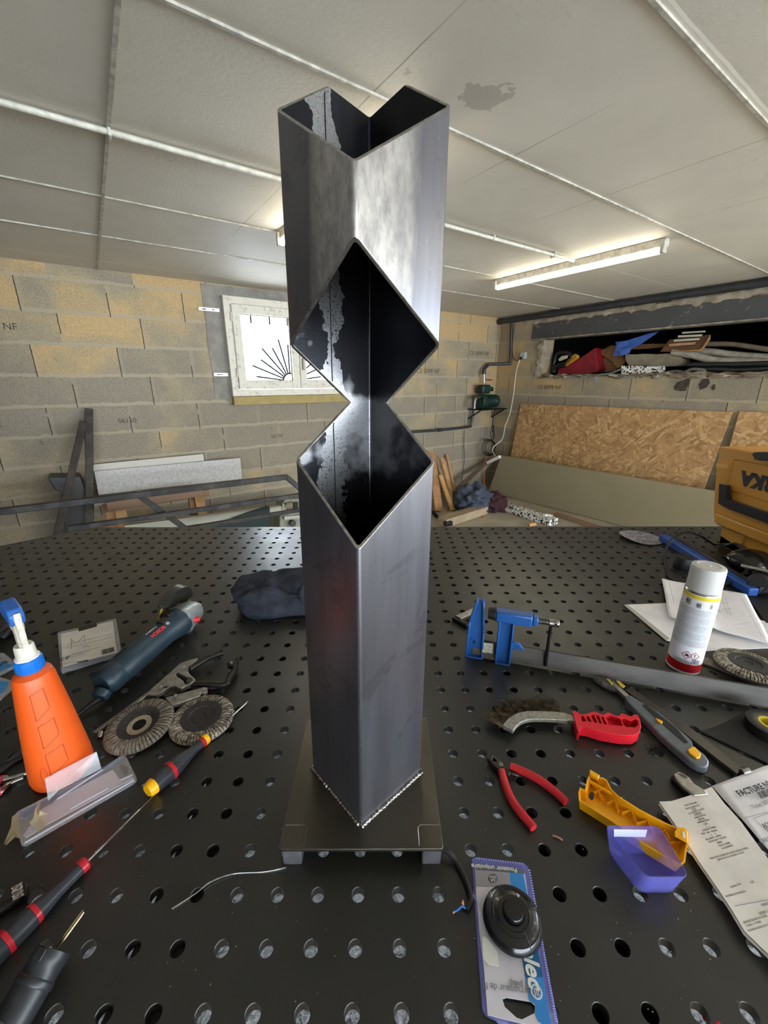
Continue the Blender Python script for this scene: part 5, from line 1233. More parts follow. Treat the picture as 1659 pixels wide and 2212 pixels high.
MB().bar(T(*c1([(365, 655)])[0], .03)-bside*.0035, T(*c1([(470, 665)])[0], .03)-bside*.0035, .004, .022, up=tilt).build('stamped_plate', mat('worn stamped steel', '#8d8878', .5, .6, c2='#5f5b50', ns=250), t)
def jaw(label, A, ht, top, w=.030, dep=.022, slide=False):
    """I-section casting standing from A (base, on the table) up to height ht; top = offset at the head"""
    u = (Vector((top[0], top[1], ht))).normalized(); M = frame(A, bdir, u); H = ht
    g = t
    mb = MB(M)
    prof = [(-w*.50, 0), (w*.50, 0), (w*.46, H*.45), (w*.30, H), (-w*.05, H), (-w*.42, H*.62)] if not slide else [(-w*.5, 0), (w*.5, 0), (w*.5, H), (-w*.5, H)]
    vs = [(x, y, z) for y in (-.0025, .0025) for x, z in prof]; n = len(prof)
    mb.add(vs, [tuple(range(n)), tuple(n+i for i in reversed(range(n)))]+[(i, n+i, n+(i+1) % n, (i+1) % n) for i in range(n)])
    for i in range(n):
        a = Vector((prof[i][0], 0, prof[i][1])); b = Vector((prof[(i+1) % n][0], 0, prof[(i+1) % n][1]))
        if abs(b.z-a.z) > .005 or i == 0: mb.bar(a, b, .0042, dep, up=(0, 1, 0))
    return mb.build(label, bl_m.m, t, bevel=.0012)
A1_ = T(1020, 1418, .0); jaw('fixed_jaw', A1_+bside*.006+bdir*.004, .142, (bside.x*.010+bdir.x*.012, bside.y*.010+bdir.y*.012), .036, .024)
A2_ = T(1085, 1432, .0); jaw('sliding_jaw', A2_+bside*.006, .128, (0, 0), .029, .026, True)
# raised web (bar passes through); spindle barrel and screw at the head
hz_ = .118; s0 = A2_+bside*.006+Vector((0, 0, hz_)); 
MB().bar(s0-bdir*.024, s0+bdir*.052, .026, .026).build('spindle_barrel', bl_m.m, t, bevel=.004)
MB().bar(s0+bdir*.052, s0+bdir*.064, .020, .020).build('spindle_nut', bl_m.m, t, bevel=.003)
mb = MB(); n = 60
mb.tube([s0+bdir*(.060+.026*k/n) for k in range(n+1)], [.0068 if k % 6 < 3 else .0056 for k in range(n+1)], 16); mb.build('threaded_screw', steel, t)
MB().cyl(s0+bdir*.085, s0+bdir*.105, .0085).build('screw_head', chrome, t, bevel=.001)
MB().cyl(s0+bdir*.098-bside*.0088, s0+bdir*.098-bside*.0080, .004).build('cross_hole', slot, t)
MB().cyl(s0-bdir*.040, s0-bdir*.024, .012, .014).build('pressure_pad', mat('dark pad', '#2b2c30', .4, .6), t, bevel=.001)
hq = s0+bdir*.090; MB().tube([hq, Vector((hq.x, hq.y, Z0+.010))], [.0032, .0042], 12).build('tommy_bar', black_mt, t)
q = T(*c1([(290, 588)])[0], .045)-bside*.008; MB().cyl(q, q-bside*.004, .003).build('rivet', chrome, t)
sp_ = A2_+bside*.004+bdir*.020+Vector((0, 0, .040))
MB(frame(sp_, bdir, (0, 0, 1))).add([(x, y, z) for y in (-.004, .004) for x, z in ((-.006, .014), (-.004, 0), (.002, -.002), (.006, .004), (.014, .002), (.020, -.004), (.020, .006), (.012, .016), (0, .018))],
    [tuple(range(9)), tuple(9+i for i in reversed(range(9)))]+[(i, 9+i, 9+(i+1) % 9, (i+1) % 9) for i in range(9)]).build('release_spur', bl_m.m, t, bevel=.001)
# --- small black tool behind the clamp
t = thing('folding_knife', 'small black and silver tool lying behind the fixed jaw of the blue clamp', 'knife', T(1000, 1338))
MB().bar(T(980, 1334, .006), T(1012, 1352, .006), .016, .011).build('black_handle', black_pl, t, bevel=.003); MB().bar(T(990, 1334, .013), T(1040, 1312, .013), .018, .004).build('silver_plate', nick, t, bevel=.001)

# --- wire brush
cbr = crop(1030, 1480, 4.484)
t = thing('wire_brush', 'wire brush with red finger-grip handle and brown bristles', 'brush', T(1230, 1565))
redh = mat('glossy red handle', '#d81f30', .25, c2='#c81a2a', ns=40)
hp = [(930, 262), (945, 242), (965, 255), (1010, 285), (1075, 275), (1120, 256), (1150, 256), (1185, 272), (1225, 290), (1262, 265), (1290, 266), (1330, 290), (1375, 300), (1405, 272), (1430, 278), (1490, 302), (1530, 282), (1558, 288), (1580, 330), (1592, 400), (1575, 455), (1520, 486), (1400, 485), (1200, 452), (1090, 415), (1012, 402), (996, 450), (975, 440), (960, 380), (950, 330)]
holes = [[(1395, 325), (1420, 318), (1490, 345), (1535, 325), (1562, 345), (1565, 385), (1530, 408), (1450, 405), (1425, 385)]]
pock = [[(1010, 295), (1035, 300), (1065, 350), (1020, 350)], [(1055, 298), (1085, 300), (1115, 358), (1080, 352)], [(1105, 290), (1135, 285), (1170, 365), (1135, 360)], [(1150, 285), (1180, 290), (1215, 375), (1185, 368)], [(1200, 300), (1225, 305), (1262, 382), (1232, 378)], [(1250, 300), (1290, 290), (1390, 325), (1415, 395), (1280, 385)]]
MB().prism(pm(cbr(hp), .024), Z0+.004, Z0+.024, [pm(cbr(h), .024) for h in holes+pock]).build('handle', redh, t, bevel=.0016)
MB().prism(pm(cbr([(985, 300), (1250, 290), (1400, 320), (1430, 400), (1260, 390), (1000, 355)]), .014), Z0+.006, Z0+.014).build('handle_web', redh, t)
path = [(965, 350), (900, 335), (830, 325), (760, 318), (680, 314), (600, 312), (530, 312), (470, 318), (420, 332), (380, 352), (345, 380), (318, 412), (300, 440)]
pp = catmull([T(x, y, .016) for x, y in cbr([(x, y-8) for x, y in path])], 5)
zinc = mat('galvanised spine', '#a9a79e', .45, .7, c2='#8a8880', ns=160)
mb = MB(); n = len(pp)
vs = []
for i, q in enumerate(pp):
    d = (pp[min(i+1, n-1)]-pp[max(i-1, 0)]); d.z = 0; d.normalize(); s = Vector((-d.y, d.x, 0)); s = s if s.y > 0 or i > n*.7 and s.x < 0 else -s
    if i and s.dot(ls) < 0: s = -s
    ls = s; w = .0095 if i > 6 else .007
    up_ = -s if True else s
    for a, z in ((-w, .004), (w, .004), (w, -.004), (-w, -.004)): vs.append(q+s*a+Vector((0, 0, z)))
mb.add(vs, [(4*i+k, 4*i+(k+1) % 4, 4*i+4+(k+1) % 4, 4*i+4+k) for i in range(n-1) for k in range(4)]+[(0, 1, 2, 3), (4*n-1, 4*n-2, 4*n-3, 4*n-4)])
mb.build('metal_spine', zinc, t, bevel=.001)
br1 = NT('brown steel bristles'); br1.base(br1.mix(br1.ramp(br1.noise(130, 3), [(.4, 0.), (.6, 1.)]), '#3a342f', '#85735a')); br1.set(Roughness=.45, Metallic=.4)
mb = MB(); rnd = random.Random(3); lo_, hi_ = 10, n-1
for k in range(1500):
    f = rnd.uniform(lo_, hi_-.01); i = int(f); q = pp[i].lerp(pp[i+1], f-i); d = (pp[i+1]-pp[i]); d.z = 0; d.normalize()
    s = Vector((-d.y, d.x, 0)); s = s if s.dot(Vector((-.45, .9, 0))) > 0 else -s
    row = rnd.uniform(-.003, .003); a = q+s*.006+Vector((0, 0, row)); L = rnd.uniform(.032, .043); w = Vector((rnd.gauss(0, .0022), rnd.gauss(0, .0022), rnd.gauss(0, .0022)))
    b = a+s*L+w+d*(.004*rnd.uniform(-1, 1)); b.z = max(b.z, Z0+.001); r = .00022; u = Vector((0, 0, r)); v = d*r
    mb.add([a+u, a-u*.5+v, a-u*.5-v, b+u*.6, b-u*.3+v*.6, b-u*.3-v*.6], [(0, 1, 4, 3), (1, 2, 5, 4), (2, 0, 3, 5)])
o = mb.build('bristles', br1.m, t, smooth=False, weld=0); o['kind'] = 'stuff'

# --- side cutters
t = thing('side_cutters', 'small side cutters with open red handles below the wire brush', 'pliers', T(1150, 1710))
rc_ = mat('matte red grips', '#c2262c', .38, c2='#b01f26', ns=50)
for pts in ([(240, 830), (262, 920), (300, 1030), (350, 1130), (430, 1240), (500, 1320), (550, 1385)], [(325, 785), (400, 815), (500, 860), (610, 920), (700, 985), (790, 1060), (865, 1135)]):
    P = catmull([T(x, y, .008) for x, y in cbr(pts)], 4); N = len(P)
    MB().tube(P, [.0062-.0008*abs(i/N-.5) for i in range(N)], 14, flat=1.0).build('handle', rc_, t, bevel=0)
ph = mat('dark tool steel', '#3b3937', .35, .8, c2='#5a5754', ns=60)
MB().prism(pm(cbr([(98, 690), (125, 700), (150, 722), (150, 670), (180, 675), (225, 705), (250, 745), (262, 790), (300, 795), (325, 840), (320, 870), (290, 865), (255, 820), (215, 815), (165, 775), (120, 730)]), .012), Z0+.003, Z0+.012).build('cutting_head', ph, t, bevel=.0012)
MB().cyl(T(*cbr([(232, 768)])[0], .011), T(*cbr([(232, 768)])[0], .0135), .0035).build('pivot', steel, t, bevel=.0004)
MB().tube(catmull([T(x, y, .007) for x, y in cbr([(305, 820), (325, 855), (400, 870)])], 4), .002, 8).build('return_spring', ph, t)

# --- yellow cover tray
cy = crop(1220, 1640, 5.53)
t = thing('yellow_plastic_cover', 'yellow ribbed plastic cover half lying open side up, behind the blue box', 'plastic cover', T(1360, 1770))
out = [(300, 122), (415, 188), (420, 215), (455, 218), (500, 245), (530, 300), (560, 360), (650, 445), (780, 525), (900, 600), (1050, 680), (1200, 755), (1330, 812), (1440, 820), (1475, 870), (1480, 1000), (1455, 1110), (1440, 1230), (1385, 1272), (1250, 1200), (1000, 1050), (800, 915), (560, 740), (350, 610), (168, 490), (162, 400), (182, 335), (240, 365), (262, 250), (285, 200)]
yel = mat('deep yellow plastic', '#f0b014', .33, c2='#e8a40c', ns=30)
P = [Vector(q) for q in pm(cy(out), .020)]; c = sum(P, Vector((0, 0)))/len(P)
def offs(P, d):
    n = len(P); A = sum(P[i].x*P[(i+1) % n].y-P[(i+1) % n].x*P[i].y for i in range(n)); sg = 1 if A > 0 else -1; o = []
    for i in range(n):
        a = (P[i]-P[i-1]).normalized(); b = (P[(i+1) % n]-P[i]).normalized(); na = Vector((-a.y, a.x))*sg; nb = Vector((-b.y, b.x))*sg; m_ = (na+nb); m_ = m_/max(m_.length, .3)
        o.append(P[i]+m_*d)
    return o
In = offs(P, .0020); Lw = offs(P, .0045)
mb = MB(); n = len(P)
vs = [(p.x, p.y, Z0+.020) for p in P]+[(p.x, p.y, Z0+.020) for p in In]+[(p.x, p.y, Z0+.001) for p in Lw]+[(p.x, p.y, Z0+.004) for p in offs(P, .0062)]
fs = []
for i in range(n):
    j = (i+1) % n; fs += [(i, j, n+j, n+i), (2*n+i, 2*n+j, j, i), (n+i, n+j, 3*n+j, 3*n+i)]
mb.add(vs, fs); mb.build('rim_wall', yel, t)
MB().prism([tuple(p) for p in Lw], Z0+.001, Z0+.004).build('floor_panel', yel, t)
for a, b in (((330, 300), (450, 500)), ((560, 430), (640, 640)), ((740, 540), (850, 770)), ((940, 660), (1050, 900)), ((1130, 760), (1250, 980)), ((1330, 850), (1430, 1120)), ((340, 420), (520, 350)), ((500, 545), (680, 480)), ((680, 660), (860, 610)), ((850, 790), (1080, 730)), ((1100, 900), (1300, 850)), ((1250, 1020), (1430, 1010))):
    q = cy([a, b]); MB().bar(T(*q[0], .008), T(*q[1], .008), .0012, .009).build('cross_rib', yel, t)
for a, b in (((270, 245), (1330, 1000)), ((265, 250), (560, 470))):
    pass
MB().bar(T(*cy([(265, 245)])[0], .018), T(*cy([(560, 420)])[0], .018), .002, .004).build('clip_rail', yel, t)
plate('latch_slot', [(285, 425), (305, 400), (320, 390), (355, 405), (345, 470), (325, 490), (290, 465)], .0205, .021, slot, t, fn=cy, bevel=0)
plate('hinge_lug', [(300, 125), (415, 190), (400, 235), (300, 180)], .019, .024, yel, t, fn=cy, bevel=.0008)
plate('round_lug', [(1340, 815), (1440, 822), (1470, 870), (1470, 990), (1420, 960), (1315, 900), (1310, 860)], .019, .023, yel, t, fn=cy, bevel=.001)
plate('white_mark', [(1405, 865), (1425, 860), (1445, 930), (1430, 945), (1410, 930)], .0232, .0236, white_pl, t, fn=cy, bevel=0)

# --- translucent blue box
t = thing('blue_plastic_box', 'small open translucent blue-violet box with a white label strip', 'box', T(1400, 1870))
bv = NT('translucent blue violet plastic'); bv.base('#8f8ff2'); bv.set(Roughness=.16); bv.b.inputs['Transmission Weight'].default_value = .45; bv.b.inputs['Alpha'].default_value = .40; bv.b.inputs['IOR'].default_value = 1.15
bv.b.inputs['Subsurface Weight'].default_value = 0
rim = [T(1315, 1777, .042), T(1375, 1891, .042), T(1478, 1895, .042), T(1491, 1884, .042)]; 
rim = [Vector((.2935, .386, Z0+.042)), Vector((.3120, .3275, Z0+.042)), Vector((.3640, .3275, Z0+.042)), Vector((.3660, .385, Z0+.042))]
bot = [Vector((.3010, .381, Z0+.001)), Vector((.3150, .3330, Z0+.001)), Vector((.3590, .3330, Z0+.001)), Vector((.3590, .380, Z0+.001))]
def rquad(Q, r, k=5):
    out = []
    for i in range(4):
        p = Q[i]; a = (Q[i-1]-p).normalized()*r; b = (Q[(i+1) % 4]-p).normalized()*r
        for j in range(k+1):
            u = j/k; out.append((p+a)*(1-u)**2+p*2*u*(1-u)+(p+b)*u*u)
    return out
Rm, Bt = rquad(rim, .008), rquad(bot, .010); ce0 = (rim[0]+rim[2])/2; n = len(Rm)
mb = MB(); sec = [Rm, [a.lerp(b, .5) for a, b in zip(Rm, Bt)], [a.lerp(b, .88) for a, b in zip(Rm, Bt)], [b+(Vector((ce0.x, ce0.y, b.z))-b)*.08 for b in Bt]]
vs = [v for s_ in sec for v in s_]; fs = [(j*n+i, j*n+(i+1) % n, (j+1)*n+(i+1) % n, (j+1)*n+i) for j in range(3) for i in range(n)]+[tuple(3*n+i for i in range(n))]
mb.add(vs, fs); mb.build('box_shell', bv.m, t, solid=.0011, ang=60)
wlb = [rim[0].lerp(rim[3], .16).lerp(bot[0].lerp(bot[3], .16), .10), rim[0].lerp(rim[3], .78).lerp(bot[0].lerp(bot[3], .78), .10), rim[0].lerp(rim[3], .78).lerp(bot[0].lerp(bot[3], .78), .38), rim[0].lerp(rim[3], .16).lerp(bot[0].lerp(bot[3], .16), .38)]
MB().add([v+Vector((0, -.0012, 0)) for v in wlb]+[v+Vector((0, -.0009, 0)) for v in wlb], box_f).build('label_strip', mat('pale label', '#dfe2f5', .6), t, smooth=False)

# --- snap-off cutter and flat bars
cr = crop(1280, 1380, 4.377)
t = thing('snap_off_cutter', 'grey snap-off cutter with yellow slider and yellow end clip', 'knife', T(1430, 1560))
cg = mat('blue grey cutter body', '#5c6266', .42, .3, c2='#6c7175', ns=40); lg = mat('light cutter edge', '#8f9395', .35, .5)
plate('body', [(310, 545), (335, 525), (380, 540), (500, 615), (640, 700), (800, 835), (940, 960), (950, 1005), (1060, 1090), (1102, 1150), (1098, 1195), (1070, 1215), (1000, 1195), (940, 1165), (840, 1080), (700, 960), (520, 780), (400, 660), (330, 590)], .001, .016, cg, t, fn=cr, bevel=.0025)
plate('blade_track', [(470, 625), (500, 620), (640, 720), (800, 850), (905, 980), (870, 985), (700, 840), (560, 715)], .0158, .0166, slot, t, fn=cr, bevel=0)
plate('slider', [(595, 745), (640, 765), (665, 780), (655, 795), (620, 775)], .0166, .020, yellow_pl, t, fn=cr, bevel=.0005)
plate('end_clip', [(900, 1045), (935, 1020), (970, 1020), (1025, 1080), (1020, 1115), (985, 1120), (920, 1075)], .016, .020, yellow_pl, t, fn=cr, bevel=.001)
plate('blade_sleeve', [(150, 395), (200, 400), (345, 530), (320, 555), (250, 490)], .006, .013, nick, t, fn=cr)
plate('yellow_tag', [(222, 393), (250, 395), (310, 445), (290, 460), (265, 445)], .013, .015, mat('mustard tag', '#c9b03c', .5), t, fn=cr)
plate('yellow_tag', [(130, 375), (160, 380), (195, 425), (180, 430)], .013, .015, mat('mustard tag edge', '#b9a53e', .5), t, fn=cr)
t = thing('wire_cup_brush', 'dark worn wire brush end sticking out under the clamp bar beside the cutter tip', 'brush', T(1305, 1480))
blob(Matrix.Translation(T(1308, 1479, .006)) @ Matrix.Rotation(-.9, 4, 'Z'), .026, .010, .007, .12, 9, seed=2).build('bristle_body', mat('grey black bristles', '#2c2c2c', .8, c2='#6b6a68', ns=300, nb=1, bs=900), t, ang=80)
dks = mat('dark flat bar', '#4a4643', .36, .75, c2='#605a54', ns=14)
t = thing('flat_bar', 'dark flat steel bar lying beside the cutter', 'bar', T(1480, 1580))
plate('bar_body', [(310, 485), (345, 465), (380, 465), (520, 570), (940, 850), (1200, 1050), (1380, 1200), (1392, 1245), (1360, 1270), (1230, 1170), (930, 940), (620, 700)], .002, .009, dks, t, fn=cr)
MB().cyl(T(*cr([(1400, 1265)])[0], .006), T(*cr([(1470, 1245)])[0], .006), .006).build('round_end', steel, t, bevel=.001)
t = thing('worn_flat_bar', 'pale worn flat steel bar running under the right-hand flap disc', 'bar', T(1590, 1450))
plate('bar_body', [(1020, 180), (1055, 170), (1200, 215), (1659, 410), (1900, 520), (1900, 580), (1640, 460), (1100, 245), (1030, 225)], .001, .006, mat('worn pale steel', '#8b8878', .42, .6, c2='#6d6a5e', ns=30), t, fn=cr)
# right flap disc
flap_disc('large flap disc with white flap edges at the right photo edge', T(1617, 1434, .020), Vector((.02, .05, 1)), hub=False, am=abr2.m, nf=60, R=.0600, ri=.034)
# --- dark abrasive sheet, tape roll
t = MB().prism(pm(cr([(1020, 870), (1180, 820), (1420, 700), (1900, 600), (1900, 1280), (1659, 1175)]), .004), Z0+.001, Z0+.004).build('abrasive_sheet', mat('black abrasive sheet', '#1c1b1b', .8, c2='#282625', ns=300, nb=.3, bs=800), None, bevel=.0005); tag(t, 'black abrasive sheet lying under the black tape roll', 'sheet')
t = thing('tape_roll', 'roll of black insulating tape with a yellow core at the right edge', 'tape', T(1660, 1570))
cR = T(1648, 1563, .022); tp = mat('black tape', '#1b1a1b', .35)
MB(zframe(Vector((cR.x+.012, cR.y, Z0+.004)), (0, 0, 1))).lathe([(.016, 0), (.033, 0), (.033, .019), (.032, .0195), (.017, .0195), (.016, .019), (.016, 0)], 48).build('tape_winding', tp, t)
MB(zframe(Vector((cR.x+.012, cR.y, Z0+.004)), (0, 0, 1))).lathe([(.0125, .0005), (.0162, .0005), (.0162, .0198), (.0125, .0198), (.0125, .0005)], 40).build('yellow_core', mat('yellow core', '#c9b32b', .5), t)
# --- silver pliers tip under the receipt
t = thing('slip_joint_pliers', 'silver jaw of pliers poking out from under the receipt', 'pliers', T(1490, 1690))
plate('silver_jaw', [(775, 1270), (800, 1252), (860, 1268), (920, 1310), (960, 1365), (1060, 1425), (1100, 1470), (960, 1480), (860, 1400), (790, 1320)], .008, .015, nick, t, fn=cr, bevel=.002)
plate('lower_jaw', [(745, 1290), (790, 1290), (860, 1380), (930, 1450), (1080, 1500), (900, 1500), (850, 1430), (760, 1330)], .001, .008, black_mt, t, fn=cr, bevel=.001)
plate('jaw_teeth', [(810, 1270), (850, 1275), (900, 1310), (880, 1315), (850, 1300)], .0152, .0158, mat('dark jaw teeth', '#5a5755', .5, .6), t, fn=cr, bevel=0)

# --- foot switch on its blister card
cf = crop(940, 1780, 5.12)
t = thing('switch_blister_card', 'long blister card with blue print and clear violet rim under the round foot switch', 'packaging', T(1110, 2050))
vio = NT('violet tinted clear plastic'); vio.base('#7b7fd0'); vio.set(Roughness=.15); vio.b.inputs['Alpha'].default_value = .5; vio.b.inputs['Specular IOR Level'].default_value = .8
oc = [(405, 385), (440, 362), (980, 430), (1030, 470), (1100, 830), (1170, 1200), (1250, 1620), (1370, 2240), (1360, 2330), (700, 2190), (560, 2120), (520, 2050), (470, 1400), (430, 760)]
ic = [(440, 435), (985, 500), (1035, 850), (1110, 1250), (1180, 1650), (1290, 2260), (1270, 2280), (580, 2110), (540, 1600), (490, 1200), (455, 760)]
hole = [(745, 1935), (790, 1918), (1060, 1965), (1105, 2010), (1100, 2090), (960, 2160), (900, 2140), (770, 2020)]
MB().prism(pm(cf(oc), .003), Z0+.001, Z0+.003, [pm(cf(hole), .003)]).build('plastic_rim', vio.m, t, bevel=.0008)
H_ = .0042
def dc(name, pts, mt, h=H_): return MB().prism(pm(cf(pts), h), Z0+h-.0004, Z0+h).build(name, mt, t, smooth=False)
MB().prism(pm(cf(ic), .004), Z0+.003, Z0+.0038, [pm(cf(hole), .004)]).build('white_card', mat('pale lilac card', '#cfcbd2', .6, c2='#c2bfc8', ns=12), t, smooth=False)
dkb, mdb, ltb = mat('deep blue print', '#155c8c', .45), mat('mid blue print', '#2f7fc4', .45), mat('grey printed strip', '#5a5b66', .5)
dc('dark_header', [(440, 435), (985, 500), (990, 550), (450, 505)], ltb)
dc('grey_panel', [(450, 508), (815, 530), (828, 690), (455, 690)], mat('warm grey print', '#8f8b90', .5))
dc('blue_panel', [(820, 535), (975, 548), (1035, 850), (1090, 1150), (905, 1200)], mdb)
dc('blue_strip', [(930, 1300), (1118, 1300), (1185, 1640), (1185, 1660), (1190, 1690), (1000, 1690)], dkb)
dc('blue_strip_end', [(1000, 1692), (1190, 1692), (1290, 2255), (1265, 2270), (1140, 2180), (1105, 2100), (1108, 1985), (1040, 1950)], mdb)
def tx(s, pa_, pb_, size, mt, h=H_+.0003, bold=0, shear=0, nm='lettering'):
    a, b = T(*cf([pa_])[0], h), T(*cf([pb_])[0], h); return text(s, size, frame((a+b)/2, (b-a)), mt, t, nm, ext=.0001, bold=bold, shear=shear)
tx('Poussoir unipolaire', (805, 500), (500, 470), .0075, white_pl, bold=.0001)
tx('Interrupteur de fil', (1010, 1850), (660, 1800), .0078, ink_grey); tx('à pied', (1000, 1790), (860, 1760), .0078, ink_grey)
tx('elec', (1035, 1400), (1098, 1740), .0215, white_pl, bold=.0006, shear=.25)
dc('rating_circle', [(638+52*math.cos(a), 600+50*math.sin(a)) for a in [2*PI*k/24 for k in range(24)]], mat('dark grey print', '#4b4a50', .5), H_+.0002)
tx('250V', (680, 588), (600, 580), .0045, white_pl, H_+.0006); tx('6A', (665, 625), (610, 622), .0055, white_pl, H_+.0006)
mb = MB(); c = T(*cf([(1120, 1855)])[0], H_+.0004)
for r in (.0055, .0045): mb.tube([c+Vector((r*math.cos(a), r*math.sin(a), 0)) for a in [2*PI*k/28 for k in range(28)]], .0003, 5, closed=True)
mb.build('round_mark', white_pl, t); mb = MB()
for dx in (-.0018, 0, .0018): mb.bar(c+Vector((dx, -.003, 0)), c+Vector((dx, .003, 0)), .0007, .0004)
mb.build('round_mark_strokes', white_pl, t)
mb = MB()
for (x0, y0), (x1, y1), k in (((450, 378), (980, 440), 20), ((1040, 500), (1340, 2200), 60)):
    for i in range(k):
        a = T(*cf([(x0+(x1-x0)*(i+.2)/k, y0+(y1-y0)*(i+.2)/k)])[0], .0032); b = T(*cf([(x0+(x1-x0)*(i+.6)/k, y0+(y1-y0)*(i+.6)/k)])[0], .0032)
        mb.bar(a, b, .0022, .0006)
mb.build('rim_teeth', mat('pale violet ridge', '#9da0e0', .3), t)
dc('folded_paper', [(520, 1240), (560, 1250), (690, 1400), (705, 1575), (600, 1560), (530, 1490)], white_pl, .0065)
fsw = mat('glossy black plastic', '#141416', .22, coat=.3)
fc = T(1101, 1979, .012); fc.z = Z0
fc = Vector(((.1144+.1797)/2+.0015, .3035, Z0+.0045))
t = thing('foot_switch', 'round black foot switch with centre button lying on the blister card', 'switch', fc)
MB(Matrix.Translation(fc)).lathe([(0, 0), (.028, 0), (.0320, .002), (.0335, .006), (.0325, .010), (.0295, .0138), (.0290, .0139), (.0262, .0158), (.0258, .0157), (.0225, .0172), (.0220, .0170), (.0180, .0182), (.0172, .0176), (.0130, .0182), (.0125, .0165), (0, .0165)], 72).build('housing', fsw, t, ang=25)
MB(Matrix.Translation(fc)).lathe([(0, .016), (.0112, .016), (.0112, .0225), (.0104, .0236), (0, .0240)], 48).build('button', fsw, t, ang=50)
for a in (.2, 1.9, -1.2):
    mb = MB(Matrix.Translation(fc)); mb.tube([(r*math.cos(a), r*math.sin(a), z+.0001) for r, z in ((.0185, .0182), (.0225, .0174), (.0262, .0160), (.0295, .0140), (.0325, .0102))], .0004, 6); mb.build('parting_line', black_pl, t)
MB(Matrix.Translation(fc)).lathe([(.0295, .0141), (.0300, .0139), (.0295, .0137)], 48).build('ring_ridge', fsw, t)
# copper scrap, crumbs of swarf
t = MB().tube(catmull([T(1194, 1805, .001), T(1203, 1808, .002), T(1210, 1811, .002), T(1215, 1815, .001)], 4), .0014, 6).build('copper_scrap', mat('copper strip', '#c78f74', .35, .7), None); tag(t, 'tiny copper strip scrap lying right of the red side cutters', 'scrap')
sw = mat('dark fuzz', '#0e0e0f', .9)
mb = MB(); rnd = random.Random(9)
for k in range(70):
    a = T(1400+rnd.gauss(18, 9), 1622+rnd.gauss(0, 5), .0005); P = [a]
    for j in range(4): P.append(P[-1]+Vector((rnd.gauss(0, .003), rnd.gauss(0, .003), abs(rnd.gauss(0, .0008)))))
    mb.tube(P, .00022, 4)
t = mb.build('black_fuzz', sw, None); tag(t, 'tuft of black fibre lint beside a hole below the cutter', 'lint')
swm = mat('bright steel chip', '#d8d6d0', .25, .8); mb = MB(); rnd = random.Random(4)
spots = [(502, 1972), (519, 1905), (630, 1390), (1260, 1608), (1278, 1602), (1184, 1632), (1152, 1698), (1305, 1640), (1350, 1668), (610, 1790), (570, 1792), (445, 1852), (425, 1880), (310, 1892), (230, 1925), (305, 1970), (470, 1945), (640, 1990), (1297, 1955), (1492, 1968), (1500, 1930), (1400, 2180), (1270, 2195), (1410, 2186), (1320, 2030), (988, 2026), (1190, 2045), (150, 1140), (250, 1150), (355, 1165)]
for i in range(120): spots.append((rnd.uniform(20, 1640), rnd.uniform(1250, 2200)))
for x, y in spots:
    p = T(x, y, .0004); a = rnd.uniform(0, PI); L = rnd.uniform(.0006, .0016); d = Vector((math.cos(a), math.sin(a), 0))*L
    if px0 < p.x < px1 and p.y > py0 and p.y < py1: continue
    mb.bar(p-d/2, p+d/2, .0005, .0005)
t = mb.build('steel_chips', swm, None, smooth=False); t['kind'] = 'stuff'; tag(t, 'tiny bright steel chips scattered over the welding table', 'swarf')
# red clip end at the bottom edge
t = MB().tube([T(1525, 2196, -.012), T(1545, 2212, -.006), T(1570, 2240, .004)], .0045, 10).build('red_tool_tip', red_pl, None); tag(t, 'small red tool tip in a table hole at the bottom photo edge', 'tool')

# --- invoice and receipt
ci = crop(1400, 1640, 5.027)
t = thing('invoice_sheet', 'white invoice sheet with bold black heading at the lower right edge', 'paper', T(1620, 1800))
def sheet(pts, h0, amp, mt, name, parent, nu=22, nv=22, lift=None):
    A, B, C_, D_ = [T(x, y, h0) for x, y in pts]
    mb = MB(); mb.grid(lambda u, v: (A.lerp(B, u)).lerp(D_.lerp(C_, u), v)+Vector((0, 0, amp*(noise.noise(Vector((u*2.2, v*2.2, h0*90)))+.5)+(lift(u, v) if lift else 0))), nu, nv)
    return mb.build(name, mt, parent, solid=.0003, ang=80)
sheet([ci([(690, 300)])[0], (1900, 1560), (1980, 2100), ci([(1300, 1000)])[0]], .006, .0035, paper, 'sheet', t)
def li(s, a, b, size, mt, par, h=.0115, bold=0, nm='lettering', fn=ci, align='CENTER'):
    A, B = T(*fn([a])[0], h), T(*fn([b])[0], h); return text(s, size, frame((A+B)/2 if align == 'CENTER' else A, B-A), mt, par, nm, ext=.0001, bold=bold, align=align)
li('FACTURE N° 2023-0', (975, 380), (1300, 275), .0118, ink, t, .0115, .00025, 'heading', align='LEFT')
li('Ticket 000104 -5', (1130, 520), (1300, 462), .0072, ink_grey, t, .0112, 0, 'ticket_line', align='LEFT')
barcode(t, *ci([(1180, 360), (1400, 285), (1225, 430)]), 16, .0112, ink, seed=3)
for a, b in (((1050, 635), (1310, 570)), ((1140, 640), (1310, 790)), ((1150, 640), (1320, 580))):
    q = ci([a, b]); MB().bar(T(*q[0], .0108), T(*q[1], .0108), .0005, .0002).build('ruled_line', ink_grey, t)
li('ACOMPTE', (1245, 725), (1330, 700), .007, ink, t, .0108, 0, align='LEFT'); li('EN EUROS', (1270, 760), (1340, 740), .007, ink, t, .0108, 0, align='LEFT'); li('GARANTIES', (1215, 900), (1330, 860), .007, ink_grey, t, .0106, 0, align='LEFT')
t = thing('receipt', 'long cream till receipt lying over the left side of the invoice sheet', 'receipt', T(1530, 1850))
A = [(120, 460), (690, 300), (1000, 660), (1300, 1060), (1500, 1400), (1600, 2500), (1300, 2240), (1050, 1870), (740, 1380), (420, 900)]
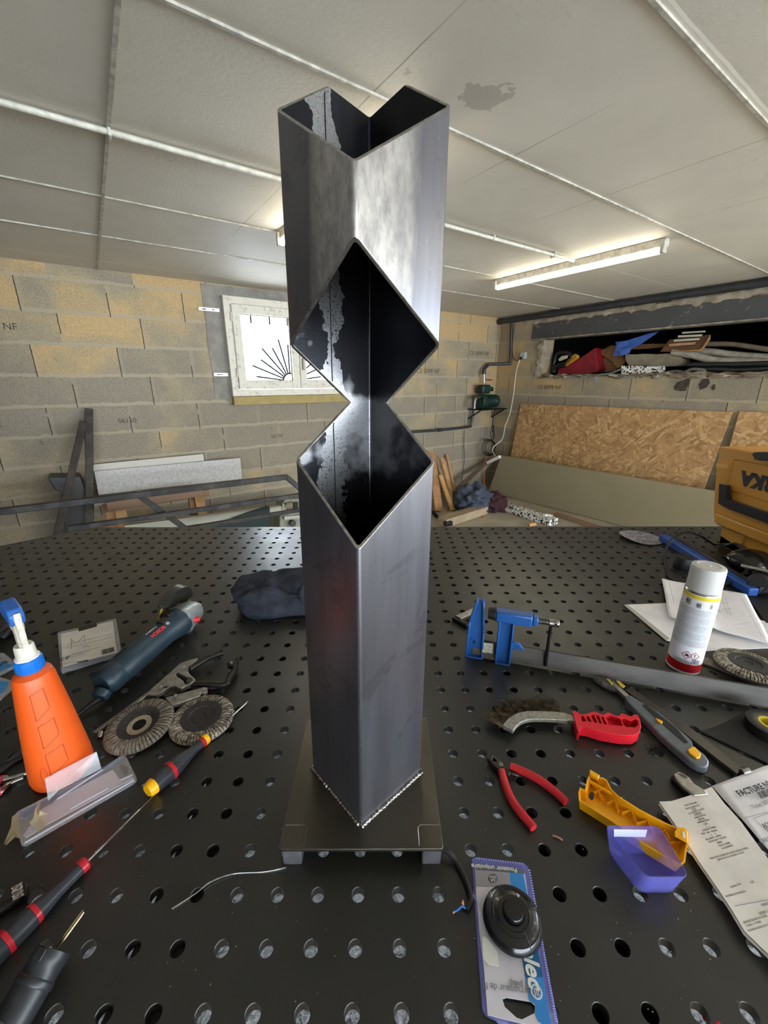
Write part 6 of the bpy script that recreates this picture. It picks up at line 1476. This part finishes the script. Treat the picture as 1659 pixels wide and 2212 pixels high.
qa = [ci([(120, 462)])[0], ci([(690, 300)])[0], ci([(2100, 2000)])[0], ci([(1400, 2240)])[0]]
hR = .0125
pa_ = pm(ci([(120, 460), (250, 455), (450, 395), (690, 300), (830, 480), (1010, 680), (1250, 1010), (1500, 1330), (1900, 1900), (1900, 2700), (1560, 2420), (1300, 2110), (1050, 1870), (900, 1620), (740, 1380), (560, 1120), (420, 900), (280, 690)]), hR)
MB().prism(pa_, Z0+hR-.0004, Z0+hR).build('paper_strip', paper_cream, t, smooth=False)
MB().prism([(x-.002, y-.0015) for x, y in pa_], Z0+.0095, Z0+.0099).build('under_layer', paper_cream, t, smooth=False)
receipt_ink = mat('faded receipt print', '#8f8b86', .7)
L = [('CARTE BANCAIRE', 395, 505, 530, 470), ('SANS CONTACT', 415, 540, 555, 498), ('CB', 480, 548, 520, 540), ('LE 11/05/23 A 11:10:21', 420, 600, 630, 530), ('CREDIT', 500, 605, 580, 580), ('CREDIT MUTUEL', 505, 640, 625, 600), ('03700', 545, 660, 615, 640), ('A0000000421010', 530, 692, 672, 655), ('1234', 600, 712, 650, 695), ('...............', 565, 750, 720, 705), ('5740384A-2900381', 585, 778, 748, 730), ('RHO   RNI   RNRGR', 575, 815, 755, 768),
     ('C       R', 670, 828, 750, 800), ('NO AUTO : 379058', 625, 875, 795, 825), ('MONTANT= 7,70 EUR', 665, 900, 845, 845), ('DEBIT', 750, 912, 805, 895), ('TICKET CLIENT', 765, 945, 895, 905), ('A CONSERVER', 805, 972, 918, 935),
     ('MERCI DE CONSERVER VOTRE TICKET COMME', 680, 1080, 1080, 965), ('JUSTIFICATIF LE 11/05/2023 A 11:10:21', 725, 1105, 1075, 1000), ('TERMINAL FINI', 890, 1395, 1010, 1350), ('1.20', 1105, 1345, 1155, 1325), ('NOMBRE DE PRODUITS', 850, 1490, 1055, 1435), ('FIDELITE', 1225, 1590, 1330, 1560), ('SOLDE D', 1210, 1680, 1300, 1650),
     ('ANCIEN SOLDE DE VOTRE', 1040, 1775, 1290, 1700), ('1 EURO = 1 POINT', 1060, 1815, 1235, 1760), ('NOUVEAU SOLDE DE VOTRE', 1095, 1862, 1330, 1790)]
for s, xa, ya, xb, yb in L:
    a, b = T(*ci([(xa, ya)])[0], hR+.0002), T(*ci([(xb, yb)])[0], hR+.0002); w = (b-a).length
    text(s, min(w/max(len(s)*.55, 1), .0075), frame((a+b)/2, b-a), receipt_ink, t, 'printed_line', ext=.0001)
for a, b in (((940, 1595), (1310, 1525)),): q = ci([a, b]); MB().bar(T(*q[0], hR+.0002), T(*q[1], hR+.0002), .0004, .0002).build('ruled_line', ink_grey, t)

# --- drawings behind the spray can
cd = crop(1300, 1100, 4.621)
t = thing('plastic_sleeve', 'white sheet in a clear sleeve lying under the drawing, left of the spray can', 'paper', T(1450, 1340))
pw_ = pm(cd([(218, 952), (640, 935), (1100, 1000), (1700, 1130), (1700, 1380), (1040, 1410), (640, 1305)]), .003)
MB().prism(pw_, Z0+.001, Z0+.0025).build('sheet_stack', paper, t, smooth=False)
MB().prism(pm(cd([(218, 952), (262, 955), (680, 1290), (640, 1310)]), .0034), Z0+.0026, Z0+.0034).build('clear_margin', mat('grey clear margin', '#a6a5a0', .2, spec=.9), t, smooth=False)
t = thing('technical_drawing', 'white paper with a pencil drawing curling behind the spray can', 'paper', T(1540, 1320))
q = cd([(597, 698), (1450, 860), (1700, 1360), (668, 1090)])
sheet([cd([(597, 698)])[0], cd([(1440, 858)])[0], cd([(1690, 1350)])[0], cd([(668, 1090)])[0]], .010, .006, paper, 'sheet', t, 26, 26, lambda u, v: .008*math.exp(-((u-.35)/.12)**2)*v)
def pl_(pts, r=.0004, h=.0185): return MB().tube([T(x, y, h) for x, y in cd(pts)], r, 4)
for P in ([(675, 740), (720, 930)], [(1385, 870), (1600, 1270)], [(1205, 900), (1260, 1050)], [(1235, 895), (1290, 1060)], [(1190, 940), (1280, 930)], [(1215, 1000), (1300, 990)], [(1130, 1035), (1160, 1100)], [(1160, 1010), (1185, 1025)], [(1300, 1150), (1490, 1125)], [(1340, 1200), (1440, 1170)]):
    pl_(P, .0007 if P[0] == (1160, 1010) else .00035).build('pencil_line', ink_grey, t)

# --- spray can
sx_, sy_ = .6655, .7560
t = thing('spray_can', 'white spray can with grey cap and red base band standing behind the clamp bar', 'spray can', (sx_, sy_, Z0+.001))
SM = Matrix.Translation((sx_, sy_, Z0+.001))
canw = mat('glossy white can print', '#d9d9de', .28, coat=.2)
MB(SM).lathe([(0, .001), (.029, .001), (.0305, 0), (.0318, .0015), (.0318, .004), (.0315, .006), (.0315, .186), (.0300, .192), (.0285, .196), (.020, .198), (0, .198)], 56).build('can_body', canw, t)
MB(SM).lathe([(.0316, .0055), (.0317, .0055), (.0317, .025), (.0316, .025)], 56).build('red_band', mat('red base band', '#bd1a24', .28), t)
MB(SM).lathe([(.0316, .178), (.0317, .178), (.0317, .186), (.0316, .186)], 56).build('yellow_ring', mat('yellow ring', '#ddc431', .3), t)
MB(SM).lathe([(.0310, .187), (.0318, .1885), (.0312, .191), (.0300, .1925)], 56).build('chrome_rim', chrome, t)
MB(SM).lathe([(.0300, .193), (.0303, .193), (.0299, .240), (.0292, .2435), (.0275, .2445), (.020, .2448), (.0195, .2440), (.004, .2440), (.003, .2452), (0, .2454)], 56).build('grey_cap', mat('pale grey cap', '#bdbcb8', .42), t)
def can_pt(a, z, r=.0318): return Vector((sx_+r*math.cos(a), sy_+r*math.sin(a), Z0+.001+z))
ac = math.atan2(-sy_, -sx_)
def band(z0, z1, a0, a1, mt, name, r=.03175, n=20):
    mb = MB(); mb.grid(lambda u, v: can_pt(ac+a0+(a1-a0)*u, z0+(z1-z0)*v, r), n, 2); return mb.build(name, mt, t, weld=0)
fine = NT('grey fine print'); fine.base(fine.mix(fine.ramp(fine.noise(1500, 2, .8, stretch=(.6, .6, 1)), [(.45, 0.), (.55, 1.)]), '#9fa1a6', '#d4d5da')); fine.set(Roughness=.3)
for z0, z1 in ((.068, .083), (.086, .102), (.105, .121), (.124, .139), (.142, .157)): band(z0, z1, -1.5, 1.2, fine.m, 'text_block')
for z in (.0845, .1035, .1225, .1405): band(z-.0006, z+.0006, -1.5, 1.4, mat('pale grey line', '#b4b6bb', .3), 'rule_line', .0318)
def canM(a, z): 
    n = Vector((math.cos(a), math.sin(a), 0)); return frame(can_pt(a, z, .0319), Vector((-n.y, n.x, 0)), n)
band(.162, .175, ac*0-.75, -.45, mat('grey picto', '#8a8b90', .4), 'pictogram', .0318, 6); band(.160, .172, -.12, .15, mat('grey picto frame', '#9fa0a5', .4), 'pictogram', .0318, 6)
band(.162, .172, .62, .78, mat('grey picto', '#8a8b90', .4), 'pictogram', .0318, 4)
mx = canM(ac-.62, .168); MB(mx).prism([(-.004, .004), (-.004, -.001), (.003, .001)], 0, .0003).build('nozzle_icon', ink, t)
for k in range(4): MB(canM(ac-.06+.05*k, .166)).bar((0, -.0035, .0001), (0, .0035, .0001), .0006, .0003).build('person_icon', ink, t)
redl = mat('red diamond outline', '#a83246', .4)
for a, s in ((.08, 'F'), (.52, '!')):
    Md = canM(ac+a, .0475)
    MB(Md).prism([(.0095, 0), (0, .0095), (-.0095, 0), (0, -.0095)], 0, .0003, [[(.0082, 0), (0, .0082), (-.0082, 0), (0, -.0082)]]).build('hazard_diamond', redl, t)
    if s == '!': text('!', .011, Md, ink, t, 'hazard_mark', bold=.0003)
    else: MB(Md).prism([(-.003, -.003), (.003, -.003), (.0032, 0), (.002, .0025), (.0008, .001), (0, .0045), (-.0015, .001), (-.0028, .002)], 0, .0003).build('flame_mark', ink, t)
rnd = random.Random(2); x = 0
mb = MB()
while x < .012: w = rnd.choice((.0004, .0007, .001)); mb.add([canM(ac+.42, .029) @ Vector((x+q, z, .0003)) for q, z in ((0, 0), (w, 0), (w, .011), (0, .011))], [(0, 1, 2, 3)]); x += w+rnd.choice((.0004, .0007))
mb.build('barcode', ink_grey, t, smooth=False, weld=0)
for k in range(3): text('Technische Daten und Hinweise', .0026, canM(ac-.12, .034-.003*k), ink_grey, t, 'small_print')

# --- round sanding pad
t = thing('sanding_disc', 'pale perforated sanding disc curling up at the far edge of the table', 'sanding disc', T(1385, 1160))
cs = crop(1030, 850, 2.6375)
c = T(1384, 1162, .004); R_ = .082; nn = 40; vs = []; hc_ = [(0, 0)]+[(.55*math.cos(a), .55*math.sin(a)) for a in [2*PI*k/6 for k in range(6)]]+[(.82*math.cos(a+.4), .82*math.sin(a+.4)) for a in [2*PI*k/8 for k in range(8)]]
loops = [[Vector((math.cos(2*PI*k/nn), math.sin(2*PI*k/nn), 0)) for k in range(nn)]]+[[Vector((x+.062*math.cos(2*PI*k/8), y+.062*math.sin(2*PI*k/8), 0)) for k in range(8)] for x, y in hc_]
tris = geometry.tessellate_polygon(loops); allp = [p for L_ in loops for p in L_]
mb = MB(); mb.add([c+Vector((p.x*.078, p.y*.072, .012*max(0, -p.x)**2*(1)+.004*max(0, p.y)**2)) for p in allp], [tuple(q) for q in tris])
mb.build('disc_sheet', mat('pale lilac abrasive', '#8f8a8f', .9, c2='#6b666b', ns=90), t, solid=.0012, smooth=False)

# --- second clamp, cables and black gear in front of the tool case
t = thing('blue_straight_edge', 'long blue straight clamp with black edge lying behind the spray can', 'clamp', T(1530, 1210))
blue2 = mat('matte blue clamp', '#1f4f9e', .4, c2='#173f86', ns=14)
a, b = T(1432, 1160, .018), T(1628, 1280, .018)
MB().bar(a, b, .030, .026).build('blue_rail', blue2, t, bevel=.004); q = Vector((-(b-a).y, (b-a).x, 0)).normalized()*-1
q = q if q.x > 0 else -q
MB().bar(a+q*.021+Vector((0, 0, .006)), b+q*.021+Vector((0, 0, .006)), .014, .022).build('black_rail', black_pl, t, bevel=.002)
t = thing('rubber_cylinder', 'short black cylinder knob beside the blue straight clamp', 'knob', T(1475, 1232))
c = T(1474, 1228, .0); MB(Matrix.Translation(c)).lathe([(0, 0), (.026, 0), (.028, .003), (.028, .040), (.026, .043), (0, .043)], 36).build('knob_body', rubber, t)
t = thing('black_power_cable', 'thin black cable looping around the top of the spray can', 'cable', T(1500, 1200))
MB().tube(catmull([T(x, y, h) for (x, y), h in zip(cd([(760, 730), (680, 680), (640, 560), (640, 420), (700, 300), (790, 240), (880, 232), (980, 265), (1060, 315), (1120, 355)]), (.004, .004, .006, .02, .04, .06, .065, .055, .035, .015))], 8), .0038, 8).build('loop', rubber, t)
MB().tube(catmull([T(x, y, h) for (x, y), h in zip(cd([(1120, 355), (1220, 350), (1320, 350), (1420, 400), (1460, 500), (1440, 610), (1340, 700), (1220, 760)]), (.015, .03, .045, .05, .04, .03, .02, .01))], 8), .0038, 8).build('second_loop', rubber, t)
MB().tube(catmull([T(x, y, h) for (x, y), h in zip(cd([(1230, 370), (1330, 345), (1440, 400), (1510, 500), (1530, 600), (1500, 700)]), (.03, .055, .06, .05, .04, .02))], 8), .0050, 8).build('thick_loop', rubber, t)
t = thing('black_sander', 'glossy black machine with grey knob and blue base at the right edge behind the can', 'sander', T(1640, 1240))
c = T(1622, 1215, .035); blob(Matrix.Translation(c), .075, .06, .040, .10, 1.6, seed=8, zmin=-.033).build('body', mat('glossy black housing', '#141416', .18), t, ang=80)
MB().cyl(T(1640, 1262, .005), T(1640, 1262, .040), .034, .028).build('black_knob', rubber, t, bevel=.006)
MB().tube([T(1600, 1222, .05), T(1680, 1240, .05)], .008, 12).build('chrome_bar', chrome, t)
MB().bar(T(1630, 1262, .012), T(1720, 1290, .012), .03, .02).build('blue_base', blue2, t, bevel=.004)
t = thing('black_mat', 'dark cloth lying at the right edge beside the drawing', 'cloth', T(1640, 1320))
MB().prism(pm([(1560, 1262), (1700, 1275), (1700, 1350), (1655, 1345), (1615, 1290)], .003), Z0+.001, Z0+.003).build('cloth_sheet', rubber, t)

# --- yellow tool case
fP = Vector((1.279, 1.438, 0)); fd = (T(1659, 1222)-T(1553, 1173)); fd.z = 0; fd.normalize(); fn_ = Vector((fd.y, -fd.x, 0)); fn_ = fn_ if fn_.x < 0 else -fn_
def TCM(off):
    m = Matrix.Identity(4); o = T(1553, 1173)+fn_*off; o.z = Z0
    for i in range(3): m[i][0] = fd[i]; m[i][1] = (0, 0, 1)[i]; m[i][2] = fn_[i]; m[i][3] = o[i]
    return m
def tcp(pts, off): M = TCM(off); o = M.translation; return [inv(M, ONP(x, y, o, fn_)) for x, y in ct(pts)]
ct = crop(1520, 930, 7.9)
t = thing('tool_case', 'large yellow plastic tool case with black handle standing at the right edge of the table', 'tool case', T(1600, 1200)+Vector((.15, .1, 0)))
yc = mat('amber yellow case plastic', '#c08a30', .42, c2='#b57f28', ns=5, nb=.12, bs=500)
D = .30
lowp = tcp([(320, 1640), (250, 1930), (250, 1960), (1300, 2420), (1300, 2100)], .02)
xs = [p[0] for p in lowp]; 
q = tcp([(320, 1650), (250, 1935)], .02)
MB(TCM(.02)).prism([q[1], (q[1][0], 0.002), (.42, .002), (.42, q[0][1]+.02), q[0]], -D, 0).build('lower_body', yc, t, bevel=.006)
MB(TCM(.02)).bar(tuple(tcp([(705, 1820)], .02)[0])+(0.001,), (tcp([(660, 1980)], .02)[0][0], .004, .001), .006, .006, up=(0, 0, 1)).build('seam_rib', mat('dark amber seam', '#9c640f', .5), t)
up_ = tcp([(255, 380), (235, 300), (280, 270)], .035)
A_ = tcp([(170, 1440), (165, 1260), (185, 1000), (215, 600), (255, 400), (228, 340), (240, 300), (285, 268)], .035)
zt = A_[-1][1]; zb = tcp([(155, 1460)], .035)[0][1]
MB(TCM(.035)).prism([(A_[0][0], zb), A_[1], A_[2], A_[3], A_[4], A_[5], A_[6], (A_[7][0], zt), (.42, zt+.0), (.42, zb)], -D, 0).build('upper_body', yc, t, bevel=.006)
B0 = tcp([(155, 1450), (170, 1560), (240, 1620)], .045)
MB(TCM(.045)).prism([(B0[0][0], B0[0][1]+.012), (B0[1][0], B0[1][1]), (B0[2][0], B0[2][1]-.0), (.42, B0[2][1]), (.42, B0[0][1]+.012)], -D, 0).build('rim_ledge', yc, t, bevel=.006)
pnl = tcp([(520, 480), (490, 780), (480, 1000), (560, 1060)], .036)
x0_, z1_ = pnl[0][0], pnl[0][1]; z0_ = pnl[2][1]
mb = MB(TCM(.036)); mb.tube([(x0_, z1_, 0), (x0_-.002, (z0_+z1_)/2, 0), (x0_-.003, z0_+.01, 0), (x0_+.01, z0_-.002, 0), (.38, z0_-.012, 0)], .0025, 8); mb.tube([(x0_, z1_, 0), (.38, z1_+.004, 0)], .0025, 8); mb.build('panel_groove', mat('amber groove', '#a86d12', .5), t)
tm = tcp([(650, 745), (1098, 1005)], .037); ca_ = tcp([(700, 820)], .037)[0]
# lettering stands on its head, reading from the far right
mm = TCM(.0362); lp = tcp([(1098, 900)], .0362)[0]; l0 = tcp([(655, 750)], .0362)[0]; l1 = tcp([(740, 905)], .0362)[0]
hgt = abs(l0[1]-l1[1])
tm_ = mm @ Matrix.Translation((l0[0], (tcp([(800, 760)], .0362)[0][1]+tcp([(800, 905)], .0362)[0][1])/2, 0)) @ Matrix.Rotation(PI, 4, 'Z')
text('MIRKA', .066, tm_, ink, t, 'lettering', bold=.004, align='RIGHT')
dkp = mat('dark violet black handle', '#1a1820', .35)
H = tcp([(262, 910), (385, 935), (375, 1170), (460, 1195), (800, 1320), (1150, 1440), (1150, 1650), (800, 1560), (420, 1380), (320, 1290), (245, 1240)], .06)
MB(TCM(.06)).prism([H[0], H[1], H[2], H[3], (.40, H[3][1]-.004), (.40, H[10][1]-.012), (H[8][0], H[10][1]-.008), H[9], H[10]], -.018, 0).build('handle', dkp, t, bevel=.004)
sh = tcp([(380, 1050), (460, 1080), (470, 1180), (375, 1165)], .038); MB(TCM(.038)).prism(sh, -.001, .0).build('handle_recess', slot, t)
lp = tcp([(805, 400), (850, 368), (1000, 362), (1150, 370), (1150, 520), (950, 515), (850, 490), (840, 440)], .07)
MB(TCM(.07)).prism(lp, -.06, 0).build('latch', black_pl, t, bevel=.006)
st_ = tcp([(225, 560), (415, 575), (410, 645), (210, 625)], .0365); MB(TCM(.0365)).prism(st_, -.0008, .0003).build('pale_sticker', mat('faded sticker', '#cf9c4e', .5), t)
